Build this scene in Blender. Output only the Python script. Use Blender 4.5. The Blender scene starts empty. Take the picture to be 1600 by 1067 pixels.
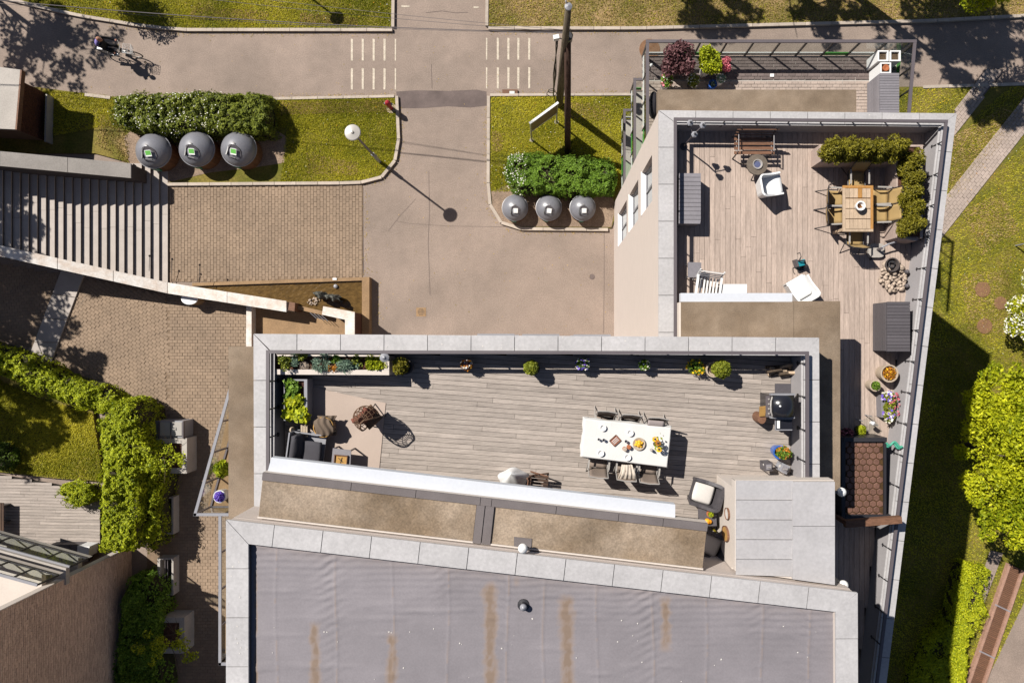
import bpy, math, random
import numpy as np
from mathutils import Vector, Matrix

random.seed(7); RNG = np.random.default_rng(7)
SC = bpy.context.scene
COL = SC.collection

# ------------------------------------------------------------------ camera, sky, sun, exposure
H_CAM = 30.0; NX, NY, S0 = 855.0, 533.0, 36.0      # drone height, nadir in the photograph, pixels per metre on the ground
cam = bpy.data.cameras.new('camera'); camo = bpy.data.objects.new('camera', cam); COL.objects.link(camo)
camo.location = (0, 0, H_CAM); camo.rotation_euler = (0, 0, 0)
cam.sensor_width = 36; cam.lens = S0 * H_CAM / 1600 * 36
cam.shift_x = -(NX - 800) / 1600; cam.shift_y = -(533.0 - NY) / 1600
cam.clip_start = .1; cam.clip_end = 1200
SC.camera = camo

SUNX, SUNY = 775 / 1080, -585 / 1080                # shadow of a point 1 m up, in metres
SUN_EL = math.atan2(1, math.hypot(SUNX, SUNY)); SUN_AZ = math.atan2(-SUNX, -SUNY)
w = bpy.data.worlds.new('World'); SC.world = w; w.use_nodes = True
nt = w.node_tree; nt.nodes.clear()
sky = nt.nodes.new('ShaderNodeTexSky'); sky.sky_type = 'NISHITA'; sky.sun_disc = False
sky.sun_elevation = SUN_EL; sky.sun_rotation = SUN_AZ; sky.altitude = 50; sky.air_density = .7; sky.dust_density = .5
bg = nt.nodes.new('ShaderNodeBackground'); bg.inputs['Strength'].default_value = .05
wo = nt.nodes.new('ShaderNodeOutputWorld')
nt.links.new(sky.outputs[0], bg.inputs[0]); nt.links.new(bg.outputs[0], wo.inputs[0])
sl = bpy.data.lights.new('sun', 'SUN'); sl.energy = 5.0; sl.angle = math.radians(.5); sl.color = (1, .95, .87)
so = bpy.data.objects.new('sun', sl); COL.objects.link(so)
so.rotation_euler = Vector((SUNX, SUNY, -1)).to_track_quat('-Z', 'Y').to_euler()
so.location = (-20, 15, 40)
SC.view_settings.view_transform = 'Standard'; SC.view_settings.look = 'None'
SC.view_settings.exposure = .72; SC.view_settings.gamma = 1; SC.view_settings.use_curve_mapping = False
SC.cycles.max_bounces = 6; SC.cycles.transparent_max_bounces = 12
SC.cycles.caustics_reflective = False; SC.cycles.caustics_refractive = False

# ------------------------------------------------------------------ helpers
def K(z): return 1 - z / H_CAM
def P(px, py, z=0): k = K(z); return Vector(((px - NX) / S0 * k, (NY - py) / S0 * k, z))
def PX(pts, z=0): return [tuple(P(x, y, z)[:2]) for x, y in pts]
def m_(px, z=0): return px / S0 * K(z)

ORG = {}
def tag(o, label=None, cat=None, group=None, kind=None):
    if label: o['label'] = label
    if cat: o['category'] = cat
    if group: o['group'] = group
    if kind: o['kind'] = kind
    return o
def thing(name, label, cat, loc=(0, 0, 0), group=None):
    o = bpy.data.objects.new(name, None); o.empty_display_size = .2; COL.objects.link(o)
    o.location = loc; ORG[o.name] = Vector(loc)
    return tag(o, label, cat, group)
def struct(name, loc=(0, 0, 0)):
    o = bpy.data.objects.new(name, None); COL.objects.link(o); o.location = loc; ORG[o.name] = Vector(loc)
    o['kind'] = 'structure'; return o
KIDS = {}
def adopt(o, parent):
    o.parent = parent; ORG[o.name] = ORG[parent.name]; KIDS.setdefault(parent.name, []).append(o)
def copy_tree(o, parent=None):
    c = o.copy(); COL.objects.link(c); ORG[c.name] = ORG[o.name]
    if parent: c.parent = parent; KIDS.setdefault(parent.name, []).append(c)
    for ch in KIDS.get(o.name, []): copy_tree(ch, c)
    return c
def place(o, loc, rz=0, s=None, label=None):
    o.location = loc; o.rotation_euler = (0, 0, rz)
    if s: o.scale = (s, s, s) if not hasattr(s, '__len__') else s
    if label: o['label'] = label
    return o

class MB:
    def __init__(s): s.v = []; s.f = []; s.m = []; s.tint = []
    def add(s, vs, fs, mi=0, tint=.5):
        o = len(s.v); s.v += [tuple(v) for v in vs]; s.f += [tuple(i + o for i in f) for f in fs]
        s.m += [mi] * len(fs); s.tint += [tint] * len(fs); return s
    def box(s, c, d, rz=0, rx=0, ry=0, mi=0, tint=.5):
        M = Matrix.Rotation(rz, 3, 'Z') @ Matrix.Rotation(ry, 3, 'Y') @ Matrix.Rotation(rx, 3, 'X'); c = Vector(c)
        vs = [c + M @ Vector((x * d[0] / 2, y * d[1] / 2, z * d[2] / 2)) for z in (-1, 1) for x, y in ((-1, -1), (1, -1), (1, 1), (-1, 1))]
        return s.add(vs, [(3, 2, 1, 0), (4, 5, 6, 7), (0, 1, 5, 4), (1, 2, 6, 5), (2, 3, 7, 6), (3, 0, 4, 7)], mi, tint)
    def bx(s, x0, x1, y0, y1, z0, z1, mi=0, tint=.5):
        return s.box(((x0 + x1) / 2, (y0 + y1) / 2, (z0 + z1) / 2), (abs(x1 - x0), abs(y1 - y0), abs(z1 - z0)), mi=mi, tint=tint)
    def prism(s, poly, z0, z1, mi=0, tint=.5, cap=True):
        n = len(poly); a = sum(poly[i][0] * poly[(i + 1) % n][1] - poly[(i + 1) % n][0] * poly[i][1] for i in range(n))
        zt = list(z1) if hasattr(z1, '__len__') else [z1] * n; zb = list(z0) if hasattr(z0, '__len__') else [z0] * n
        poly = list(poly)
        if a < 0: poly = poly[::-1]; zt = zt[::-1]; zb = zb[::-1]
        vs = [(p[0], p[1], zb[i]) for i, p in enumerate(poly)] + [(p[0], p[1], zt[i]) for i, p in enumerate(poly)]
        fs = [(i, (i + 1) % n, n + (i + 1) % n, n + i) for i in range(n)]
        if cap: fs += [tuple(range(n, 2 * n)), tuple(range(n - 1, -1, -1))]
        return s.add(vs, fs, mi, tint)
    def sheet(s, poly, z, mi=0):
        n = len(poly); a = sum(poly[i][0] * poly[(i + 1) % n][1] - poly[(i + 1) % n][0] * poly[i][1] for i in range(n))
        if a < 0: poly = poly[::-1]
        return s.add([(p[0], p[1], z) for p in poly], [tuple(range(n))], mi)
    def tube(s, pts, r, n=6, mi=0, cap=True, tint=.5):
        pts = [Vector(p) for p in pts]; rs = r if hasattr(r, '__len__') else [r] * len(pts); rings = []
        up = Vector((0, 0, 1)); vs = []; u = None
        for i, p in enumerate(pts):
            d = (pts[min(i + 1, len(pts) - 1)] - pts[max(i - 1, 0)])
            d = d.normalized() if d.length > 1e-9 else Vector((0, 0, 1))
            if u is None:
                u = d.cross(up) if abs(d.dot(up)) < .95 else d.cross(Vector((1, 0, 0)))
            else: u = u - d * u.dot(d)
            u.normalize(); v = d.cross(u)
            vs += [p + (u * math.cos(2 * math.pi * j / n) + v * math.sin(2 * math.pi * j / n)) * rs[i] for j in range(n)]
        fs = [(i * n + j, i * n + (j + 1) % n, (i + 1) * n + (j + 1) % n, (i + 1) * n + j) for i in range(len(pts) - 1) for j in range(n)]
        if cap: fs += [tuple(range(n - 1, -1, -1)), tuple(range((len(pts) - 1) * n, len(pts) * n))]
        return s.add(vs, fs, mi, tint)
    def lathe(s, prof, c=(0, 0, 0), n=16, mi=0, sx=1, sy=1):
        vs = [(c[0] + r * sx * math.cos(2 * math.pi * j / n), c[1] + r * sy * math.sin(2 * math.pi * j / n), c[2] + z) for r, z in prof for j in range(n)]
        fs = [(i * n + j, i * n + (j + 1) % n, (i + 1) * n + (j + 1) % n, (i + 1) * n + j) for i in range(len(prof) - 1) for j in range(n)]
        if prof[-1][0] > 1e-4: fs.append(tuple(range((len(prof) - 1) * n, len(prof) * n)))
        if prof[0][0] > 1e-4: fs.append(tuple(range(n - 1, -1, -1)))
        return s.add(vs, fs, mi)
    def grid(s, fn, nu, nv, mi=0, thick=0):
        vs = [Vector(fn(i / nu, j / nv)) for j in range(nv + 1) for i in range(nu + 1)]
        q = [(j * (nu + 1) + i, j * (nu + 1) + i + 1, (j + 1) * (nu + 1) + i + 1, (j + 1) * (nu + 1) + i) for j in range(nv) for i in range(nu)]
        if not thick: return s.add(vs, q, mi)
        nrm = [Vector((0, 0, 0)) for _ in vs]
        for f in q:
            nn = (vs[f[1]] - vs[f[0]]).cross(vs[f[3]] - vs[f[0]])
            for i in f: nrm[i] += nn
        m = len(vs); v2 = [v - n.normalized() * thick if n.length else v for v, n in zip(vs, nrm)]
        fs = q + [tuple(i + m for i in f[::-1]) for f in q]
        b = [i for i in range(nu + 1)] + [(j) * (nu + 1) + nu for j in range(1, nv + 1)] + [nv * (nu + 1) + i for i in range(nu - 1, -1, -1)] + [j * (nu + 1) for j in range(nv - 1, 0, -1)]
        fs += [(b[i], b[i] + m, b[(i + 1) % len(b)] + m, b[(i + 1) % len(b)]) for i in range(len(b))]
        return s.add(vs + v2, fs, mi)
    def build(s, name, mats, parent=None, smooth=False, kind=None, label=None, cat=None, group=None, tint=False, origin=None):
        me = bpy.data.meshes.new(name)
        off = ORG[parent.name] if parent else None
        if off is None:
            if origin is None:
                a = np.array(s.v); mn, mx = a.min(0), a.max(0); off = Vector(((mn[0] + mx[0]) / 2, (mn[1] + mx[1]) / 2, mn[2]))
            else: off = Vector(origin)
        me.from_pydata([(v[0] - off[0], v[1] - off[1], v[2] - off[2]) for v in s.v], [], s.f)
        if not isinstance(mats, (list, tuple)): mats = [mats]
        for mm in mats: me.materials.append(mm)
        if len(mats) > 1: me.polygons.foreach_set('material_index', s.m)
        if smooth: me.polygons.foreach_set('use_smooth', [True] * len(s.f))
        if tint:
            at = me.attributes.new('tint', 'FLOAT', 'FACE'); at.data.foreach_set('value', s.tint)
        me.update()
        o = bpy.data.objects.new(name, me); COL.objects.link(o)
        if parent: adopt(o, parent)
        else: o.location = off; ORG[o.name] = off
        return tag(o, label, cat, group, kind)

def np_mesh(name, V, F, mat, parent=None, tint=None, smooth=False, kind=None, label=None, cat=None, group=None):
    """V (n,3) float, F (m,4) or (m,3) int"""
    if parent: off = np.array(ORG[parent.name])
    else: off = np.array([(V[:, 0].min() + V[:, 0].max()) / 2, (V[:, 1].min() + V[:, 1].max()) / 2, V[:, 2].min()])
    me = bpy.data.meshes.new(name); n = len(V); m, q = F.shape
    me.vertices.add(n); me.vertices.foreach_set('co', (V - off).astype(np.float32).ravel())
    me.loops.add(m * q); me.loops.foreach_set('vertex_index', F.astype(np.int32).ravel())
    me.polygons.add(m); me.polygons.foreach_set('loop_start', np.arange(0, m * q, q, dtype=np.int32))
    me.polygons.foreach_set('use_smooth', np.full(m, bool(smooth)))
    me.materials.append(mat)
    if tint is not None:
        at = me.attributes.new('tint', 'FLOAT', 'FACE' if len(tint) == m else 'POINT'); at.data.foreach_set('value', np.asarray(tint, dtype=np.float32))
    me.update(calc_edges=True); me.validate()
    o = bpy.data.objects.new(name, me); COL.objects.link(o)
    if parent: adopt(o, parent)
    else: o.location = off; ORG[o.name] = Vector(off)
    return tag(o, label, cat, group, kind)

# ------------------------------------------------------------------ materials
def lin(c): c = c / 255; return c / 12.92 if c <= .04045 else ((c + .055) / 1.055) ** 2.4
GAIN = 1.85
def alb(r, g, b): return tuple(min(.82, lin(x) / GAIN) for x in (r, g, b))
def mat(name, col, rough=.75, var=.18, scale=2., fine=.12, fscale=40., stretch=(1, 1, 1), bump=0., bscale=60., metal=0., rand=0., tint=0., col2=None, spec=.3, transl=0., rot=0., coat=0., blot=0., bls=.35):
    m = bpy.data.materials.new(name); m.use_nodes = True; t = m.node_tree; t.nodes.clear(); L = t.links.new
    out = t.nodes.new('ShaderNodeOutputMaterial'); b = t.nodes.new('ShaderNodeBsdfPrincipled')
    b.inputs['Roughness'].default_value = rough; b.inputs['Metallic'].default_value = metal; b.inputs['Specular IOR Level'].default_value = spec
    b.inputs['Coat Weight'].default_value = coat
    g = t.nodes.new('ShaderNodeNewGeometry'); mp = t.nodes.new('ShaderNodeMapping'); mp.inputs['Scale'].default_value = stretch
    mp.inputs['Rotation'].default_value = (0, 0, rot)
    L(g.outputs['Position'], mp.inputs['Vector'])
    def noise(sc, det, vec):
        n = t.nodes.new('ShaderNodeTexNoise'); n.inputs['Scale'].default_value = sc; n.inputs['Detail'].default_value = det
        n.inputs['Roughness'].default_value = .6; L(vec, n.inputs['Vector']); return n.outputs['Fac']
    def rng(v, a, bb, lo=.3, hi=.7):
        r = t.nodes.new('ShaderNodeMapRange'); r.inputs['From Min'].default_value = lo; r.inputs['From Max'].default_value = hi
        r.inputs['To Min'].default_value = a; r.inputs['To Max'].default_value = bb; L(v, r.inputs['Value']); return r.outputs['Result']
    def mul(c, f):
        x = t.nodes.new('ShaderNodeVectorMath'); x.operation = 'SCALE'; L(c, x.inputs[0]); L(f, x.inputs['Scale']); return x.outputs[0]
    n1 = noise(scale, 5, mp.outputs[0])
    if col2:
        mx = t.nodes.new('ShaderNodeMix'); mx.data_type = 'RGBA'; L(rng(n1, 0, 1, .38, .62), mx.inputs['Factor'])
        mx.inputs['A'].default_value = (*col, 1); mx.inputs['B'].default_value = (*col2, 1); c = mx.outputs['Result']
    else:
        rgb = t.nodes.new('ShaderNodeRGB'); rgb.outputs[0].default_value = (*col, 1); c = rgb.outputs[0]
        if var: c = mul(c, rng(n1, 1 - var, 1 + var))
    if blot: c = mul(c, rng(noise(bls, 6, g.outputs['Position']), 1 - blot, 1 + blot * .8, .34, .66)); c = mul(c, rng(noise(bls * 5, 7, g.outputs['Position']), 1 - blot * .6, 1 + blot * .4, .34, .66))
    if fine: c = mul(c, rng(noise(fscale, 3, mp.outputs[0]), 1 - fine, 1 + fine))
    if rand:
        oi = t.nodes.new('ShaderNodeObjectInfo'); c = mul(c, rng(oi.outputs['Random'], 1 - rand, 1 + rand, 0, 1))
    if tint:
        at = t.nodes.new('ShaderNodeAttribute'); at.attribute_name = 'tint'; c = mul(c, rng(at.outputs['Fac'], 1 - tint, 1 + tint, 0, 1))
    L(c, b.inputs['Base Color']); sh = b.outputs[0]
    if bump:
        bp = t.nodes.new('ShaderNodeBump'); bp.inputs['Strength'].default_value = bump; bp.inputs['Distance'].default_value = .02
        L(noise(bscale, 4, mp.outputs[0]), bp.inputs['Height']); L(bp.outputs[0], b.inputs['Normal'])
    if transl:
        tr = t.nodes.new('ShaderNodeBsdfTranslucent'); L(c, tr.inputs['Color']); ms = t.nodes.new('ShaderNodeMixShader'); ms.inputs[0].default_value = transl
        L(sh, ms.inputs[1]); L(tr.outputs[0], ms.inputs[2]); sh = ms.outputs[0]
    L(sh, out.inputs['Surface']); return m
def leafmat(name, a, b, transl=.3):
    """leaf colours run from a to b by leaf; translucent"""
    a = tuple(min(.8, x * 1.7) for x in a); b = tuple(min(.8, x * 1.9) for x in b)
    m = bpy.data.materials.new(name); m.use_nodes = True; t = m.node_tree; t.nodes.clear(); L = t.links.new
    out = t.nodes.new('ShaderNodeOutputMaterial'); d = t.nodes.new('ShaderNodeBsdfPrincipled'); d.inputs['Roughness'].default_value = .55; d.inputs['Specular IOR Level'].default_value = .25
    at = t.nodes.new('ShaderNodeAttribute'); at.attribute_name = 'tint'
    mx = t.nodes.new('ShaderNodeMix'); mx.data_type = 'RGBA'; L(at.outputs['Fac'], mx.inputs['Factor'])
    mx.inputs['A'].default_value = (*a, 1); mx.inputs['B'].default_value = (*b, 1)
    L(mx.outputs['Result'], d.inputs['Base Color']); tr = t.nodes.new('ShaderNodeBsdfTranslucent'); L(mx.outputs['Result'], tr.inputs['Color'])
    ms = t.nodes.new('ShaderNodeMixShader'); ms.inputs[0].default_value = transl; L(d.outputs[0], ms.inputs[1]); L(tr.outputs[0], ms.inputs[2]); L(ms.outputs[0], out.inputs['Surface'])
    return m
def glassmat(name, tintc, gl=.12):
    m = bpy.data.materials.new(name); m.use_nodes = True; t = m.node_tree; t.nodes.clear(); L = t.links.new
    out = t.nodes.new('ShaderNodeOutputMaterial'); a = t.nodes.new('ShaderNodeBsdfTransparent'); a.inputs[0].default_value = (*tintc, 1)
    g = t.nodes.new('ShaderNodeBsdfGlossy'); g.inputs['Roughness'].default_value = .03
    fr = t.nodes.new('ShaderNodeLayerWeight'); fr.inputs[0].default_value = .5; pw = t.nodes.new('ShaderNodeMath'); pw.operation = 'POWER'; pw.inputs[1].default_value = 4; ml = t.nodes.new('ShaderNodeMath'); ml.operation = 'MULTIPLY_ADD'; ml.inputs[1].default_value = .5; ml.inputs[2].default_value = .03
    L(fr.outputs['Facing'], pw.inputs[0]); L(pw.outputs[0], ml.inputs[0]); ms = t.nodes.new('ShaderNodeMixShader'); L(ml.outputs[0], ms.inputs[0]); L(a.outputs[0], ms.inputs[1]); L(g.outputs[0], ms.inputs[2]); L(ms.outputs[0], out.inputs['Surface'])
    return m

MT = {}
MT['asphalt'] = mat('asphalt', alb(176, 157, 144), .9, .13, .32, .2, 22, blot=.10, bls=.5, col2=alb(163, 146, 134), bump=.25, bscale=90)
MT['asphalt_new'] = mat('asphalt_patch', alb(122, 108, 104), .9, .2, 1.6, .2, 40, bump=.25, bscale=90)
MT['soil'] = mat('soil', (.075, .05, .03), .95, .4, 3, .4, 25, bump=.6, bscale=30)
MT['mulch'] = mat('mulch', (.075, .032, .02), .95, .5, 9, .5, 45, bump=.9, bscale=40)
MT['turf'] = mat('turf', alb(112, 112, 36), .95, .3, .9, .35, 14, col2=alb(146, 130, 62), bump=.6, bscale=50)
MT['turf_dry'] = mat('dry_turf', alb(182, 152, 108), .95, .3, .7, .35, 14, col2=alb(118, 112, 48), bump=.6, bscale=50)
MT['gravel'] = mat('gravel', alb(168, 145, 125), .95, .2, 3, .45, 30, bump=.8, bscale=60)
MT['kerb'] = mat('kerb_granite', alb(208, 193, 178), .8, .12, 4, .18, 60, rand=.10, bump=.2)
MT['paint'] = mat('road_paint', alb(226, 212, 192), .7, .2, 7, .25, 24)
MT['paver'] = mat('paver', alb(174, 150, 127), .85, .13, .5, .12, 30, col2=alb(162, 140, 119), tint=.08, blot=.08, bump=.2)
MT['paver_grey'] = mat('grey_paver', alb(196, 178, 166), .85, .1, 1, .12, 30, tint=.07, blot=.08)
MT['paver_dark'] = mat('dark_paver', alb(132, 118, 114), .85, .1, 1, .12, 30, tint=.14)
MT['joint'] = mat('joint_sand', alb(146, 124, 103), .95, .2, 3, .2, 40)
MT['conc'] = mat('concrete', alb(200, 192, 184), .85, .12, 1.2, .12, 20, bump=.15)
MT['conc_warm'] = mat('warm_concrete', alb(172, 140, 105), .85, .18, 1.5, .15, 20, bump=.15)
MT['conc_wall'] = mat('painted_wall_top', alb(255, 250, 244), .8, .12, 2.2, .12, 12, col2=alb(238, 222, 208))
MT['step'] = mat('stair_stone', alb(205, 194, 186), .85, .08, 2, .1, 30, rand=.05)
MT['coping'] = mat('coping_slab', alb(208, 205, 206), .6, .08, .9, .08, 16, blot=.05, bls=1.6, rand=.035, spec=.4)
MT['shade_core'] = mat('twigs_painted_shade', (.030, .026, .012), .95, .3, 6, .3, 30)  # hedge core: twig brown darkened to paint shade into the leaf gaps
MT['beam'] = mat('pinkish_beam', alb(190, 150, 130), .8, .15, 3, .2, 15, stretch=(1, 1, 1))
MT['riser'] = mat('riser_painted_shade', alb(92, 84, 82), .9, .1, 2, .1, 30)  # grey darkened to paint shade on the risers and the upper stair wall
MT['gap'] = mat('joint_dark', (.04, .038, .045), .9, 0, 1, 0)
MT['facade'] = mat('facade_render', alb(236, 222, 213), .85, .04, .8, .06, 30, stretch=(1, 3, 12), bump=.12, bscale=18)
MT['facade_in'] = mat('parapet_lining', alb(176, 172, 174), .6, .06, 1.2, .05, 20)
MT['cornice'] = mat('white_cornice', alb(233, 237, 246), .6, .03, 1, .03, 15)
MT['wallwhite'] = mat('white_plaster', alb(238, 226, 216), .8, .04, 1.5, .04, 15)
MT['felt'] = mat('roof_felt', alb(164, 145, 125), .95, .25, .9, .2, 40, blot=.16, bls=.8, col2=alb(142, 123, 103), bump=.35, bscale=70)
MT['felt_dry'] = mat('dry_moss_felt', alb(186, 167, 147), .95, .25, .55, .24, 26, blot=.22, bls=.7, col2=alb(154, 133, 110), bump=.35, bscale=70)
MT['felt_grey'] = mat('grey_felt', alb(128, 120, 120), .9, .12, 2, .15, 60, bump=.2)
MT['deck_grey'] = mat('weathered_deck', alb(186, 174, 165), .8, .19, 1.1, .17, 7, stretch=(1.2, 14, 4), rand=.13, bump=.15, bscale=8, rot=.078)
MT['deck_warm'] = mat('weathered_warm_deck', alb(202, 182, 169), .8, .19, 1.1, .17, 7, stretch=(14, 1.2, 4), rand=.085, bump=.15, bscale=8)
MT['under'] = mat('deck_underlay', (.02, .016, .013), .95, 0, 1, 0)
MT['metal_dark'] = mat('dark_grey_metal', alb(112, 104, 108), .45, .06, 2, .05, 30, spec=.5)
MT['metal_black'] = mat('black_metal', (.022, .021, .024), .4, .1, 3, .05, 30, spec=.5)
MT['metal_grey'] = mat('grey_metal', alb(165, 165, 172), .4, .06, 3, .05, 30, spec=.5)
MT['alu'] = mat('aluminium', alb(190, 184, 178), .35, .05, 3, .04, 30, spec=.5)
MT['white'] = mat('white_plastic', (.60, .60, .60), .45, .02, 2, .02, 20)
MT['white_wood'] = mat('white_painted_wood', (.56, .56, .56), .6, .04, 3, .05, 20)
MT['cloth_white'] = mat('white_cloth', (.50, .49, .475), .9, .02, 3, .03, 40)
MT['roofmetal'] = mat('zinc_roof', alb(206, 203, 205), .5, .08, 1.2, .07, 14, rand=.05, spec=.4)
MT['wood_orange'] = mat('oiled_wood', alb(205, 150, 84), .6, .2, 2, .2, 12, stretch=(10, 1, 4))
MT['wood_pale'] = mat('worn_wood', alb(214, 188, 160), .7, .12, 2, .2, 10, stretch=(12, 1.5, 4), rand=.1)
MT['wood_brown'] = mat('brown_wood', alb(136, 98, 76), .7, .25, 3, .25, 15, stretch=(2, 8, 2), rand=.12)
MT['wood_dark'] = mat('dark_wood', (.05, .028, .018), .7, .25, 3, .25, 15)
MT['box_grey'] = mat('grey_box', alb(150, 146, 152), .6, .07, 2, .08, 20, rand=.08)
MT['box_dark'] = mat('dark_grey_box', alb(104, 99, 103), .6, .07, 2, .08, 20, rand=.1)
MT['sling'] = mat('beige_sling', alb(190, 160, 108), .8, .05, 3, .1, 90)
MT['sling_taupe'] = mat('taupe_sling', alb(150, 134, 122), .8, .06, 3, .1, 90)
MT['rattan'] = mat('rattan', alb(128, 98, 76), .7, .15, 8, .2, 40)
MT['rattan_black'] = mat('dark_rattan', alb(88, 84, 88), .6, .15, 8, .25, 60)
MT['cushion_grey'] = mat('charcoal_fabric', alb(84, 82, 88), .95, .08, 4, .15, 90)
MT['cushion_white'] = mat('white_cushion', alb(240, 234, 228), .95, .04, 4, .05, 60)
MT['cushion_rust'] = mat('rust_cushion', alb(140, 84, 70), .95, .1, 4, .1, 60)
MT['blanket'] = mat('taupe_blanket', alb(124, 108, 94), .95, .12, 5, .12, 60)
MT['rug'] = mat('beige_rug', alb(207, 188, 175), .95, .06, 1.2, .08, 60)
MT['pot_conc'] = mat('pale_pot', alb(205, 186, 164), .8, .08, 4, .1, 30)
MT['pot_dark'] = mat('dark_pot', alb(92, 84, 82), .7, .1, 4, .1, 30)
MT['pot_blue'] = mat('blue_glazed_pot', (.03, .09, .32), .2, .2, 5, .1, 30, spec=.5)
MT['pot_white'] = mat('white_pot', (.62, .61, .6), .5, .05, 4, .05, 30)
MT['terracotta'] = mat('terracotta', alb(196, 118, 78), .8, .1, 5, .1, 30)
MT['dome'] = mat('bin_lid', alb(142, 142, 149), .36, .08, 3, .08, 20, rand=.07, spec=.5)
MT['bin_slat'] = mat('bin_slats', alb(128, 90, 62), .8, .2, 4, .2, 20, tint=.2)
MT['sticker_green'] = mat('green_sticker', (.12, .38, .07), .5, 0, 1, 0)
MT['sticker_white'] = mat('white_sticker', (.7, .7, .68), .5, 0, 1, 0)
MT['brick'] = mat('brown_brick', alb(248, 214, 190), .9, .08, .6, .14, 16, tint=.12, bump=.2)
MT['brick_red'] = mat('red_brick', alb(112, 70, 52), .9, .2, 2, .2, 20, tint=.16)
MT['mortar'] = mat('mortar', alb(150, 126, 108), .95, .1, 3, .1, 30)
MT['hex'] = mat('wet_brown_tile', alb(132, 98, 84), .4, .2, 3, .25, 30, rand=.12, spec=.4)
MT['hexmoss'] = mat('moss_joint', (.05, .026, .008), .95, .4, 8, .3, 40)
MT['water'] = mat('pond_water', (.085, .05, .016), .12, .35, 4, .3, 22, stretch=(1, 2.2, 1), spec=.3, bump=.12, bscale=16)
MT['rock'] = mat('rock', alb(112, 112, 104), .9, .4, 6, .3, 30, bump=.8, bscale=20)
MT['pebble'] = mat('pebble', alb(204, 184, 166), .8, .15, 5, .12, 40, rand=.22)
MT['skin'] = mat('skin', (.42, .2, .14), .6, .05, 8, .03, 30)
MT['violet'] = mat('violet_jacket', alb(150, 135, 205), .9, .1, 8, .08, 30)
MT['blackcloth'] = mat('black_clothes', (.012, .011, .014), .9, .1, 8, .1, 30)
MT['rubber'] = mat('rubber', (.014, .013, .013), .8, .1, 8, 0, 30)
MT['teal'] = mat('teal_plastic', alb(40, 150, 165), .4, .06, 8, .04, 30)
MT['mint'] = mat('mint_hose', alb(90, 190, 160), .5, .05, 8, .05, 30)
MT['red'] = mat('red_paint', (.28, .02, .03), .4, .1, 6, .05, 30)
MT['green_panel'] = mat('green_panel', (.06, .22, .05), .5, .05, 2, .03, 10)
MT['pale_panel'] = mat('pale_panel', (.5, .52, .5), .4, .05, 2, .03, 10)
MT['yellow'] = mat('lemon', (.62, .33, .02), .5, .1, 12, .05, 40)
MT['orange'] = mat('orange_peel', (.7, .27, .01), .5, .1, 12, .05, 40)
MT['bark'] = mat('bark', (.07, .05, .035), .95, .3, 6, .3, 30, stretch=(2, 2, .5), bump=.6)
MT['pole_wood'] = mat('creosote_pole', alb(80, 58, 48), .9, .25, 4, .25, 20, stretch=(6, 6, .6))
MT['pole_grey'] = mat('grey_pole', alb(118, 106, 88), .9, .25, 4, .25, 20, stretch=(6, 6, .6))
MT['cut_wood'] = mat('cut_wood', alb(206, 160, 92), .8, .15, 8, .15, 40)
MT['grill'] = mat('grill_black', (.012, .012, .016), .22, .1, 4, .05, 30, spec=.5)
MT['glass'] = glassmat('clear_glass', (.92, .94, .93))
MT['glass_green'] = glassmat('green_glass', (.80, .92, .82))
MT['window'] = mat('window_glass', (.02, .022, .026), .05, 0, 1, 0, spec=.6)
LF = {
 'hedge': leafmat('hedge_leaves', alb(56, 70, 18), alb(142, 150, 54)),
 'green': leafmat('green_leaves', alb(52, 78, 16), alb(126, 158, 52)),
 'lime': leafmat('lime_leaves', alb(104, 122, 10), alb(206, 206, 40), .4),
 'ivy': leafmat('ivy_leaves', alb(88, 106, 8), alb(188, 194, 42), .35),
 'conifer': leafmat('conifer_sprays', alb(80, 78, 16), alb(134, 126, 34), .2),
 'topiary': leafmat('topiary_leaves', alb(74, 88, 18), alb(142, 146, 44), .2),
 'purple': leafmat('purple_leaves', alb(62, 36, 40), alb(122, 84, 86), .2),
 'pink': leafmat('pink_blooms', alb(168, 74, 90), alb(226, 140, 150), .2),
 'white': leafmat('white_blooms', alb(214, 206, 180), alb(250, 246, 226), .2),
 'grass': leafmat('grass_blades', alb(110, 114, 12), alb(188, 178, 54), .35),
 'drygrass': leafmat('dry_grass_blades', alb(120, 108, 44), alb(176, 148, 102), .2),
 'blue': leafmat('blue_blooms', alb(70, 50, 160), alb(150, 120, 220), .2),
 'yellow': leafmat('yellow_blooms', alb(220, 150, 10), alb(250, 200, 40), .2),
 'orange': leafmat('orange_plants', alb(120, 88, 20), alb(190, 120, 40), .2),
 'sage': leafmat('grey_grass', alb(92, 116, 100), alb(150, 172, 150), .2),
 'bush': leafmat('dark_tree_leaves', alb(40, 60, 12), alb(96, 116, 34), .3),
}

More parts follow.
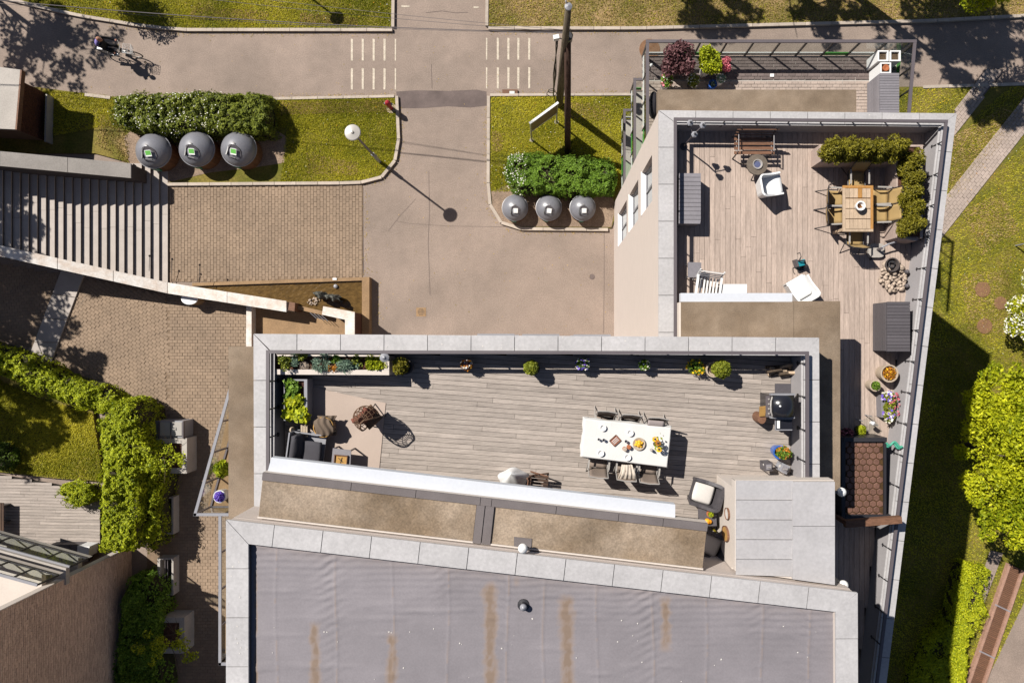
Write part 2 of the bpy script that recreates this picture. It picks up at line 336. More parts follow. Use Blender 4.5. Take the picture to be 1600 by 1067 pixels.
# ------------------------------------------------------------------ noise and foliage
def vnoise(x, y, s=0):
    xi = np.floor(x).astype(int); yi = np.floor(y).astype(int); xf = x - xi; yf = y - yi
    def h(a, b):
        n = (a * 374761393 + b * 668265263 + s * 1442695041) & 0x7fffffff
        n = ((n ^ (n >> 13)) * 1274126177) & 0x7fffffff
        return ((n ^ (n >> 16)) & 0xffff) / 65535.
    u = xf * xf * (3 - 2 * xf); v = yf * yf * (3 - 2 * yf)
    return (h(xi, yi) * (1 - u) + h(xi + 1, yi) * u) * (1 - v) + (h(xi, yi + 1) * (1 - u) + h(xi + 1, yi + 1) * u) * v
def fbm(x, y, s=0, o=4):
    r = 0; a = .5
    for i in range(o): r = r + a * vnoise(x * 2 ** i, y * 2 ** i, s + i); a /= 2
    return r
def leaf_mesh(name, C, size, m, parent=None, up=.5, tint=None, aspect=1.8, N=None, **kw):
    """one small pointed four-cornered leaf per centre"""
    n = len(C); r = RNG.normal(size=(n, 3)); r /= np.linalg.norm(r, axis=1)[:, None]
    nn = r + (np.array([0, 0, 1.]) * up * 2 if N is None else N * up * 2 + np.array([0, 0, .3])); nn /= np.linalg.norm(nn, axis=1)[:, None]
    a = np.cross(nn, RNG.normal(size=(n, 3))); a /= np.linalg.norm(a, axis=1)[:, None] + 1e-9; b = np.cross(nn, a)
    s = (size * RNG.uniform(.65, 1.35, n))[:, None]
    V = np.empty((n, 4, 3)); V[:, 0] = C - a * s * .5; V[:, 1] = C + b * s * .5 / aspect + nn * s * .06; V[:, 2] = C + a * s * .5; V[:, 3] = C - b * s * .5 / aspect + nn * s * .06
    if tint is None: tint = np.clip(RNG.normal(.5, .27, n), 0, 1)
    return np_mesh(name, V.reshape(-1, 3), np.arange(n * 4).reshape(-1, 4), m, parent, tint, **kw)
def blob_pts(blobs, n, lo=.55, flat=0):
    """points through the outer part of a set of ellipsoids (c, r)"""
    vol = np.array([b[1][0] * b[1][1] + b[1][0] * b[1][2] + b[1][1] * b[1][2] for b in blobs]); idx = RNG.choice(len(blobs), n, p=vol / vol.sum())
    d = RNG.normal(size=(n, 3)); d /= np.linalg.norm(d, axis=1)[:, None]
    rad = (lo ** 3 + (1 - lo ** 3) * RNG.random(n)) ** (1 / 3) * (1 + .10 * np.sin(d[:, 0] * 7 + idx) * np.cos(d[:, 1] * 6 + idx * 2))
    c = np.array([b[0] for b in blobs])[idx]; r = np.array([b[1] for b in blobs])[idx]
    return c + d * r * rad[:, None], d
def clump_blobs(c, R, n, r, seed=0):
    """n small blobs spread over the shell of an ellipsoid: an uneven crown"""
    rg = np.random.default_rng(seed); out = []
    for i in range(n):
        d = rg.normal(size=3); d /= np.linalg.norm(d); d[2] = d[2] * .8 + .1
        f = rg.uniform(.4, 1.06); s = r * rg.uniform(.7, 1.3)
        out.append((np.array(c) + d * np.array(R) * f, (s, s, s * .8)))
    return out
def in_poly(x, y, poly):
    r = np.zeros(len(x), bool); n = len(poly)
    for i in range(n):
        x0, y0 = poly[i]; x1, y1 = poly[(i + 1) % n]
        if y0 == y1: continue
        r ^= ((y0 > y) != (y1 > y)) & (x < (x1 - x0) * (y - y0) / (y1 - y0) + x0)
    return r
def hedge_pts(poly, z0, z1, n, rough=.12, seed=3, side=.5):
    """leaf centres on the top and sides of a hedge with footprint poly (world), uneven on top"""
    a = np.array(poly); mn, mx = a.min(0), a.max(0); out = []; nr = []
    nt_ = int(n * (1 - side)); got = 0
    while got < nt_:
        x = RNG.uniform(mn[0], mx[0], nt_ * 2); y = RNG.uniform(mn[1], mx[1], nt_ * 2); k = in_poly(x, y, poly); x, y = x[k], y[k]
        e = 9e9 * np.ones(len(x))
        for i in range(len(poly)):
            p, q = a[i], a[(i + 1) % len(poly)]; d = q - p; L2 = (d ** 2).sum(); t = np.clip(((x - p[0]) * d[0] + (y - p[1]) * d[1]) / L2, 0, 1)
            e = np.minimum(e, np.hypot(x - p[0] - t * d[0], y - p[1] - t * d[1]))
        rnd = np.clip(1 - e / .3, 0, 1) ** 2 * .3 * (z1 - z0)
        z = z1 - rnd + rough * 2.2 * (fbm(x * 1.7, y * 1.7, seed) - .5) + rough * 1.6 * (fbm(x * 6, y * 6, seed + 5) - .5) - RNG.random(len(x)) ** 2 * .22
        out.append(np.stack([x, y, z], 1)); nr.append(np.tile([0, 0, 1.], (len(x), 1))); got += len(x)
    per = [np.linalg.norm(a[(i + 1) % len(poly)] - a[i]) for i in range(len(poly))]; ns = int(n * side)
    area = sum(poly[i][0] * poly[(i + 1) % len(poly)][1] - poly[(i + 1) % len(poly)][0] * poly[i][1] for i in range(len(poly)))
    ii = RNG.choice(len(poly), ns, p=np.array(per) / sum(per)); t = RNG.random(ns); p = a[ii]; q = a[(ii + 1) % len(poly)]; xy = p + (q - p) * t[:, None]
    nv = np.stack([(q - p)[:, 1], -(q - p)[:, 0]], 1); nv /= np.linalg.norm(nv, axis=1)[:, None]; nv *= 1 if area > 0 else -1
    z = z0 + (z1 - z0) * RNG.random(ns) * .97; off = rough * 1.8 * (fbm(xy[:, 0] * 2 + xy[:, 1] * 2, z * 2.5, seed) - .5) - RNG.random(ns) ** 2 * .2
    xy = xy + nv * off[:, None]
    out.append(np.column_stack([xy, z])); nr.append(np.column_stack([nv, np.zeros(ns)]))
    C = np.concatenate(out); N = np.concatenate(nr); k = RNG.random(len(C)) < np.clip((fbm(C[:, 0] * 3.1, C[:, 1] * 3.1 + C[:, 2] * 2, seed + 9) - .29) * 6, .06, 1)
    return C[k], N[k]
def trunk(parent, base, top, r0, r1, branches=6, spread=1., seed=1, name='trunk'):
    rg = random.Random(seed); b = MB(); base = Vector(base); top = Vector(top)
    mid = (base + top) / 2 + Vector((rg.uniform(-.15, .15), rg.uniform(-.15, .15), 0))
    b.tube([base, mid, top], [r0, (r0 + r1) / 2, r1], 8)
    for i in range(branches):
        f = rg.uniform(.45, .95); p = base.lerp(top, f); a = rg.uniform(0, 6.28); l = spread * rg.uniform(.6, 1.1)
        e = p + Vector((math.cos(a) * l, math.sin(a) * l, l * rg.uniform(.4, .9))); m = p.lerp(e, .5) + Vector((0, 0, -.08 * l))
        b.tube([p, m, e], [r1 * .7, r1 * .45, r1 * .18], 6)
    return b.build(name, MT['bark'], parent, smooth=True)

UNIT = {}
def unit_box(m):
    if m.name not in UNIT:
        b = MB().box((0, 0, 0), (1, 1, 1)); me = bpy.data.meshes.new('board'); me.from_pydata(b.v, [], b.f); me.materials.append(m); me.update(); UNIT[m.name] = me
    return UNIT[m.name]
def piece(name, m, parent, c, d, rz=0, rx=0, ry=0, label=None):
    """a plain box piece that shares one mesh"""
    o = bpy.data.objects.new(name, unit_box(m)); COL.objects.link(o)
    o.location = Vector(c) - ORG[parent.name]; o.scale = d; o.rotation_euler = (rx, ry, rz); adopt(o, parent)
    if label: o['label'] = label
    return o
def boards(parent, poly, z, ang, pitch, m, gap=.013, thick=.03, lens=(2.4, 4.6), name='deck_board', seed=1, limit=300):
    rg = random.Random(seed); ca, sa = math.cos(ang), math.sin(ang)
    q = [(x * ca + y * sa, -x * sa + y * ca) for x, y in poly]; v0 = min(p[1] for p in q); v1 = max(p[1] for p in q); n = 0
    v = v0 + pitch / 2
    while v < v1:
        xs = []
        for i in range(len(q)):
            (xa, ya), (xb, yb) = q[i], q[(i + 1) % len(q)]
            if (ya > v) != (yb > v): xs.append(xa + (xb - xa) * (v - ya) / (yb - ya))
        xs.sort()
        for u0, u1 in zip(xs[::2], xs[1::2]):
            u = u0; first = True
            while u < u1 - .02:
                l = rg.uniform(*lens) * (rg.uniform(.35, 1) if first else 1); e = min(u + l, u1); first = False
                if u1 - e < .5: e = u1
                c = (u + e) / 2; zz = z - thick / 2 + rg.uniform(-.002, .002)
                if n < limit: piece(name, m, parent, (c * ca - v * sa, c * sa + v * ca, zz), (e - u - .006, pitch - gap, thick), ang + rg.uniform(-.0006, .0006))
                n += 1; u = e
        v += pitch
def bricks(name, poly, z, l, wd, gap, ang, m, parent, bond=.5, jit=.004, h=.05, kind='stuff', org=None):
    """running-bond pavers clipped to poly by brick centre; one joined part"""
    ca, sa = math.cos(ang), math.sin(ang); a = np.array(poly); q = np.stack([a[:, 0] * ca + a[:, 1] * sa, -a[:, 0] * sa + a[:, 1] * ca], 1)
    mn, mx = q.min(0), q.max(0); rows = np.arange(mn[1], mx[1], wd); us = []; vs = []
    for i, r in enumerate(rows):
        u = np.arange(mn[0] - l, mx[0] + l, l) + (i % 2) * bond * l; us.append(u); vs.append(np.full(len(u), r + wd / 2))
    u = np.concatenate(us); v = np.concatenate(vs); u = u + RNG.normal(0, .003, len(u)); x = u * ca - v * sa; y = u * sa + v * ca
    k = in_poly(x, y, poly); u, v = u[k], v[k]; n = len(u)
    hl, hw, bv = (l - gap) / 2, (wd - gap) / 2, .006; zt = z + RNG.normal(0, jit, n)
    V = np.empty((n, 8, 3))
    for j, (sx, sy) in enumerate(((-1, -1), (1, -1), (1, 1), (-1, 1))):
        for t_, (ex, zz) in enumerate((((0), zt - .02), ((bv), zt))):
            uu = u + sx * (hl - ex); vv = v + sy * (hw - ex); V[:, j + 4 * t_, 0] = uu * ca - vv * sa; V[:, j + 4 * t_, 1] = uu * sa + vv * ca; V[:, j + 4 * t_, 2] = zz
    V[:, :4, 2] += .013
    f = np.array([[4, 5, 6, 7], [0, 1, 5, 4], [1, 2, 6, 5], [2, 3, 7, 6], [3, 0, 4, 7]]); F = (np.arange(n)[:, None, None] * 8 + f[None]).reshape(-1, 4)
    return np_mesh(name, V.reshape(-1, 3), F, m, parent, np.repeat(RNG.random(n), 5), kind=kind)
# ------------------------------------------------------------------ the ground
ground = MB().sheet([(-300, -300), (300, -300), (300, 300), (-300, 300)], -.06).build('ground', MT['turf'], kind='structure')
road = struct('road')
MB().sheet(PX([(-1500, -900), (2600, -900), (2600, 1500), (-1500, 1500)]), 0).build('asphalt_surface', MT['asphalt'], road)
MB().sheet(PX([(619, 143), (650, 141), (700, 142), (745, 140), (760, 143), (761, 165), (735, 168), (700, 166), (660, 169), (622, 169)]), .004).build('asphalt_patch', MT['asphalt_new'], road)
for x in (550, 567, 584, 601, 618, 760.5, 778, 794.5, 810, 827):
    for y0, y1 in ((60.5, 95), (106.5, 140)):
        o = 0 if x < 700 else -1.5; wd = 3.4 if x not in (618, 760.5) else 2.2
        MB().sheet(PX([(x - wd / 2, y0 + o), (x + wd / 2, y0 + o + .7), (x + wd / 2 - .3, y1 + o), (x - wd / 2, y1 + o - .4)]), .008).build('painted_stripe', MT['paint'], road)
for x0, x1, y in ((627, 640, 10), (740, 748, 11.5)):
    MB().sheet(PX([(x0, y - 1.6), (x1, y - 1), (x1, y + 1.2), (x0, y + 1.6)]), .008).build('painted_dash', MT['paint'], road)
def crack(pts, wd, m='asphalt_new'):
    b = MB(); ps = [P(x, y, .006) for x, y in pts]
    for a, c in zip(ps, ps[1:]):
        d = (c - a).normalized(); n = Vector((-d.y, d.x, 0)) * wd / 2; b.add([a - n, c - n, c + n, a + n], [(0, 1, 2, 3)])
    b.build('sealed_crack', MT[m], road)
crack([(670, 267), (671, 330), (669, 380), (672, 460)], .02)
crack([(944, 360), (944, 440), (943, 520)], .018)
crack([(650, 310), (625, 337), (607, 360)], .012); crack([(674, 100), (675, 138)], .02)
crack([(665, 20), (690, 17), (712, 20), (731, 19)], .02); crack([(620, 345), (640, 349), (700, 353), (790, 354)], .012)
crack([(567, 292), (567, 340), (568, 430)], .03)
def lawn(pts, m='turf', z=.08, nm='lawn'): return MB().prism(PX(pts), -.05, z).build(nm, MT[m], kind='structure')
L_NW = [(-900, -60), (-60, -22), (60, 8), (120, 22), (170, 31), (230, 41), (290, 46), (612, 46), (612, -900), (-900, -900)]
L_N = [(763, -900), (763, 44), (1000, 44), (1250, 37), (1450, 32), (1600, 24), (2600, -40), (2600, -900)]
L_W = [(-500, 120), (60, 137), (135, 147), (180, 152), (418, 156), (612, 152), (619, 155), (623, 228), (617, 250), (606, 267), (594, 277), (575, 283), (262, 287), (235, 281), (205, 255), (150, 240), (-500, 240)]
L_M = [(766, 152), (985, 150), (985, 270), (955, 356), (800, 355), (782, 345), (769, 325), (765, 300)]
L_E = [(1120, 138), (1510, 136), (1700, 132), (2600, 110), (2600, 1600), (1120, 1600)]
L_S = [(-400, 560), (20, 560), (150, 640), (165, 750), (90, 745), (0, 735), (-400, 700)]
lawn(L_NW); lawn(L_N, 'turf_dry'); lawn(L_W); lawn(L_M); lawn(L_E); lawn(L_S, z=.2)
def flat(pts, z, m, nm, th=.02): return MB().prism(PX(pts), z - th, z).build(nm, MT[m], kind='structure')
flat([(205, 262), (195, 215), (225, 190), (420, 196), (450, 215), (445, 255), (400, 262), (330, 270), (262, 286), (236, 280)], .092, 'gravel', 'gravel_bed')
flat([(768, 300), (790, 290), (950, 296), (962, 320), (955, 355), (800, 354), (783, 344), (770, 324)], .092, 'gravel', 'gravel_bed')
flat([(160, 200), (150, 180), (178, 178), (200, 215), (202, 250), (185, 232)], .086, 'turf_dry', 'worn_path')
# brick garden paths on the east lawn
for nm, pts in (('garden_path', [(1536, 110), (1566, 110), (1458, 252), (1436, 252)]), ('garden_path', [(1641, 100), (1685, 100), (1446, 400), (1404, 400)])):
    o = struct(nm); MB().prism(PX(pts), .05, .112).build('path_bed', MT['paver_dark'], o)
    bricks('paver', PX(pts), .125, .21, .14, .007, .9, MT['paver_grey'], o)
pth = struct('footpath')
MB().prism(PX([(1640, 870), (1600, 935), (1535, 1070), (1480, 1200), (1700, 1200), (1900, 870)]), .04, .1).build('path_surface', MT['asphalt'], pth)
MB().prism(PX([(1545, 858), (1565, 862), (1530, 955), (1520, 935)]), .04, .105).build('path_surface', MT['asphalt'], pth)
for x, y, r in ((1535, 452, 12), (1563, 473, 10), (1538, 509, 12)):
    p = P(x, y, .085); o = MB().lathe([(r / 36, 0), (r / 36, .03), (r / 36 - .03, .035), (0, .035)], p, 20).build('manhole_cover', MT.setdefault('cover', mat('rusty_cover', alb(150, 112, 84), .9, .15, 6, .25, 40)), None)
    tag(o, 'round rusty cover in the east lawn, ' + {452: 'uppermost of three', 473: 'middle one by the white flowering bush', 509: 'lowest of three'}[y], 'manhole cover', 'round covers in the east lawn')
# drains
b = MB(); p = P(658, 487, .004)
b.bx(p.x - .21, p.x + .21, p.y - .19, p.y + .19, 0, .012)
g = thing('drain_grate', 'square iron drain grate with holes in the yard asphalt', 'drain', p)
b.build('frame', MT['conc_warm'], g)
b = MB()
for i in range(5):
    for j in range(5):
        if abs(i - 2) + abs(j - 2) < 4: b.box((p.x + (i - 2) * .06, p.y + (j - 2) * .06, .016), (.03, .03, .008))
b.build('grate_holes', MT['metal_black'], g); 
o = MB().lathe([(.12, 0), (.12, .012), (0, .014)], P(925, 432, .002), 18).build('valve_cover', MT['asphalt_new']); tag(o, 'small dark round valve cover in the asphalt near the windowed wall', 'cover')
o = MB().lathe([(.45, 0), (.45, .015), (0, .018)], P(1015, 77, .002), 26).build('manhole_cover', MT['cover']); tag(o, 'large round manhole cover half seen through the balcony glass corner', 'manhole cover')
p = P(797, 146, 0); o = MB().bx(p.x - .33, p.x + .33, p.y - .17, p.y + .14, 0, .1).build('hatch_cover', MT['wood_brown']); tag(o, 'brown rectangular hatch in the kerb line by the crossing', 'hatch')
o = MB().bx(p.x - .02, p.x + .2, p.y - .06, p.y + .06, .1, .13).build('paper_label', MT['pale_panel']); tag(o, 'small pale plate lying on the brown hatch', 'plate')
# kerbs
def kerb(line, w=.13, z=.125, step=1.14, off=0):
    k = struct('kerb'); pts = [P(x, y, 0) for x, y in line]; tot = 0
    segs = [(a, c, (c - a).length) for a, c in zip(pts, pts[1:])]; T = sum(s[2] for s in segs)
    n = max(1, round(T / step)); 
    def at(d):
        for a, c, l in segs:
            if d <= l or (a, c, l) == segs[-1]: return a.lerp(c, min(1, d / l))
            d -= l
    for i in range(n):
        a = at(T * i / n); c = at(T * (i + 1) / n); dd = c - a
        piece('kerb_stone', MT['kerb'], k, ((a.x + c.x) / 2, (a.y + c.y) / 2, z / 2 + random.uniform(-.004, .004)), (dd.length - .018, w, z), math.atan2(dd.y, dd.x))
    return k
kerb([(-60, -19), (60, 11), (120, 25), (170, 33), (230, 43), (290, 48), (614, 48)]); kerb([(614.5, 44), (615, 20), (615, -40)])
kerb([(761.5, -40), (761, 42)]); kerb([(763, 45.5), (1000, 45.5), (1250, 39), (1450, 34), (1600, 26), (1750, 14)])
kerb([(135, 149), (175, 154)]); kerb([(418, 155.5), (617, 151.5)], .11)
kerb([(620.5, 151), (624, 228), (618, 251), (607, 268), (595, 279), (576, 285), (540, 286.5), (262, 288.5)], step=.95)
kerb([(766, 149.5), (986, 148.5)], .11); kerb([(763.5, 151), (763, 300), (767, 326), (780, 346), (800, 357.5), (950, 359)], step=.95)
kerb([(1440, 137), (1512, 135), (1640, 131)])

# ------------------------------------------------------------------ buildings
def coping(parent, out, inn, z, n_list, th=.05, gap=.014, closed=False):
    """slabs between an outer and an inner line (pixels), n slabs per side, mitred at the corners"""
    for i, n in enumerate(n_list):
        if not n: continue
        a0, a1 = P(*out[i], z), P(*out[(i + 1) % len(out)], z); b0, b1 = P(*inn[i], z), P(*inn[(i + 1) % len(inn)], z)
        L = (a1 - a0).length; d = (a1 - a0).normalized(); T0 = 0; nn = Vector((-d.y, d.x, 0)); wI = (b0 - a0).dot(nn)
        s0 = (b0 - a0).dot(d); s1 = L + (b1 - a1).dot(d)
        cuts = [max(0, s0) * 0 + L * j / n for j in range(n + 1)]
        for j in range(n):
            u0, u1 = cuts[j] + gap / 2, cuts[j + 1] - gap / 2
            q = [a0 + d * u0, a0 + d * u1, a0 + d * (u1 if j < n - 1 else s1 - gap / 2) + nn * wI, a0 + d * (u0 if j else s0 + gap / 2) + nn * wI]
            dz = random.uniform(-.003, .003)
            b = MB().prism([(v.x, v.y) for v in q], z - th + dz, z + dz); b.build('coping_slab', MT['coping'], parent)
def strip(b, outline, z, zt, off, closed=False):
    pass
def railing(name, label, pts, post_px, rail_w=.1, drop=.55, mt='metal_dark', rail_h=.05, foot=.0):
    """flat handrail on stanchions bracketed to the inside of the parapet; pts world (x, y, z)"""
    g = thing(name, label, 'railing', pts[0])
    b = MB()
    for a, c in zip(pts, pts[1:]):
        a, c = Vector(a), Vector(c); d = c - a
        b.box((a + c) / 2, (d.length + rail_w * .98, rail_w, rail_h), math.atan2(d.y, d.x))
        rail_h -= .004
    b.build('handrail', MT[mt], g)
    for (x, y, z, nx, ny) in post_px:
        b = MB(); b.tube([(x, y, z), (x, y, z - drop)], .018, 6); b.box((x + nx * .03, y + ny * .03, z - drop + .05), (.09, .09, .05)); b.box((x + nx * .05, y + ny * .05, z - drop + .16), (.04, .12 if nx else .04, .03))
        b.build('stanchion', MT['metal_black'], g)
    return g

# ---- east block
ZE, ZED = 12.0, 11.37
EO = [(1029, 172), (1495, 177), (1360, 1270), (1029, 1270)]; EI = [(1054, 190.5), (1472, 194), (1337, 1290), (1054, 1290)]
east = thing('apartment_building', 'beige apartment block with the lower timber terrace and three windows in its west wall', 'building', P(1240, 320, 0))
eo = [P(x, y, ZE) for x, y in EO]; ei = [P(x, y, ZE) for x, y in EI]
XW = eo[0].x
b = MB(); b.prism([(XW + .28, eo[0].y - .03), (eo[1].x - .03, eo[1].y - .03), (eo[2].x - .03, -15), (XW + .28, -15)], -.05, ZED - .12); b.build('wall', MT['facade'], east)
# west facade with recessed windows
wins = [(966.5, 979.2, 333, 384.5), (983.3, 997.2, 305.8, 362.3), (1002.8, 1018.8, 269.8, 333)]
zs = []
for xa, xb, ya, yb in wins:
    ka, kb = XW * 36 / (xa - 855), XW * 36 / (xb - 855); z0, z1 = 30 * (1 - ka), 30 * (1 - kb); zs.append((z0, z1, (533 - yb) * ka / 36, (533 - ya) * ka / 36))
ycl, ych = 3.88, 5.16; zmn = [(a, c) for a, c, _, _ in zs]
b = MB(); X0, X1 = XW, XW + .28; yn = eo[0].y - .03
b.bx(X0, X1, -1, ycl, -.05, ZE - .06); b.bx(X0, X1, ych, yn, -.05, ZE - .06)
zc = -.05
for a, c in zmn: b.bx(X0, X1, ycl, ych, zc, a); zc = c
b.bx(X0, X1, ycl, ych, zc, ZE - .06); b.build('facade', MT['facade'], east)
for a, c in zmn:
    f = MB().bx(X0 + .12, X0 + .18, ycl + .01, ycl + .09, a + .06, c - .01).bx(X0 + .12, X0 + .18, ych - .09, ych - .01, a + .06, c - .01).bx(X0 + .12, X0 + .18, ycl + .09, ych - .09, a + .06, a + .13).bx(X0 + .12, X0 + .18, ycl + .09, ych - .09, c - .09, c - .01).bx(X0 + .11, X0 + .18, (ycl + ych) / 2 - .03, (ycl + ych) / 2 + .03, a + .13, c - .09)
    f = f.build('window', MT['metal_grey'], east)
    MB().bx(X0 + .145, X0 + .16, ycl + .09, ych - .09, a + .13, c - .09).build('pane', MT['window'], f)
    MB().prism([(X0 - .03, ycl - .03), (X0 + .12, ycl + .005), (X0 + .12, ych - .005), (X0 - .03, ych + .03)], a - .02, [a + .03, a + .055, a + .055, a + .03]).build('sill', MT['white_wood'], f)
# parapet walls, lining, coping
def parapet(parent, o, i, z0, z1, segs, m='facade'):
    b = MB()
    for k in segs:
        a0, a1, c1, c0 = o[k], o[k + 1], i[k + 1], i[k]
        b.prism([(p.x, p.y) for p in (a0, a1, c1, c0)], z0, z1)
    return b.build('parapet', MT[m], parent)
sh = .035
eo_ = [eo[0] + Vector((.285, -sh, 0)), eo[1] + Vector((-sh, -sh, 0)), eo[2] + Vector((-sh, 0, 0)), eo[3] + Vector((.285, 0, 0))]
parapet(east, eo_, ei, ZED - .12, ZE - .055, (0, 1)); 
MB().bx(eo_[0].x, ei[0].x, -15, ei[0].y, ZED - .12, ZE - .055).build('parapet', MT['facade'], east)
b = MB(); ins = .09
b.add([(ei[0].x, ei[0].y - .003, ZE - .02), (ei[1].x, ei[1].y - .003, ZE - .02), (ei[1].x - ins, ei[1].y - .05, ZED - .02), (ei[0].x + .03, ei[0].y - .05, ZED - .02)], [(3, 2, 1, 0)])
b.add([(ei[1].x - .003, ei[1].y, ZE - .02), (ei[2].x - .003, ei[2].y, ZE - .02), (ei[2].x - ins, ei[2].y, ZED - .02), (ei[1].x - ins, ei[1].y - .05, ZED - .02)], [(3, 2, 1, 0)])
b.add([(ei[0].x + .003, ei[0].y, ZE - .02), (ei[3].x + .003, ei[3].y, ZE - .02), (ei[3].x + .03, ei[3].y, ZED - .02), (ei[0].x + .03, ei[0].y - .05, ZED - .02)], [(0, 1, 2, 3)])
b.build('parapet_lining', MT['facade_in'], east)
b = MB()
for a, c in ((ei[0], ei[1]), (ei[1], ei[2])):
    d = (c - a); n = Vector((d.y, -d.x, 0)).normalized() * .025
    b.box((a + c) / 2 + n + Vector((0, 0, -.06)), (d.length - .08, .045, .03), math.atan2(d.y, d.x))
b.build('flashing', MT['coping'], east)
coping(east, EO, EI, ZE, [8, 18, 0, 0])
coping(east, [(1029, 1270), (1029, 172)], [(1054, 1288), (1054, 190.5)], ZE, [19])
MB().prism([(3.3, 5.7), (10.25, 5.65), (8.3, -9.6), (5.9, -9.6), (5.9, -.3), (3.3, -.3)], ZED - .16, ZED - .045).build('deck_underlay', MT['under'], east)
boards(east, [(3.345, 5.665), (10.22, 5.62), (8.33, -9.5), (5.95, -9.5), (5.95, -.25), (3.345, -.25)], ZED, math.pi / 2, .139, MT['deck_warm'], gap=.008, lens=(2.8, 4.8), seed=4)
zr = ZE + .2; kk = K(zr)
rp = [(ei[0].x - .02, -.6, zr), (ei[0].x - .02, ei[0].y + .01, zr), (ei[1].x - .01, ei[1].y + .01, zr), (ei[1].x - .01 - .1236 * 14.6 * 1.0, ei[1].y - 14.6, zr)]
posts = [(3.75 + i * .84, ei[0].y - .02, zr, 0, 1) for i in range(8)] + [(rp[2][0] - .02 - .1236 * t, ei[1].y - t, zr, 1, 0) for t in [.5 + i * .81 for i in range(17)]] + [(ei[0].x + .01, 5.2 - i * .84, zr, -1, 0) for i in range(7)]
railing('terrace_railing', 'dark grey handrail on brackets round the lower roof terrace with the wooden table', rp, posts, .075)
# penthouse roof over the lower terrace (beige felt) with its white cornice
ZPR = 13.3
pr = PX([(1065, 471), (1240, 471), (1240, 560), (1065, 560)], ZPR); b = MB().prism(pr, ZPR - .25, ZPR).build('felt_roof', MT['felt'], east)
pr = PX([(1240.6, 470), (1313, 470), (1313, 768), (1240.6, 768)], ZPR); b = MB().prism(pr, ZPR - .25, ZPR - .004).build('felt_roof', MT['felt'], east)
MB().prism(PX([(1064, 457.5), (1238, 457.5), (1238, 471), (1064, 471)], 13.16), 12.95, 13.16).build('cornice', MT['cornice'], east)
MB().prism(PX([(1061, 472), (1065, 472), (1065, 560), (1061, 560)], 13.2), 12.95, 13.2).build('cornice', MT['wallwhite'], east)
b = MB(); b.bx(3.4, 6.6, -.3, -.02, ZED - .05, ZPR - .25); b.bx(6.2, 6.78, -3.6, -.3, ZED - .05, ZPR - .25); b.build('penthouse_wall', MT['wallwhite'], east)
# canopy on the north side
MB().prism(PX([(1028, 140), (1338, 140), (1338, 176), (1028, 176)], 11.75), 11.5, 11.75).build('canopy', MT['felt'], east)
# brown hexagon tile roof, its frame, and the timber beam
ZH = 11.98
hx = PX([(1318, 690), (1381, 690), (1380.5, 806), (1321, 806)], ZH)
MB().prism(hx, ZED - .04, ZH).build('tile_bed', MT['hexmoss'], east)
p0 = P(1322, 693, ZH); r = m_(5.9, ZH); dx = r * 1.78; dy = r * 1.58; row = 0; y = p0.y
hexme = None
while row < 13:
    for c in range(6):
        x = p0.x + c * dx + (row % 2) * dx / 2
        if not (hx[0][0] + .06 < x < hx[1][0] - .06): continue
        b = MB(); vs = []
        j = random.uniform(-.05, .05)
        if hexme is None:
            ring = lambda q, zz: [(q * math.cos(math.pi / 6 + i * math.pi / 3), q * math.sin(math.pi / 6 + i * math.pi / 3), zz) for i in range(6)]
            mb = MB().add(ring(r * .92, -.01) + ring(r * .92, .02) + ring(r * .8, .03), [(i, (i + 1) % 6, 6 + (i + 1) % 6, 6 + i) for i in range(6)] + [(6 + i, 6 + (i + 1) % 6, 12 + (i + 1) % 6, 12 + i) for i in range(6)] + [tuple(range(12, 18))])
            hexme = bpy.data.meshes.new('roof_tile'); hexme.from_pydata(mb.v, [], mb.f); hexme.materials.append(MT['hex'])
        o = bpy.data.objects.new('roof_tile', hexme); COL.objects.link(o); o.location = Vector((x, y, ZH - .004 + random.uniform(-.004, .004))) - ORG[east.name]; o.rotation_euler = (random.uniform(-.04, .04), random.uniform(-.04, .04), j); adopt(o, east)
    row += 1; y -= dy
b = MB()
fr = lambda x0, y0, x1, y1, z0, z1: b.prism(PX([(x0, y0), (x1, y0), (x1, y1), (x0, y1)], z1), z0, z1)
fr(1318, 683, 1386, 689.5, ZED - .04, ZH + .12); fr(1315, 683, 1321, 812, ZED - .04, ZH + .10); fr(1381.5, 690, 1385, 806, ZED - .04, ZH + .07); fr(1321.5, 803.5, 1392, 810.5, ZED - .04, ZH + .09)
b.build('roof_frame', MT['metal_black'], east)
ZBm = 12.75
b = MB().prism(PX([(1322, 813), (1409, 806.5), (1410, 817), (1322, 824)], ZBm), ZBm - .16, ZBm); b.build('timber_beam', MT['wood_brown'], east)
b = MB(); b.box((*P(1326, 818, ZBm)[:2], 12.0), (.1, .1, 1.2)); b.build('beam_post', MT['wood_brown'], east)

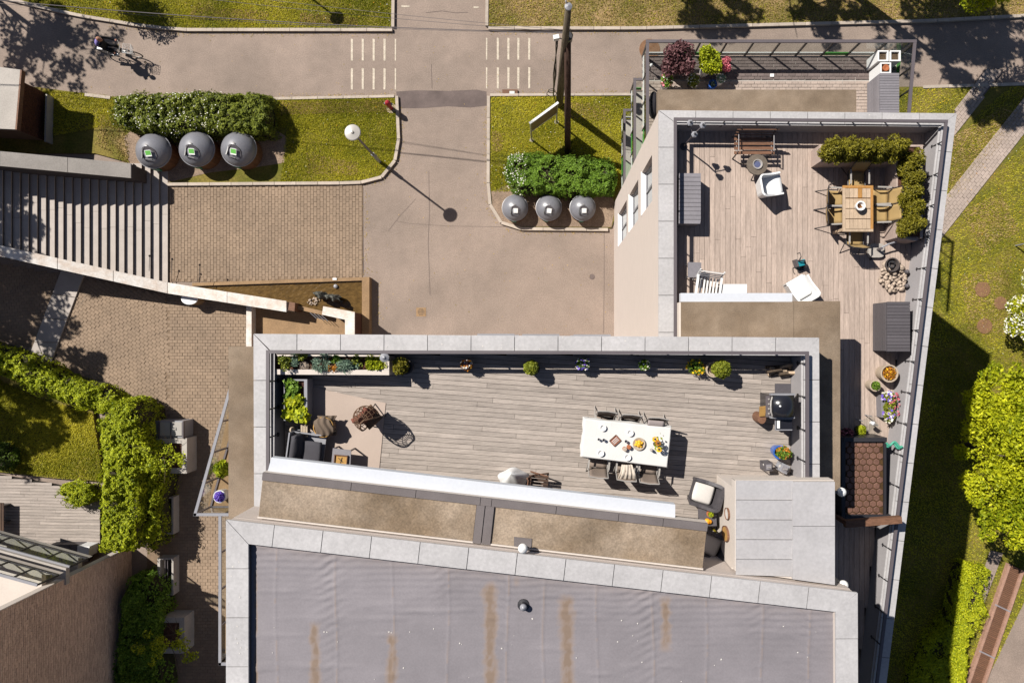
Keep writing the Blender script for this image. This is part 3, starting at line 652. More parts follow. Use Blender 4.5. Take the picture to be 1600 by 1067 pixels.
# north balconies, one above the other
XB0, XB1, YB0, YB1 = 3.05, 11.18, 5.98, 9.12
def balcony(zf, label, kick):
    MB().bx(XB0 + .02, XB1 - .05, YB0, YB1 - .03, zf - .28, zf - .03).build('balcony_slab', MT['conc'], east)
    if zf > 7:
        bricks('paver', [(XB0 + .05, 8.33), (XB1 - .1, 8.33), (XB1 - .1, YB1 - .06), (XB0 + .05, YB1 - .06)], zf, .2, .1, .008, 0, MT['paver_dark'], east)
        bricks('paver', [(XB0 + .05, YB0), (XB1 - .1, YB0), (XB1 - .1, 8.32), (XB0 + .05, 8.32)], zf, .2, .1, .008, 0, MT['paver_grey'], east)
    else: MB().bx(XB0 + .04, XB1 - .1, YB0, YB1 - .06, zf - .03, zf).build('balcony_floor', MT['conc'], east)
    g = thing('balcony_railing', label, 'railing', (XB0, YB1, zf)); zr = zf + 1.0
    b = MB(); b.bx(XB0 - .05, XB1 + .05, YB1 - .045, YB1 + .045, zr - .05, zr); b.bx(XB0 - .045, XB0 + .045, YB0 - (.35 if zf < 7 else .1), YB1 - .045, zr - .05, zr - .003)
    b.prism([(XB1 + .045, YB1 - .045), (XB1 - .045, YB1 - .045), (XB1 - .3, YB0 + .1), (XB1 - .2, YB0 + .1)], zr - .05, zr - .003); b.build('handrail', MT['metal_dark'], g)
    n = 10; sx = (XB1 - XB0) / n
    for i in range(n + 1): MB().bx(XB0 + i * sx - .022, XB0 + i * sx + .022, YB1 - .03, YB1 + .02, zf - .2, zr - .05).build('post', MT['metal_black'], g)
    for i in range(n):
        MB().bx(XB0 + i * sx + .03, XB0 + (i + 1) * sx - .03, YB1 + .0, YB1 + .012, zf + .17, zr - .06).build('pane', MT['glass'], g)
        MB().bx(XB0 + i * sx + .03, XB0 + (i + 1) * sx - .03, YB1 + .0, YB1 + .02, zf - .05, zf + .15).build('kick_panel', MT['green_panel' if i in kick else 'pale_panel'], g)
    ys = [YB1 - .05 - i * .78 for i in range(5)]
    for i, y in enumerate(ys): MB().bx(XB0 - .02, XB0 + .02, y - .022, y + .022, zf - .2, zr - .05).build('post', MT['metal_black'], g)
    for i in range(4):
        gr = (i == int(zf) % 3 + 1)
        MB().bx(XB0 - .008, XB0 + .004, ys[i + 1] + .03, ys[i] - .03, zf + .17, zr - .06).build('pane', MT['glass_green' if gr else 'glass'], g)
        MB().bx(XB0 - .008, XB0 + .012, ys[i + 1] + .03, ys[i] - .03, zf - .05, zf + .15).build('kick_panel', MT['green_panel' if gr else 'pale_panel'], g)
    for i in range(4):
        yy0, yy1 = YB1 - .05 - i * .7, YB1 - .05 - (i + 1) * .7; f = lambda yy: XB1 - .25 * (YB1 - yy) / 3.1
        MB().prism([(f(yy0) - .006, yy0 - .02), (f(yy0) + .006, yy0 - .02), (f(yy1) + .006, yy1 + .02), (f(yy1) - .006, yy1 + .02)], zf + .05, zr - .06).build('pane', MT['glass'], g)
        MB().bx(f(yy0) - .02, f(yy0) + .02, yy0 - .02, yy0 + .02, zf - .1, zr - .06).build('post', MT['metal_black'], g)
        MB().prism([(f(yy0) - .006, yy0 - .03), (f(yy0) + .014, yy0 - .03), (f(yy1) + .014, yy1 + .03), (f(yy1) - .006, yy1 + .03)], zf - .05, zf + .15).build('kick_panel', MT['green_panel' if i % 2 == 0 else 'pale_panel'], g)
balcony(8.0, 'glass balcony railing with green and pale kick strips round the paved top balcony', (1, 2, 7))
balcony(4.95, 'glass and steel balcony railing one floor below the paved top balcony', (0, 3))
balcony(1.75, 'lowest glass balcony railing of the stack beside the lawn with the sign', (1, 4))
MB().bx(XB0 + .4, XB1 - .5, YB0, YB1 - .4, -.05, 1.45).build('plinth', MT['facade'], east)

# ---- middle block with the dining terrace
ZM, ZMD = 14.28, 13.62
mid = thing('apartment_building', 'middle apartment block crowned by the upper timber terrace with the white dining table', 'building', P(830, 600, 0))
MO = [(396, 521), (1280, 527), (1281, 790), (397, 812)]; MI = [(425, 549.5), (1256, 551.5), (1256.5, 800), (424, 830)]
mo = [P(x, y, ZM) for x, y in MO]; mi = [P(x, y, ZM) for x, y in MI]
b = MB(); b.prism([(mo[0].x + .03, mo[0].y - .03), (mo[1].x - .03, mo[1].y - .03), (mo[1].x - .03, -5.0), (mo[0].x + .03, -5.0)], -.05, ZMD - .14); b.build('wall', MT['facade'], mid)
mo_ = [mo[0] + Vector((sh, -sh, 0)), mo[1] + Vector((-sh, -sh, 0)), mo[2] + Vector((-sh, 0, 0)), mo[3] + Vector((sh, 0, 0))]
parapet(mid, mo_, mi, ZMD - .14, ZM - .055, (0, 1)); MB().prism([(p.x, p.y) for p in (mo_[0], mo_[3], mi[3], mi[0])], ZMD - .14, ZM - .055).build('parapet', MT['facade'], mid)
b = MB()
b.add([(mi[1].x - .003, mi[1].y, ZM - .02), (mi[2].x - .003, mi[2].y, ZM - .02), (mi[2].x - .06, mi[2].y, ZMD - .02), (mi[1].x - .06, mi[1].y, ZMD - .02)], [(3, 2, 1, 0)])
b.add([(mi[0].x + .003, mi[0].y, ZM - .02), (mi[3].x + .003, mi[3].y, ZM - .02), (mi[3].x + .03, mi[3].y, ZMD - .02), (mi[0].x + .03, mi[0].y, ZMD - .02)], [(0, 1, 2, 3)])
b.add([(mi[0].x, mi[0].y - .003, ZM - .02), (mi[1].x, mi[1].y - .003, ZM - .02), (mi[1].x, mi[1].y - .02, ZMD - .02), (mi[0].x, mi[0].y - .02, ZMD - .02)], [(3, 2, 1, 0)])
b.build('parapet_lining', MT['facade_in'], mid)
b = MB()
for a, c in ((mi[1], mi[2]), (mi[3], mi[0])):
    d = (c - a); n = Vector((d.y, -d.x, 0)).normalized() * .022; b.box((a + c) / 2 + n + Vector((0, 0, -.06)), (d.length - .08, .038, .03), math.atan2(d.y, d.x))
b.build('flashing', MT['coping'], mid)
coping(mid, MO, MI, ZM, [13, 4, 0, 0]); coping(mid, [MO[3], MO[0]], [MI[3], MI[0]], ZM, [4])
dk = [(mi[0].x + .035, mi[0].y - .025), (mi[1].x - .065, mi[1].y - .025), (mi[1].x - .065, -6.1), (mi[0].x + .035, -4.5)]
MB().prism(dk, ZMD - .18, ZMD - .045).build('deck_underlay', MT['under'], mid)
boards(mid, dk, ZMD, -.075, .114, MT['deck_grey'], lens=(2.6, 4.9), seed=9, gap=.008)
zr = ZM + .2
rp = [(mi[0].x - .01, -3.05, zr), (mi[0].x - .01, mi[0].y + .01, zr), (mi[1].x + .0, mi[1].y + .01, zr), (mi[1].x + .0, -3.15, zr)]
posts = [(-5.5 + i * .82, mi[0].y - .02, zr, 0, 1) for i in range(14)] + [(mi[1].x - .03, -.5 - t, zr, 1, 0) for t in (0, .75, 1.5, 2.2)] + [(mi[0].x + .03, -.9 - t, zr, -1, 0) for t in (0, .62, 1.25, 1.9)]
railing('terrace_railing', 'dark grey handrail on brackets round the upper roof terrace with the white dining table', rp, posts, .075)
# penthouse roof between terrace and grey roof
ZPM = 15.25
q = PX([(411, 737), (1106, 816.5), (1098, 889), (403, 808)], ZPM)
MB().prism(q, ZPM - .28, ZPM - .02).build('roof_slab', MT['wallwhite'], mid)
def lerp_q(u0, u1, v0, v1):
    f = lambda u, v: Vector((*q[0], 0)).lerp(Vector((*q[1], 0)), u).lerp(Vector((*q[3], 0)).lerp(Vector((*q[2], 0)), u), v)
    return [tuple(f(u, v)[:2]) for u, v in ((u0, v0), (u1, v0), (u1, v1), (u0, v1))]
MB().prism(lerp_q(.001, .482, .17, .965), ZPM - .02, ZPM + .0).build('felt_roof', MT['felt_dry'], mid)
MB().prism(lerp_q(.523, .999, .17, .965), ZPM - .02, ZPM + .0).build('felt_roof', MT['felt_dry'], mid)
us = [0, .2, .345, .49, .515, .66, .8, .9, 1.0]
for u0, u1 in zip(us, us[1:]): MB().prism(lerp_q(u0 + .0006, u1 - .0006, .0, .168), ZPM - .02, ZPM + .035).build('felt_strip', MT['felt_grey'], mid)
MB().prism(lerp_q(.483, .501, .17, .99), ZPM - .02, ZPM + .05).build('felt_strip', MT['felt_grey'], mid)
MB().prism(lerp_q(.503, .522, .17, .99), ZPM - .02, ZPM + .047).build('felt_strip', MT['felt_grey'], mid)
MB().prism(lerp_q(.0, 1, .968, 1.0), ZPM - .02, ZPM + .03).build('roof_trim', MT['wallwhite'], mid)
cz = 15.08
MB().prism(PX([(424, 714), (1055, 787.5), (1055, 810), (418, 737)], cz), cz - .2, cz).build('cornice', MT['cornice'], mid)
wq = [(-6.1, -4.0), (3.0, -4.95), (3.0, -5.6), (-6.1, -4.6)]; MB().prism(wq, ZMD - .05, ZPM - .27).build('penthouse_wall', MT['wallwhite'], mid)
MB().prism(PX([(803, 838), (831, 841), (830, 859), (803, 856)], ZPM + .02), ZPM - .01, ZPM + .02).build('roof_patch', MT['felt_grey'], mid)
# stair house
ZS = 15.24; ks = K(ZS); xs0 = 265 * K(ZMD) / 36; ys0 = (533 - 741) * K(ZMD) / 36; ys1 = (533 - 893) * ks / 36
MB().prism([(xs0, ys0), (6.1, ys0), (6.1, -5.35), (xs0, -4.95)], ZMD - .05, ZS - .3).build('stair_house_wall', MT['wallwhite'], mid)
MB().bx(xs0 + .0, 6.12, ys0 - .02 + .2, ys0 + .2, ZS - .3, ZS + .01).build('roof_edge', MT['wallwhite'], mid)
MB().prism([(xs0, ys0 + .19), (6.12, ys0 + .19), (6.12, -5.2), (xs0, -4.9)], ZS - .3, ZS - .03).build('roof_slab', MT['wallwhite'], mid)
for i in range(5):
    y0, y1 = 749.5 + i * 30.8, 749.5 + (i + 1) * 30.8 - .7
    if i == 4: y1 = 897
    MB().prism(PX([(1150, y0), (1238, y0 + .5), (1238, y1 + (3 if i == 4 else .5)), (1150, y1)], ZS), [ZS - .03] * 4, [ZS + .045, ZS + .045, ZS - .0, ZS - .0]).build('roof_panel', MT['roofmetal'], mid)
for y0, y1 in ((752, 821), (821.8, 913)):
    MB().prism(PX([(1239, y0), (1304.5, y0), (1304.5, y1), (1239, y1 - (9 if y1 > 900 else 0))], ZS + .06), ZS - .25, ZS + .06).build('roof_panel', MT['roofmetal'], mid)
# west canopy
MB().prism(PX([(357, 541), (400, 541), (400, 812), (357, 812)], 14.0), 13.75, 14.0).build('canopy', MT['felt'], mid)

# ---- south block with the grey membrane roof
ZB = 15.6
south = thing('apartment_building', 'south apartment block with the large flat grey membrane roof', 'building', P(850, 960, 0))
BO = [(353, 811), (1340, 925), (1343, 1500), (353, 1500)]; BI = [(388, 849), (1306, 952.5), (1309, 1530), (388, 1530)]
bo = [P(x, y, ZB) for x, y in BO]; bi = [P(x, y, ZB) for x, y in BI]
b = MB().prism([(bo[0].x + .03, bo[0].y - .03), (bo[1].x - .03, bo[1].y - .03), (bo[2].x - .03, bo[2].y), (bo[3].x + .03, bo[3].y)], -.05, ZB - .3); b.build('wall', MT['facade'], south)
bo_ = [bo[0] + Vector((sh, -sh, 0)), bo[1] + Vector((-sh, -sh, 0)), bo[2] + Vector((-sh, 0, 0)), bo[3] + Vector((sh, 0, 0))]
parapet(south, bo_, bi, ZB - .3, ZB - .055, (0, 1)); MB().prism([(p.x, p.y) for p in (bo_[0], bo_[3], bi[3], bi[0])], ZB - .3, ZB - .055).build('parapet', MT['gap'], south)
coping(south, BO, BI, ZB, [13, 8, 0, 0]); coping(south, [BO[3], BO[0]], [BI[3], BI[0]], ZB, [9])
# membrane: wrinkles and seam ridges in the mesh, silt left along the seams
ZMB = ZB - .15; nx, ny = 420, 240
x0, x1, y0, y1 = bi[0].x, bi[1].x + .1, bi[3].y, bi[0].y + .02
xs, fy = np.meshgrid(np.linspace(x0, x1, nx), np.linspace(0, 1, ny)); ytop = bi[0].y + (xs - bi[0].x) * (bi[1].y - bi[0].y) / (bi[1].x - bi[0].x) + .03; ys = y0 + fy * (ytop - y0)
pxx = 855 + xs * 36 / K(ZMB); pyy = 533 - ys * 36 / K(ZMB); d = ytop - ys
lapz = 0
seams = [432, 525, 614, 700, 793, 850, 933, 1020, 1103, 1190, 1265]
z = .012 * (fbm(xs * 1.2, ys * .5, 11) - .5)
for i, s in enumerate(seams):
    dd = pxx - s - 2 * np.sin(pyy / 40 + i); z += .008 * np.exp(-(dd / 1.6) ** 2)
    wr = (.5 + .5 * math.sin(i * 2.1)) * np.exp(-np.abs(dd + 10) / 16) * np.exp(-np.maximum(d - .1, 0) / (.5 + .9 * (i % 3))); z += .016 * wr * np.sin((pyy + .5 * pxx * (1 if i % 2 else -1)) / 2.2 + 4 * fbm(xs * 2, ys * 2, 4))
z += .011 * np.exp(-np.maximum(d, 0) / .5) * np.sin(pyy / 1.6 + 5 * fbm(xs, ys, 7)) + .03 * np.maximum(fbm(xs * .9, ys * 6, 21) - .55, 0) * 2
dirt = np.zeros_like(xs)
for cx, w, ya, yb in ((492, 12, 968, 1090), (612, 9, 985, 1080), (766, 12, 905, 1120), (886, 12, 925, 1120), (1040, 10, 928, 1020), (400, 3, 880, 1100), (808, 8, 898, 918), (620, 14, 876, 884)):
    wv = w * (.2 + 1.3 * fbm(np.full_like(pyy, cx * .1), pyy / 22, cx) + .5 * (fbm(pxx / 5, pyy / 4, cx + 3) - .5)); e = np.clip((pyy - ya) / 14, 0, 1) * np.clip((yb - pyy) / 20, 0, 1)
    dirt = np.maximum(dirt, np.clip(1.35 - np.abs(pxx - cx - 5 * (fbm(pyy / 30, pyy * 0, cx) - .5)) / np.maximum(wv, .1), 0, 1) ** 1.1 * e * np.clip(.25 + 1.2 * fbm(pxx / 5, pyy / 9, 5), 0, 1.2))
dirt = np.maximum(dirt, .35 * np.exp(-np.maximum(d, 0) / .12) * fbm(pxx / 9, pyy / 5, 8) * 1.6)
for i, s in enumerate(seams): dirt = np.maximum(dirt, .32 * np.exp(-((pxx - s - 2 * np.sin(pyy / 40 + i)) / 1.1) ** 2) * (fbm(pyy / 14, pyy * 0, i) > .42))
dirt = np.clip(dirt, 0, 1); V = np.stack([xs, ys, ZMB + z], -1).reshape(-1, 3)
idx = np.arange(nx * ny).reshape(ny, nx); F = np.stack([idx[:-1, :-1], idx[:-1, 1:], idx[1:, 1:], idx[1:, :-1]], -1).reshape(-1, 4)
mm = mat('roof_membrane', alb(152, 146, 151), .75, .07, .7, .06, 24, blot=.06, spec=.35)
t = mm.node_tree; at = t.nodes.new('ShaderNodeAttribute'); at.attribute_name = 'tint'; mx = t.nodes.new('ShaderNodeMix'); mx.data_type = 'RGBA'
bs = [n for n in t.nodes if n.type == 'BSDF_PRINCIPLED'][0]; src = bs.inputs['Base Color'].links[0].from_socket
cr = t.nodes.new('ShaderNodeValToRGB'); e = cr.color_ramp.elements; e[0].position = .15; e[0].color = (*alb(176, 152, 134), 1); e[1].position = .85; e[1].color = (*alb(148, 128, 113), 1)
mr = t.nodes.new('ShaderNodeMapRange'); mr.inputs['From Max'].default_value = .8; t.links.new(at.outputs['Fac'], mr.inputs['Value']); t.links.new(at.outputs['Fac'], cr.inputs['Fac'])
t.links.new(mr.outputs['Result'], mx.inputs['Factor']); t.links.new(src, mx.inputs['A']); t.links.new(cr.outputs['Color'], mx.inputs['B']); t.links.new(mx.outputs['Result'], bs.inputs['Base Color'])
np_mesh('roof_membrane', V, F, mm, south, dirt.ravel(), smooth=True)
p = P(818, 944, ZMB); v = thing('roof_vent', 'small round metal vent on the grey membrane roof', 'vent', p)
MB().lathe([(.13, 0), (.12, .02), (.075, .03), (.07, .12)], p, 16).build('collar', MT['metal_black'], v); MB().lathe([(.0, .1), (.075, .12), (.07, .17), (0, .2)], p, 14).build('cap', MT['metal_grey'], v, smooth=True)

# ---- west balconies of the middle and south blocks
def west_balc(rails, zf, label, npost, loc):
    g = thing('balcony_railing', label, 'railing', P(*loc, zf)); zr = zf + 1.0
    for a, c in rails:
        A, B = P(*a, zr), P(*c, zr); d = B - A; ang = math.atan2(d.y, d.x)
        MB().box((A + B) / 2, (d.length + .08, .085, .05), ang).build('handrail', MT['metal_grey'], g)
        MB().box((A + B) / 2 - Vector((0, 0, .98)), (d.length, .05, .05), ang).build('bottom_rail', MT['metal_dark'], g)
        n = max(1, round(d.length / 1.0))
        for i in range(n + 1): MB().box(A.lerp(B, i / n) - Vector((0, 0, .5)), (.045, .045, .95), ang).build('post', MT['metal_dark'], g)
        for i in range(n): MB().box(A.lerp(B, (i + .5) / n) - Vector((0, 0, .48)), (d.length / n - .08, .012, .86), ang).build('pane', MT['glass'], g)
    return g
MB().prism(PX([(366, 600), (325, 790), (352, 800), (430, 800), (430, 600)], 8.0), 7.75, 8.0).build('balcony_slab', MT['conc_warm'], mid)
west_balc([((359, 610), (305, 803)), ((305, 803), (362, 803))], 8.0, 'slanted glass balcony railing at the west wall with the pot of violet flowers behind it', 4, (330, 780))
MB().prism(PX([(352, 830), (352, 1020), (430, 1020), (430, 830)], 8.0), 7.75, 7.996).build('balcony_slab', MT['conc_warm'], south)
west_balc([((344, 806), (344, 1036)), ((344, 1036), (365, 1036))], 7.99, 'straight steel balcony railing along the west wall below the slanted one', 4, (346, 920))

def droppings(nm, n, fn, parent):
    b = MB()
    for i in range(n):
        x, y, z = fn(); r = random.uniform(.006, .022); m = 7; a0 = random.random() * 6
        b.add([(x + r * random.uniform(.5, 1.2) * math.cos(a0 + j * 6.283 / m), y + r * random.uniform(.5, 1.2) * math.sin(a0 + j * 6.283 / m), z) for j in range(m)], [tuple(range(m))])
    b.build(nm, MT['cushion_white'], parent, kind='stuff')
def rr(pxa, pxb, pya, pyb, z): return lambda: tuple(P(random.uniform(pxa, pxb), random.uniform(pya, pyb), z))
droppings('bird_droppings', 34, rr(395, 1300, 960, 1066, ZMB + .014), south); droppings('bird_droppings', 14, rr(356, 385, 830, 1060, ZB + .005), south)
droppings('bird_droppings', 22, rr(400, 1275, 524, 546, ZM + .005), mid); droppings('bird_droppings', 12, rr(1035, 1480, 176, 188, ZE + .005), east)
# windows in the street faces of the middle and south blocks
def face_window(parent, c, w_, h, north):
    d = Vector((1, 0, 0)) if north else Vector((0, 1, 0)); n = Vector((0, 1, 0)) if north else Vector((-1, 0, 0)); c = Vector(c); t = (lambda a, o, z: (a, o, z)) if north else (lambda a, o, z: (o, a, z))
    b = MB()
    for s in (-1, 1): b.box(c + d * s * (w_ / 2 - .03) + n * .02, t(.06, .06, h)); b.box(c + Vector((0, 0, s * (h / 2 - .03))) + n * .02, t(w_ - .12, .06, .06))
    b.box(c + n * .02, t(.05, .055, h - .12)); f = b.build('window', MT['metal_dark'], parent)
    MB().box(c + n * .012, t(w_ - .12, .03, h - .12)).build('pane', MT['window'], f); MB().box(c + n * .06 - Vector((0, 0, h / 2 + .02)), t(w_ + .06, .14, .03)).build('sill', MT['metal_grey'], f)
yN = lambda x: mo[0].y - .03 + (mo[1].y - mo[0].y) * (x - mo[0].x) / (mo[1].x - mo[0].x)
for zc in (2.6, 5.9, 9.2):
    for x in (-1.6, -.2, 1.4): face_window(mid, (x, yN(x), zc), 1.1, 1.5, True)
    for y in (-3.2,): face_window(mid, (mo[0].x + .03, y, zc + 2.2), 1.2, 1.5, False)
    for y in (-7.6, -11.2, -14.8): face_window(south, (bo[0].x + .03 + (y - bo[0].y) * 0, y, zc + 2.2), 1.3, 1.5, False)
# ------------------------------------------------------------------ west side: stairs, walls, paved courts, pond
RISE = .115
def zst(px): return max(0., (262 - px) / 13.6 * RISE)
stairs = thing('stone_staircase', 'wide flight of pale stone steps rising to the left between two white topped walls', 'stairs', P(130, 350, 0))
for i in range(24):
    xr, xl = 262 - 13.6 * i, 262 - 13.6 * (i + 1); z = RISE * (i + 1)
    yt = lambda x: 283 if x < 205 else 283; yb = lambda x: 385 + (x) * .2156 + 6
    yy = [255, (255 + yb(xr)) / 2 + random.uniform(-18, 18), yb(xr) + 8]
    for y0, y1 in zip(yy, yy[1:]):
        q = [P(xl - 1, y0, z), P(xr, y0 + .0, z), P(xr, y1 - .3, z), P(xl - 1, y1 - .3, z)]
        zz_ = z + random.uniform(-.002, .002); MB().prism([(v.x, v.y) for v in q], zz_ - .03, zz_).build('stair_tread', MT['step'], stairs)
    q = [P(xl - 1, 255, z), P(xr - .35, 255, z), P(xr - .35, yb(xr) + 8, z), P(xl - 1, yb(xr) + 8, z)]; MB().prism([(v.x, v.y) for v in q], max(-.05, z - .35), z - .034).build('riser', MT['riser'], stairs)  # riser below the pale tread, its shade put into the colour
def wall_line(name, label, pts, thick_px, ztop, zb=-.05, mtop='conc_wall', mside='conc', cat='wall', cap=.06):
    """wall along pixel points measured at its own top; left/top edge given, thickness downwards"""
    g = thing(name, label, cat, P(pts[0][0], pts[0][1], 0)); A = [P(x, y, z) for (x, y), z in zip(pts, ztop)]; B = [P(x, y + thick_px, z) for (x, y), z in zip(pts, ztop)]
    for i in range(len(A) - 1):
        n = max(1, round((A[i + 1] - A[i]).length / 2.4))
        for j in range(n):
            a0, a1 = A[i].lerp(A[i + 1], j / n), A[i].lerp(A[i + 1], (j + 1) / n - .004); b0, b1 = B[i].lerp(B[i + 1], j / n), B[i].lerp(B[i + 1], (j + 1) / n - .004)
            b = MB(); vs = [(v.x, v.y, v.z - cap) for v in (b0, b1, a1, a0)] + [(v.x, v.y, v.z) for v in (b0, b1, a1, a0)]
            b.add(vs, [(3, 2, 1, 0), (4, 5, 6, 7), (0, 1, 5, 4), (1, 2, 6, 5), (2, 3, 7, 6), (3, 0, 4, 7)]); b.build('cap_stone', MT[mtop], g)
        a0, a1, b0, b1 = A[i], A[i + 1], B[i], B[i + 1]; s = .03
        b = MB(); n_ = Vector((a1.y - a0.y, a0.x - a1.x, 0)).normalized() * s
        q = [b0 - n_, b1 - n_, a1 + n_, a0 + n_]
        b.add([(v.x, v.y, zb) for v in q] + [(v.x, v.y, v.z - cap) for v in q], [(3, 2, 1, 0), (4, 5, 6, 7), (0, 1, 5, 4), (1, 2, 6, 5), (2, 3, 7, 6), (3, 0, 4, 7)]); b.build('wall_body', MT[mside], g)
    return g
wall_line('retaining_wall', 'grey capped retaining wall above the stairs beside the waste bins with green stickers', [(-260, 203), (0, 236), (205, 255)], 23, [4.5, 3.35, 1.45], mtop='conc', mside='riser')  # wall body darker than its cap: shade painted on the side
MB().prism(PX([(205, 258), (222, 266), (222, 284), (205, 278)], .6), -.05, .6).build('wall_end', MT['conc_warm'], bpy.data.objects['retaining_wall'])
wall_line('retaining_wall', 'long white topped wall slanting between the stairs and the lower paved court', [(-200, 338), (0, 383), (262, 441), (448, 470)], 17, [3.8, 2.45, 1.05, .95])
# thin handrail stakes on the wall
for i, (x, y) in enumerate(((268, 428), (311, 437), (233, 423))):
    p = P(x, y, .9); b = MB(); b.tube([p, p + Vector((.09, .62, .12))], .012, 6); o = b.build('thin_stake', MT['metal_black'])
    MB().lathe([(0, -.05), (.05, 0), (.0, .09)], p + Vector((.09, .62, .12)), 8).build('spike_light', MT['metal_black'], o)
    tag(o, 'thin black stake light on the long white wall, ' + ['over the paving joint', 'rightmost over the paving', 'over the lowest steps'][i], 'garden light', 'stake lights on the long wall')
def court(pts, nm): 
    o = struct(nm); MB().prism(PX(pts), -.05, .012).build('bedding', MT['joint'], o); return o
up = court([(262, 290), (567, 286), (567, 440), (262, 440)], 'paved_court')
bricks('paver', PX([(263, 291), (566, 287), (566, 433), (263, 440)]), .03, .21, .14, .007, math.pi / 2, MT['paver'], up)
lp = court([(60, 425), (420, 470), (420, 540), (400, 1200), (230, 1200), (230, 660), (60, 560)], 'lower_paved_court')
bricks('paver', PX([(262, 440), (388, 470), (396, 560), (380, 1100), (250, 1100), (250, 690), (262, 655)]), .03, .22, .14, .007, 0, MT['paver'], lp)
bricks('paver', PX([(128, 432), (262, 462), (262, 655), (180, 625), (84, 560)]), .03, .22, .14, .007, -.62, MT['paver'], lp)
bricks('paver', PX([(-60, 400), (98, 428), (55, 545), (-60, 520)]), .03, .22, .14, .007, .1, MT['paver'], lp)
for i, (x0, y0, x1, y1) in enumerate(((98, 428, 126, 436),)):
    n = 4
    for j in range(n):
        f = lambda t: ((98 + (42 - 98) * t, 422 + (572 - 422) * t), (133 + (80 - 133) * t, 430 + (570 - 430) * t))
        (a, b_), (c, d) = f(j / n), f((j + 1) / n - .006)
        MB().prism(PX([a, b_, d, c]), -.05, .1).build('kerb_slab', MT['step'], lp)
MB().prism(PX([(84, 562), (136, 455), (138, 456), (87, 564)]), .0, .02).build('slot_drain', MT['metal_black'], lp)
MB().prism(PX([(385, 474), (393, 474), (393, 560), (384, 560)], .45), -.05, .45).build('side_wall', MT['conc_wall'], lp)
# bollard with a pale sloping top
p = P(309, 468, 0); o = thing('vent_bollard', 'short fat bollard with a pale oval top beside the long white wall', 'bollard', p)
MB().lathe([(.33, -.05), (.33, .62), (.30, .66), (0, .66)], p, 20, sx=1, sy=.7).build('body', MT['conc_warm'], o); MB().lathe([(.35, .66), (.35, .71), (0, .73)], p, 20, sx=1, sy=.7).build('cap', MT['white'], o)
# pond
pond = thing('garden_pond', 'walled pond of brown water in the corner of the paved court', 'pond', P(520, 465, 0)); zk = .42
kr = [(300, 441, 577, 432.5, 300, 446, 565, 438.5)]
MB().prism(PX([(300, 441.5), (577, 432.5), (577, 437.5), (300, 446.5)], zk), -.05, zk).build('pond_kerb', MT['conc_warm'], pond)
MB().prism(PX([(565.5, 438), (577, 437.5), (577, 560), (565.5, 560)], zk), -.05, zk - .003).build('pond_kerb', MT['conc_warm'], pond)
nx, ny = 150, 60; b = MB(); rx, ry = P(520, 480, .3).x, P(520, 480, .3).y
def wf(u, v):
    x_ = 302 + u * 264; y0_ = 446.5 - (x_ - 300) * .031; y1_ = max(y0_ + .5, 449 + (x_ - 302) * .178 + max(0, x_ - 545) * 1.5); p = P(x_, y0_ + (y1_ - y0_) * (1 - v), .3); d = math.hypot(p.x - rx, p.y - ry)
    return (p.x, p.y, .3 + .006 * math.sin(d * 26) / (1 + d * .6) + .003 * math.sin(p.x * 17 + p.y * 23) + .0025 * math.sin(p.x * 31 - p.y * 41))
b.grid(wf, nx, ny); b.build('water_surface', MT['water'], pond, smooth=True, kind=None)
# sculpture stone and glittering splash stones
p = P(509, 463, .3); o = thing('fountain_sculpture', 'long grey green weathered stone sculpture leaning in the pond', 'sculpture', p)
b = MB(); A_, B_ = P(490, 458.5, .95), P(529, 466.5, .95)
def sf(u, v):
    c = A_.lerp(B_, u); a = v * 2 * math.pi; r = .13 * (1 + .3 * math.sin(u * 9) + .25 * math.sin(u * 23 + a)) * (.55 + .45 * math.sin(math.pi * (u * .9 + .05)))
    return c + Vector((.05 * math.cos(a * 3), math.cos(a) * r * 1.1, math.sin(a) * r * 3.2 - .3))
b.grid(sf, 18, 12); b.build('stone', MT['rock'], o)
so_ = thing('splash_stones', 'cluster of wet white splash stones in the pond beside the stone sculpture', 'stones', P(492, 472, .3))
for i in range(26):
    x, y = 490 + random.gauss(0, 6), 470 + random.gauss(0, 3.5)
    if y > 478 and 1: continue
    MB().lathe([(0, -.05), (.05, 0), (.045, .03), (0, .05)], P(x, y, .33), 7, sx=random.uniform(.5, 1), sy=random.uniform(.5, 1)).build('stone', MT['pebble'], so_)
o = MB().lathe([(.07, 0), (.09, .08), (.05, .11), (0, .12)], P(525, 447, .3), 12).build('water_nozzle', MT['metal_grey']); tag(o, 'small round nozzle in the pond water near its top kerb', 'nozzle')
o = MB().box(P(523, 435.5, zk + .02), (.17, .09, .04)).build('paper_packet', MT['white']); tag(o, 'small white packet lying on the pond kerb', 'packet')
# wall corner in front of the middle block
wg = thing('courtyard_wall', 'white topped corner wall with brown tiled outer face between pond and middle block', 'wall', P(530, 500, 0)); zz = 1.6
MB().prism(PX([(505, 478), (554, 487), (554, 560), (539, 560), (539, 499), (503, 491)], zz), zz - .06, zz).build('cap_stone', MT['conc_wall'], wg)
MB().prism(PX([(506, 479), (553, 488), (553, 560), (540, 560), (540, 498), (504, 490)], zz), -.05, zz - .06).build('wall_body', MT['brick_red'], wg)
MB().prism(PX([(462, 476), (506, 486), (505, 492), (460, 482)], .55), -.05, .55).build('low_wall', MT['conc_warm'], wg)
MB().prism(PX([(452, 471), (461, 473), (460, 486), (450, 484)], .9), -.05, .9).build('gate_pier', MT['wood_brown'], wg)
for i in range(4):
    a = P(484 + i * 6, 487.5 + i * 1.4, .5); MB().tube([a, a + Vector((.28, -.26, -.02))], .012, 5).build('bar', MT['metal_grey'], wg)
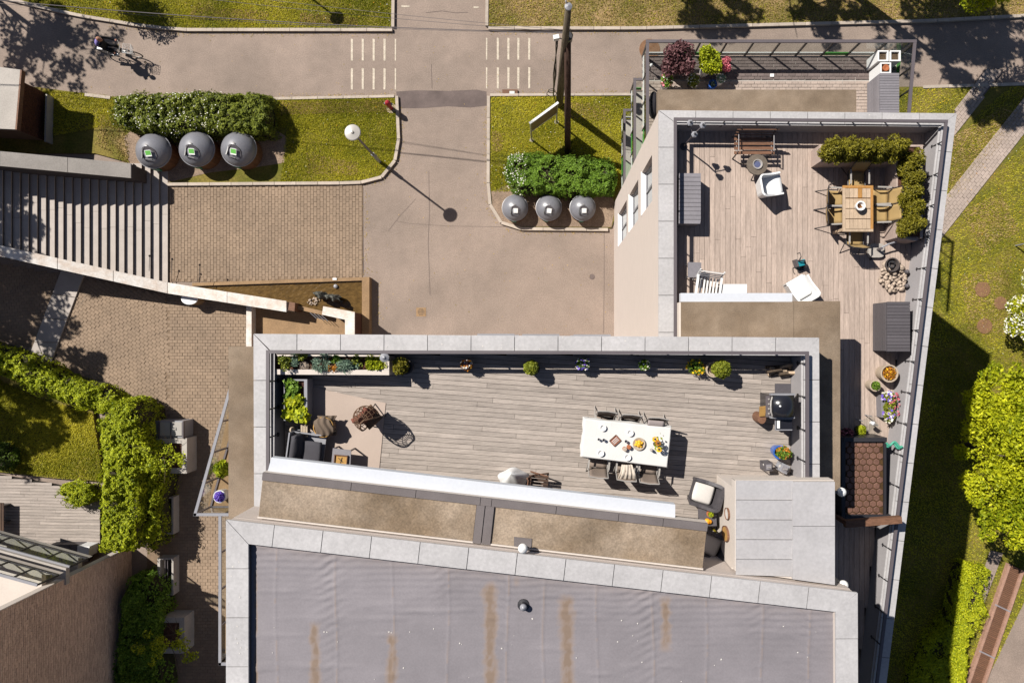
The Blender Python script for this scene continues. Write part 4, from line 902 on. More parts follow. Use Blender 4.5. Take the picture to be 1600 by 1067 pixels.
MB().prism(PX([(390, 470), (545, 500), (545, 560), (390, 560)]), -.05, .02).build('sunken_yard', MT['conc_warm'], kind='structure')

# ------------------------------------------------------------------ north-west brick shed
sh_ = thing('brick_shed', 'low brown brick shed with an overhanging pale flat roof at the left edge', 'shed', P(30, 170, 0))
XS = (74 - 855) / 36
q = [P(-200, 104, 0), P(72, 146, 0), P(70, 220, 0), P(-200, 205, 0)]
MB().prism([(v.x, v.y) for v in q], -.05, 2.05).build('wall_core', MT['mortar'], sh_)
e0, e1 = Vector(q[1]), Vector(q[2]); L = (e1 - e0).length; d = (e1 - e0).normalized(); n = 0; b = MB()
for r in range(26):
    t = -.1 * (r % 2)
    while t < L - .02:
        a, c = max(0, t), min(L, t + .23); p = e0 + d * ((a + c) / 2)
        if c - a > .03:
            b.box((p.x + .005, p.y, .04 + r * .077), (.05, c - a - .012, .066), tint=random.random()); n += 1
        t += .235
b.build('brick', MT['brick_red'], sh_, tint=True, kind='stuff')
zr = 2.2; MB().prism(PX([(-260, 70), (33, 109), (25, 202), (-260, 190)], zr), zr - .16, zr).build('roof', MT['conc'], sh_)
MB().prism(PX([(31.5, 109), (34, 109), (26, 202.5), (23.5, 202)], zr + .03), zr - .18, zr + .03).build('fascia', MT['wood_brown'], sh_)
MB().prism(PX([(71, 147), (73.5, 147), (71.5, 221), (69, 221)], .5), -.05, .5).build('plinth', MT['conc'], sh_)

# ------------------------------------------------------------------ south-west: brick block at the edge, its balconies, timber deck
bb = thing('brick_building', 'tall brown brick building at the lower left edge with its blank side wall', 'building', P(100, 1000, 0))
XB = (206 - 855) / 36; YB = (533 - 852) / 36
MB().bx(XB - .3, XB - .03, YB - 16, YB - .02, -.05, 14.0).bx(XB - 14, XB - .31, YB - 16, YB - 2.4, -.05, 14.0).build('wall_core', MT['mortar'], bb)
rows = int(9.4 / .085); b = MB(); k = 0; Vs = []; Ts = []
for r in range(rows):
    z = r * .085; off = .12 if r % 2 else 0
    ys = np.arange(YB - 7.5, YB - .02, .24) + off
    for y in ys:
        a, c = y, min(y + .228, YB)
        if c - a > .04: Vs.append((a, c, z)); Ts.append(random.random())
Vs = np.array(Vs); n = len(Vs); W = np.empty((n, 8, 3)); pr_ = RNG.normal(0, .003, n)
for j, (sy, sz) in enumerate(((0, 0), (1, 0), (1, 1), (0, 1))):
    for t_ in (0, 1):
        W[:, j + 4 * t_, 0] = XB - .03 + t_ * (.03 + pr_); W[:, j + 4 * t_, 1] = Vs[:, sy]; W[:, j + 4 * t_, 2] = Vs[:, 2] + sz * .074
f = np.array([[4, 5, 6, 7], [0, 1, 5, 4], [1, 2, 6, 5], [2, 3, 7, 6], [3, 0, 4, 7]]); F = (np.arange(n)[:, None, None] * 8 + f[None]).reshape(-1, 4)
np_mesh('brick', W.reshape(-1, 3), F, MT['brick'], bb, np.repeat(Ts, 5), kind='stuff')
MB().bx(XB - .3, XB + .002, YB - .02, YB + .0, -.05, 14.0).build('corner_band', MT['wallwhite'], bb)
def bal(z0, pts, label, slab):
    A, B = P(*pts[0], z0), P(*pts[1], z0); d = B - A
    if slab: MB().prism([(A.x, A.y), (B.x, B.y), (XB - .31, B.y), (XB - .31, YB - 2.4), (A.x, YB - 2.4)], z0 - .25, z0 - .02).build('balcony_slab', MT[slab], bb)
    g = thing('balcony_railing', label, 'railing', A); ang = math.atan2(d.y, d.x); zr = z0 + 1.05
    up = Vector((0, 0, 1)); n = round(d.length / 1.0)
    MB().box((A + B) / 2 + up * 1.05, (d.length, .1, .06), ang).build('handrail', MT['metal_grey'], g); MB().box((A + B) / 2 + up * .05, (d.length, .06, .06), ang).build('bottom_rail', MT['metal_black'], g)
    for i in range(n + 1): MB().box(A.lerp(B, i / n) + up * .52, (.05, .05, 1.0), ang).build('post', MT['metal_black'], g)
    for i in range(n): MB().box(A.lerp(B, (i + .5) / n) + up * .56, (d.length / n - .08, .012, .88), ang).build('pane', MT['glass'], g)
    return g
bal(3.0, [(-60, 816), (138, 871)], 'glass balcony railing at the lower left beside the timber deck', 'conc')
bal(4.95, [(-60, 855), (92, 897)], 'upper glass balcony railing at the lower left edge of the photograph', 'wallwhite')
A = P(-60, 842, 4.2); B_ = P(103, 887, 4.2); MB().prism([(A.x, A.y), (B_.x, B_.y), (B_.x, B_.y - .62), (A.x, A.y - .62)], 4.0, 4.2).build('balcony_band', MT['conc'], bb)
dk2 = struct('timber_deck'); dpoly = PX([(-120, 720), (6, 741), (88, 755), (160, 775), (160, 850), (140, 875), (-120, 840)])
MB().prism(dpoly, -.05, .12).build('deck_underlay', MT['under'], dk2); boards(dk2, dpoly, .17, -.02, .13, MT['deck_grey'], lens=(2, 4), seed=21)
# dark slatted bench on the deck and grey storage chests under the balcony
p = P(8, 812, .17); o = thing('garden_bench', 'dark slatted bench at the left edge of the lower left timber deck', 'bench', p)
for i in range(5): MB().box((p.x - .14 + i * .1, p.y, .62), (.08, 1.7, .03)).build('slat', MT['wood_dark'], o)
for s in (-.7, 0, .7): MB().box((p.x, p.y + s, .38), (.5, .05, .45)).build('leg', MT['metal_black'], o)
for i in range(3): MB().box((p.x - .42, p.y, .75 + i * .13), (.03, 1.7, .09)).build('back_slat', MT['wood_dark'], o)
o = thing('storage_chest', 'low dark chest of three panels with a white lid on the deck by the ivy', 'chest', P(118, 862, .17))
for i in range(3): 
    q = PX([(78 + i * 16, 850), (93.4 + i * 16, 850), (93.4 + i * 16, 866 + i * 2), (78 + i * 16, 862 + i * 2)], .6); MB().prism(q, .17, .6).build('panel', MT['box_dark'], o)
MB().prism(PX([(121, 852), (140, 853), (138, 869), (120, 866)], .75), .17, .75).build('lid', MT['white_wood'], o)

# ------------------------------------------------------------------ planters and light wells along the west lane
def planter(nm, label, rect, h, soil, m='conc_warm', wall=7, parent_cat='planter'):
    x0, y0, x1, y1 = rect; g = thing(nm, label, parent_cat, P((x0 + x1) / 2, (y0 + y1) / 2, 0)); z = h
    o = PX([(x0, y0), (x1, y0), (x1, y1), (x0, y1)], z); i = PX([(x0 + wall, y0 + wall), (x1 - wall, y0 + wall), (x1 - wall, y1 - wall), (x0 + wall, y1 - wall)], z)
    b = MB()
    for k in range(4): b.prism([o[k], o[(k + 1) % 4], i[(k + 1) % 4], i[k]], -.05, z)
    b.build('planter_wall', MT[m], g); MB().prism(i, 0, z - .1).build('soil', MT[soil], g); return g
pl1 = planter('stone_planter', 'square stone planter of bark mulch beside the tall ivy hedge', (243, 684, 292, 739), .85, 'mulch', 'conc', 8)
MB().bx(P(292, 700, .5).x - .03, P(292, 700, .5).x + .015, P(0, 706, .5).y, P(0, 700, .5).y, .35, .6).build('vent_slot', MT['metal_black'], pl1)
pl2 = planter('stone_planter', 'square stone planter in the building shade at the bottom left', (243, 964, 288, 1020), .85, 'mulch', 'conc', 8)
for i, (y0, y1, lb) in enumerate(((776, 834, 'upper open light well with a pale rim along the ivy hedge'), (871, 929, 'lower open light well with a pale rim beside the shaded shrub'))):
    g = thing('light_well', lb, 'light well', P(258, (y0 + y1) / 2, 0), 'light wells along the lane'); z = .5
    x0, x1 = 246, 271
    b = MB(); 
    for q in ((x0, y0, x0 + 4, y1), (x1 - 3, y0, x1, y1), (x0 + 4, y0, x1 - 3, y0 + 2.5), (x0 + 4, y1 - 2.5, x1 - 3, y1)): b.prism(PX([(q[0], q[1]), (q[2], q[1]), (q[2], q[3]), (q[0], q[3])], z), -.05, z)
    b.build('rim', MT['conc'], g); MB().prism(PX([(x0 + 4, y0 + 2.5), (x1 - 3, y0 + 2.5), (x1 - 3, y1 - 2.5), (x0 + 4, y1 - 2.5)], .02), -.03, .04).build('well_floor', MT['metal_black'], g)
    for k in range(2): a, c = P(258 + k * 4, y0 + 3, .4), P(258 + k * 4, y1 - 3, .4); MB().tube([a, c], .02, 6).build('bar', MT['metal_dark'], g)
p = P(263, 670, 0); o = thing('garden_chest', 'pale grey metal chest with two lid panels beside the mulch planter', 'chest', p); z = .9
MB().prism(PX([(242, 657), (287, 657), (287, 683), (242, 683)], z - .08), 0, z - .08).build('body', MT['metal_grey'], o)
for x0, x1 in ((250, 266), (267.5, 284)): MB().prism(PX([(x0, 659), (x1, 659), (x1, 680), (x0, 680)], z), z - .08, z).build('lid_panel', MT['alu'], o)
for x in (248, 266.6, 285.5): MB().prism(PX([(x - .9, 657.5), (x + .9, 657.5), (x + .9, 684.5), (x - .9, 684.5)], z + .02), z - .09, z + .02).build('strap', MT['metal_dark'], o)
# ------------------------------------------------------------------ vegetation
def hedge(nm, label, cat, poly_px, z, n, leaf, size=.075, rough=.12, kind=None, extra=None, z0=0., up=.6, side=.45, core='bark', seed=3):
    ctr = np.mean(np.array(poly_px), 0); g = thing(nm, label, cat, P(*ctr, 0)); poly = PX(poly_px, z)
    a = np.array(poly); c = a.mean(0); inn = [tuple(c + (p - c) * max(.1, 1 - .22 / np.linalg.norm(p - c))) for p in a]
    MB().prism(inn, z0, z - .34).build('shade_core', MT['shade_core'], g)  # solid block inside the leaves, coloured dark as painted shade
    C, N = hedge_pts(poly, z0, z, n, rough, seed, side); t = np.clip(RNG.normal(.5, .24, len(C)) + .5 * (fbm(C[:, 0] * 1.3, C[:, 1] * 1.3, 9) - .5), 0, 1)
    leaf_mesh('foliage', C, size, LF[leaf], g, up, t, N=N)
    if extra:
        lf, m, s, mask = extra; k = RNG.choice(np.where(mask(C))[0], m); Q = C[k] + N[k] * .05 + RNG.normal(0, .03, (m, 3)) + np.array([0, 0, .04])
        leaf_mesh('blossoms', Q, s, LF[lf], g, .8, aspect=1.1)
    return g
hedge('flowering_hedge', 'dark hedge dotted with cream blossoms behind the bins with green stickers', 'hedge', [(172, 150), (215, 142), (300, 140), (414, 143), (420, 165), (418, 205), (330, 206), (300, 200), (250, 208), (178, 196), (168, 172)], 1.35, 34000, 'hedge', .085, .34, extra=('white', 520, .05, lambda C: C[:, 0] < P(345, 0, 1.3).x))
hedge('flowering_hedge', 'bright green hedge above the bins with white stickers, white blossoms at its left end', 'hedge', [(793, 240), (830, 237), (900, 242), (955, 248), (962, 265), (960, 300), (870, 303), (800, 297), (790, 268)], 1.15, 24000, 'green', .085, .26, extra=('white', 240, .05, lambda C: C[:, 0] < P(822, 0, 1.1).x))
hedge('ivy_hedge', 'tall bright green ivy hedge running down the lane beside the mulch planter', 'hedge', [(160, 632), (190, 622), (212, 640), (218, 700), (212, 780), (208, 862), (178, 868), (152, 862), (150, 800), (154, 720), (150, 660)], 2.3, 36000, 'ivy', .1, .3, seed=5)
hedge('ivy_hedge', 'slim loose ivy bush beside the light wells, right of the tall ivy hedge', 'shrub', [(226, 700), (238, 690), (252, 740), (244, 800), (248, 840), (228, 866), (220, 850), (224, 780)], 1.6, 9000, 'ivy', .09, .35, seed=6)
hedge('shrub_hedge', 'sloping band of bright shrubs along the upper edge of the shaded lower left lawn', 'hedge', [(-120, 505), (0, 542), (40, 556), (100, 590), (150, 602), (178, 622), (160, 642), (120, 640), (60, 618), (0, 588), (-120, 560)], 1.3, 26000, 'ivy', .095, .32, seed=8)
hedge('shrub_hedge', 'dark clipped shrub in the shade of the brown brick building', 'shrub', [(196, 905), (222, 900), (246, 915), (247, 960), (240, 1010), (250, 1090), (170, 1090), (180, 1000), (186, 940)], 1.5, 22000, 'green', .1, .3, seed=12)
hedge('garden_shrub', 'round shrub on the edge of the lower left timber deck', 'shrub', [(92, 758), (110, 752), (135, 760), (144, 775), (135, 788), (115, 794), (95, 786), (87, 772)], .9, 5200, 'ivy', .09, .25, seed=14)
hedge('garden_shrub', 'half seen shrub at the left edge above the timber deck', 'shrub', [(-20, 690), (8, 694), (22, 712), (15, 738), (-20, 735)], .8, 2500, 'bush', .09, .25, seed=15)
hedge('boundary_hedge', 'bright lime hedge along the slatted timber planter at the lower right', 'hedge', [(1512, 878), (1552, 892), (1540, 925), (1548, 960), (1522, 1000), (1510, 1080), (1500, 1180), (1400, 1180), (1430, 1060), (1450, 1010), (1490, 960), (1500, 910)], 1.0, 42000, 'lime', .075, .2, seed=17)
def tree(nm, label, ctr, z, R, nb, rb, n, leaf, size, r0=.14, extra=None, seed=1, cat='tree', base=None, lo=.35):
    c = P(*ctr, z); g = thing(nm, label, cat, (c.x, c.y, 0)); bs = base or (c.x, c.y, 0)
    trunk(g, bs, (c.x, c.y, z + R[2] * .3), r0, r0 * .4, 9, min(R[0], R[1]) * .75, seed)
    bl = ([(np.array(c), tuple(r * .74 for r in R))] * (1 if R[1] > 3 else 0)) + clump_blobs(c, R, nb, rb, seed); C, d = blob_pts(bl, n, lo); C = C[C[:, 2] > .3]
    t = np.clip(RNG.normal(.5, .22, len(C)) + 1.1 * (fbm(C[:, 0] * 1.1 + C[:, 2], C[:, 1] * 1.1, seed) - .47), 0, 1); leaf_mesh('crown', C, size * RNG.uniform(.6, 1.25, len(C)), LF[leaf], g, .3, t, kind=None)
    if extra: Q, _ = blob_pts(bl, extra[1], .9); leaf_mesh('blossoms', Q, extra[2], LF[extra[0]], g, .8, aspect=1.1)
    return g
tree('leafy_tree', 'large lime green tree beyond the east lawn at the right edge', (1590, 714), 3.6, (2.15, 3.7, 1.5), 110, .4, 36000, 'lime', .14, .16, seed=3, lo=.4)
tree('flowering_bush', 'white flowering bush at the right edge beside the round covers', (1608, 478), 1.5, (.95, 1.25, .7), 18, .42, 6000, 'lime', .09, .05, ('white', 1100, .085), 4, 'bush')
tree('leafy_tree', 'sprig of lime foliage hanging over the top edge above the shaded path', (1560, -22), 4.2, (1.2, .9, .8), 16, .42, 4200, 'lime', .11, .07, seed=8, base=(*P(1560, -130, 0)[:2], 0))
tree('leafy_tree', 'dark tree top reaching in at the top left corner above the kerb', (150, -38), 1.9, (1.3, .8, .7), 16, .45, 5000, 'bush', .1, .08, seed=9)
# trees outside the frame whose shade falls into it
def shade_tree(sx, sy, h, R, nb, rb, n, seed, size=.2):
    G = (sx - h / 30 * 775, sy - h / 30 * 585); c = ((G[0] - NX) / S0, (NY - G[1]) / S0)
    g = thing('leafy_tree', ['broad leafy tree outside the left edge that shades the path of the cyclist', 'leafy tree outside the left edge that shades the lower court', 'leafy tree outside the left edge that shades the lower left lawn', 'leafy tree outside the left edge that shades the top of the stairs', 'leafy tree beyond the top edge that shades the kerb above the balcony', 'broad tree beyond the top edge that darkens the path at the upper right', 'slender tree beyond the top edge that dapples the brick garden paths', 'small tree beyond the top edge that dapples the kerb right of the pole', 'leafy tree outside the left edge that dapples the hedge by the ivy'][seed - 30], 'tree', (c[0], c[1], 0), 'trees outside the frame')
    trunk(g, (c[0], c[1], 0), (c[0], c[1], h), .17, .06, 9, R[0] * .8, seed)
    C, d = blob_pts(clump_blobs((c[0], c[1], h), R, nb, rb, seed), n, .3); leaf_mesh('crown', C, size, LF['bush'], g, .4)
shade_tree(92, 72, 7, (2.4, 1.6, 1.3), 46, .4, 4300, 30); shade_tree(10, 490, 7.5, (2.6, 2.4, 1.5), 60, .5, 11000, 31)
shade_tree(40, 660, 7.5, (2.4, 2.3, 1.4), 40, .42, 7000, 32); shade_tree(95, 385, 8, (2.3, 1.9, 1.3), 40, .42, 5200, 33)
shade_tree(1120, 20, 7.5, (1.6, 1.6, 1.1), 30, .32, 3300, 34); shade_tree(1500, 55, 8, (3.8, 1.9, 1.6), 80, .42, 11000, 35)
shade_tree(1560, 165, 9, (1.4, 1.5, 1.0), 24, .42, 4200, 36); shade_tree(1300, 28, 7, (2.1, 1.1, 1.0), 34, .28, 2600, 37)
shade_tree(130, 575, 7, (1.0, .8, .8), 9, .35, 1500, 38)

# overhanging young branches with leaves beside the lane planters
def twig_tree(label, px, py, z, R, n, seed):
    c = P(px, py, z); g = thing('young_tree', label, 'tree', (c.x - .5, c.y + .2, 0)); trunk(g, (c.x - .5, c.y + .2, 0), (c.x, c.y, z), .05, .02, 10, R[0] * .9, seed)
    C, d = blob_pts(clump_blobs(c, R, 16, .22, seed), n, .2); leaf_mesh('crown', C, .1, LF['ivy'], g, .5)
twig_tree('young tree stretching thin leafy branches over the mulch planter', 255, 715, 2.2, (1.1, .6, .4), 900, 51)
twig_tree('young tree with sparse branches in the shade by the bottom left planter', 262, 1010, 2.2, (1.3, .9, .5), 900, 52)

# timber slat planter box along the footpath, lower right
tb = thing('timber_planter', 'long slatted timber box with steel straps along the footpath at the lower right', 'planter', P(1550, 980, 0))
A0, A1, B0, B1 = P(1577, 880, .22), P(1510, 1075, .22), P(1598, 890, .22), P(1533, 1080, .22)
A1 = A0.lerp(A1, 1.5); B1 = B0.lerp(B1, 1.5)
MB().prism([(v.x, v.y) for v in (A0, A1, B1, B0)], -.05, .14).build('box_floor', MT['wood_dark'], tb)
for a, c, w_ in ((A0, A1, .12), (B0, B1, .12)): MB().box((a + c) / 2 + Vector((0, 0, -.1)), ((c - a).length, w_, .3), math.atan2((c - a).y, (c - a).x)).build('side_beam', MT['beam'], tb)
n = 110; dirv = (A1 - A0); ang = math.atan2((B0 - A0).y, (B0 - A0).x)
for i in range(n):
    t = (i + .5) / n; a, c = A0.lerp(A1, t), B0.lerp(B1, t); piece('slat', MT['wood_brown'], tb, ((a.x + c.x) / 2, (a.y + c.y) / 2, .18 + random.uniform(-.008, .008)), ((c - a).length - .14, dirv.length / n - .022, .03), ang)
for t in (.22, .47, .72, .95):
    a, c = A0.lerp(A1, t), B0.lerp(B1, t); MB().box(((a.x + c.x) / 2, (a.y + c.y) / 2, .262), ((c - a).length + .1, .05, .03), ang).build('strap', MT['metal_grey'], tb)

# grass blades over the lawns
def grass(nm, polys, n, mats, size=.11, excl=()):
    out = []
    for poly_px, k, z in polys:
        poly = PX(poly_px); a = np.array(poly); mn, mx = a.min(0), a.max(0); got = 0
        while got < k:
            x = RNG.uniform(mn[0], mx[0], k * 2); y = RNG.uniform(mn[1], mx[1], k * 2); m = in_poly(x, y, poly)
            for e in excl: m &= ~in_poly(x, y, PX(e))
            m &= RNG.random(k * 2) < .25 + .95 * fbm(x * .9, y * .9, 31); x, y = x[m][:k - got], y[m][:k - got]; got += len(x); out.append(np.stack([x, y, np.full(len(x), z)], 1))
    B = np.concatenate(out); n = len(B); ang = RNG.uniform(0, 6.283, n); ln = RNG.uniform(.4, 1.0, n) * size; h = RNG.uniform(.35, .9, n) * size; wd = size * .2
    d = np.stack([np.cos(ang), np.sin(ang)], 1); V = np.empty((n, 3, 3)); V[:, 0, :2] = B[:, :2] - d[:, ::-1] * [1, -1] * wd; V[:, 1, :2] = B[:, :2] + d[:, ::-1] * [1, -1] * wd; V[:, 0:2, 2] = B[:, 2, None]
    V[:, 2, :2] = B[:, :2] + d * ln[:, None]; V[:, 2, 2] = B[:, 2] + h
    t = np.clip(RNG.normal(.45, .25, n) + 1.7 * (fbm(B[:, 0] * .55, B[:, 1] * .55, 77) - .47), 0, 1)
    return np_mesh(nm, V.reshape(-1, 3), np.arange(n * 3).reshape(-1, 3), mats, None, t, kind='stuff')
LFm = [[(-20, -20), (60, 8), (120, 22), (170, 31), (230, 41), (290, 46), (612, 46), (612, -20)], [(70, 142), (135, 147), (180, 152), (418, 156), (612, 152), (619, 155), (621, 228), (615, 250), (604, 265), (592, 275), (575, 281), (440, 284), (450, 200), (160, 200), (70, 215)], [(767, 153), (985, 151), (985, 268), (960, 300), (767, 299)]]
excl = [[(500, 172), (612, 160), (612, 178), (440, 178)]]
grass('lawn_grass', [(LFm[0], 26000, .08), (LFm[1], 42000, .08), (LFm[2], 34000, .08)], 0, LF['grass'], .085)
grass('lawn_grass', [([(1250, 140), (1510, 138), (1700, 134), (1700, 1080), (1250, 1080)], 120000, .08)], 0, LF['grass'], .085, [[(1500, 168), (1560, 120), (1580, 135), (1530, 175), (1496, 222), (1470, 260), (1460, 240)], [(1640, 128), (1680, 150), (1600, 222), (1530, 298), (1470, 372), (1440, 400), (1440, 355), (1480, 318), (1550, 225), (1600, 168)], [(1640, 870), (1600, 935), (1535, 1070), (1480, 1200), (1700, 1200), (1900, 870)], [(1545, 858), (1565, 862), (1530, 955), (1520, 935)]])
grass('lawn_grass', [([(764, -20), (764, 43), (1000, 43), (1250, 36), (1450, 31), (1610, 23), (1610, -20)], 5000, .08)], 0, LF['grass'], .085)
grass('dry_grass', [([(764, -20), (764, 43), (1000, 43), (1250, 36), (1450, 31), (1610, 23), (1610, -20)], 15000, .08), ([(500, 160), (612, 158), (612, 176), (440, 180), (440, 160)], 2500, .085), ([(1485, 215), (1560, 170), (1600, 178), (1500, 300), (1478, 310)], 3000, .09), ([(160, 180), (200, 190), (205, 260), (150, 225)], 900, .09), ([(768, 205), (785, 210), (786, 235), (770, 238)], 300, .09), ([(300, 12), (420, 20), (420, 34), (300, 32)], 900, .09), ([(470, 22), (560, 30), (560, 42), (470, 40)], 900, .09), ([(480, 240), (560, 255), (560, 275), (480, 272)], 800, .09), ([(880, 160), (950, 165), (950, 190), (880, 185)], 700, .09), ([(1500, 330), (1560, 300), (1590, 360), (1530, 400)], 1500, .09), ([(1500, 430), (1580, 420), (1570, 520), (1510, 520)], 1500, .09)], 0, LF['drygrass'], .085)
grass('shaded_grass', [([(-10, 585), (60, 620), (150, 645), (165, 748), (90, 743), (-10, 730)], 20000, .2)], 0, LF['grass'], .1)

def specks(nm, polys, n, leaf, z, size):
    C = []
    for p in polys:
        poly = PX(p); a = np.array(poly); mn, mx = a.min(0), a.max(0); x = RNG.uniform(mn[0], mx[0], n); y = RNG.uniform(mn[1], mx[1], n); m = in_poly(x, y, poly) & (fbm(x * .8, y * .8, 41) > .42); C.append(np.stack([x[m], y[m], np.full(m.sum(), z)], 1))
    leaf_mesh(nm, np.concatenate(C), size, LF[leaf], None, 2, aspect=1.1, kind='stuff')
EAST = [(1490, 220), (1600, 180), (1600, 560), (1550, 560), (1480, 420)]
specks('dandelions', LFm + [EAST, [(1430, 142), (1505, 140), (1480, 165), (1430, 170)]], 150, 'yellow', .13, .032); specks('daisies', LFm + [EAST], 70, 'white', .13, .03)

# grit and fallen leaves along the kerbs
C = []
for line in ([(170, 40), (290, 53), (612, 53)], [(765, 50), (1000, 50)], [(626, 160), (628, 228), (622, 252), (600, 284), (540, 291)], [(759, 160), (758, 300), (763, 328), (778, 350), (800, 362), (945, 363)], [(420, 151), (615, 147)], [(770, 145), (980, 144)], [(572, 300), (572, 435)], [(590, 440), (590, 515)]):
    for (xa, ya), (xb, yb) in zip(line, line[1:]):
        k = int(math.hypot(xb - xa, yb - ya) * .55)
        for i in range(k): t = random.random(); p = P(xa + (xb - xa) * t + random.gauss(0, 2.2), ya + (yb - ya) * t + random.gauss(0, 2.2), .012); C.append(tuple(p))
for i in range(160): C.append(tuple(P(random.uniform(580, 955), random.uniform(160, 520), .012)))
for i in range(90): C.append(tuple(P(random.uniform(100, 1000), random.uniform(55, 145), .012)))
leaf_mesh('fallen_leaves', np.array(C), .055, LF['drygrass'], None, 3, kind='stuff')
# ------------------------------------------------------------------ things on the ground
def waste_bin(label, sticker, slatgrp):
    g = thing('waste_bin', label, 'waste bin', (0, 0, 0), slatgrp); R = .72
    MB().lathe([(R - .06, -.05), (R - .06, .78), (0, .78)], n=28).build('core', MT['pot_dark'], g)
    b = MB()
    for i in range(56):
        a = i / 56 * 2 * math.pi; b.box((math.cos(a) * (R - .05), math.sin(a) * (R - .05), .38), (.035, .07, .84), a, tint=random.random())
    b.build('slat', MT['bin_slat'], g, tint=True, kind='stuff')
    MB().lathe([(R, .78), (R + .035, .80), (R + .035, .86), (R - .02, .88)], n=40).build('lid_rim', MT['metal_grey'], g)
    MB().lathe([(R + .01, .86), (R - .0, .92), (R * .86, 1.09), (R * .62, 1.25), (R * .32, 1.35), (0, 1.39)], n=40).build('lid', MT['dome'], g, smooth=True)
    dz = lambda x, y: .90 + .49 * max(0, 1 - ((x * x + y * y) / (R * R)) ** 1.05)
    hx, hy = .04, -.27; n = 24; pts = []
    for i in range(n):
        a = i / n * 2 * math.pi; x, y = math.cos(a) * .33, math.sin(a) * .3
        if x < -.2: x = -.2
        pts.append((hx + x, hy + y))
    b = MB(); top = [(x, y, dz(x, y) + .05) for x, y in pts]; bot = [(hx + (x - hx) * 1.06, hy + (y - hy) * 1.06, dz(x, y) - .05) for x, y in pts]
    b.add(bot + top, [(i, (i + 1) % n, n + (i + 1) % n, n + i) for i in range(n)] + [tuple(range(n, 2 * n))]); b.build('hatch', MT['box_dark'], g)
    MB().box((hx - .22, hy, dz(hx - .22, hy) + .03), (.05, .36, .07), ry=-.15).build('hinge', MT['metal_black'], g)
    MB().tube([(hx - .12, hy - .2, dz(hx, hy - .2) + .05), (hx - .12, hy - .2, dz(hx, hy - .2) + .1), (hx + .16, hy - .2, dz(hx, hy - .2) + .1), (hx + .16, hy - .2, dz(hx, hy - .2) + .05)], .016, 6).build('handle', MT['metal_black'], g)
    c = (hx + .05, hy + .02); zc = dz(*c); tl = .42
    MB().box((c[0], c[1], zc + .055), (.25, .26, .012), .1, rx=tl).build('sticker', MT['sticker_white'], g)
    if sticker == 'green': MB().box((c[0], c[1] + .015, zc + .069), (.22, .18, .006), .1, rx=tl).build('sticker_print', MT['sticker_green'], g)
    else: MB().box((c[0] + .01, c[1] + .02, zc + .066), (.03, .06, .004), .1, rx=tl).build('sticker_print', MT['box_grey'], g)
    MB().tube([(-.03, .12, dz(0, .12) + .0), (-.03, .12, dz(0, .12) + .03), (.05, .08, dz(0, .1) + .03), (.05, .08, dz(0, .1))], .018, 6).build('lifting_eye', MT['alu'], g)
    o = MB().box((.0, -R - .0, .55), (.26, .05, .34)).build('lower_sticker', MT.setdefault('dkgreen', mat('dark_green_sticker', (.03, .16, .10), .5, .05, 4, 0)), g)
    return g
def at_lid(px, py, z=1.0): v = P(px, py, z); return Vector((v.x, v.y, .02))
b0 = waste_bin('dark domed waste bin with a green sticker, left one by the stairs', 'green', 'domed bins with green stickers')
place(b0, at_lid(237, 234), -.02)
place(copy_tree(b0), at_lid(305, 231), -.15, label='dark domed waste bin with a green sticker, middle of the three')
place(copy_tree(b0), at_lid(371, 231), -.3, label='dark domed waste bin with a green sticker, right one near the lamp post')
b1 = waste_bin('dark domed waste bin with a white sticker, left one at the curved kerb', 'white', 'domed bins with white stickers')
S = .74
place(b1, at_lid(804, 322), -.1, S); place(copy_tree(b1), at_lid(857.5, 322), -.25, S, 'dark domed waste bin with a white sticker, middle of the three')
place(copy_tree(b1), at_lid(911, 322), -.1, S, 'dark domed waste bin with a white sticker, right one beside the windowed wall')

# street lamps
def street_lamp(label, loc):
    g = thing('street_lamp', label, 'street lamp', (0, 0, 0), 'disc headed street lamps'); h = 4.25
    MB().tube([(0, 0, -.05), (0, 0, 1.3)], .075, 10).build('base_tube', MT['metal_grey'], g); MB().tube([(0, 0, 1.3), (0, 0, h - .1)], [.05, .038], 10).build('pole', MT['metal_dark'], g)
    MB().box((.05, 0, .8), (.06, .1, .4)).build('service_door', MT['alu'], g)
    MB().lathe([(.05, h - .16), (.08, h - .06), (.30, h - .03), (.305, h), (.28, h + .025), (.06, h + .05), (.05, h + .09), (0, h + .1)], n=32).build('lamp_head', MT['alu'], g, smooth=False)
    g.location = loc; return g
l0 = street_lamp('slim street lamp with a round pale disc head beside the bins and the drive', P(594, 253, 0))
l1 = place(copy_tree(l0), P(421, -51, 0), 0, label='second disc headed street lamp just above the top edge on the lawn')
# red hydrant post
p = P(612, 170, 0); g = thing('hydrant_post', 'small red hydrant post at the lawn corner by the dark asphalt patch', 'hydrant', p)
MB().lathe([(.09, -.05), (.09, .5), (.12, .52), (.12, .78), (.07, .9), (0, .93)], p, 14).build('post', MT['red'], g); MB().tube([p + Vector((-.17, .02, .65)), p + Vector((.17, -.02, .65))], .05, 8).build('outlet', MT['metal_grey'], g)
MB().lathe([(.22, -.02), (.22, .1), (0, .11)], p, 14).build('foot_stones', MT['pebble'], g)
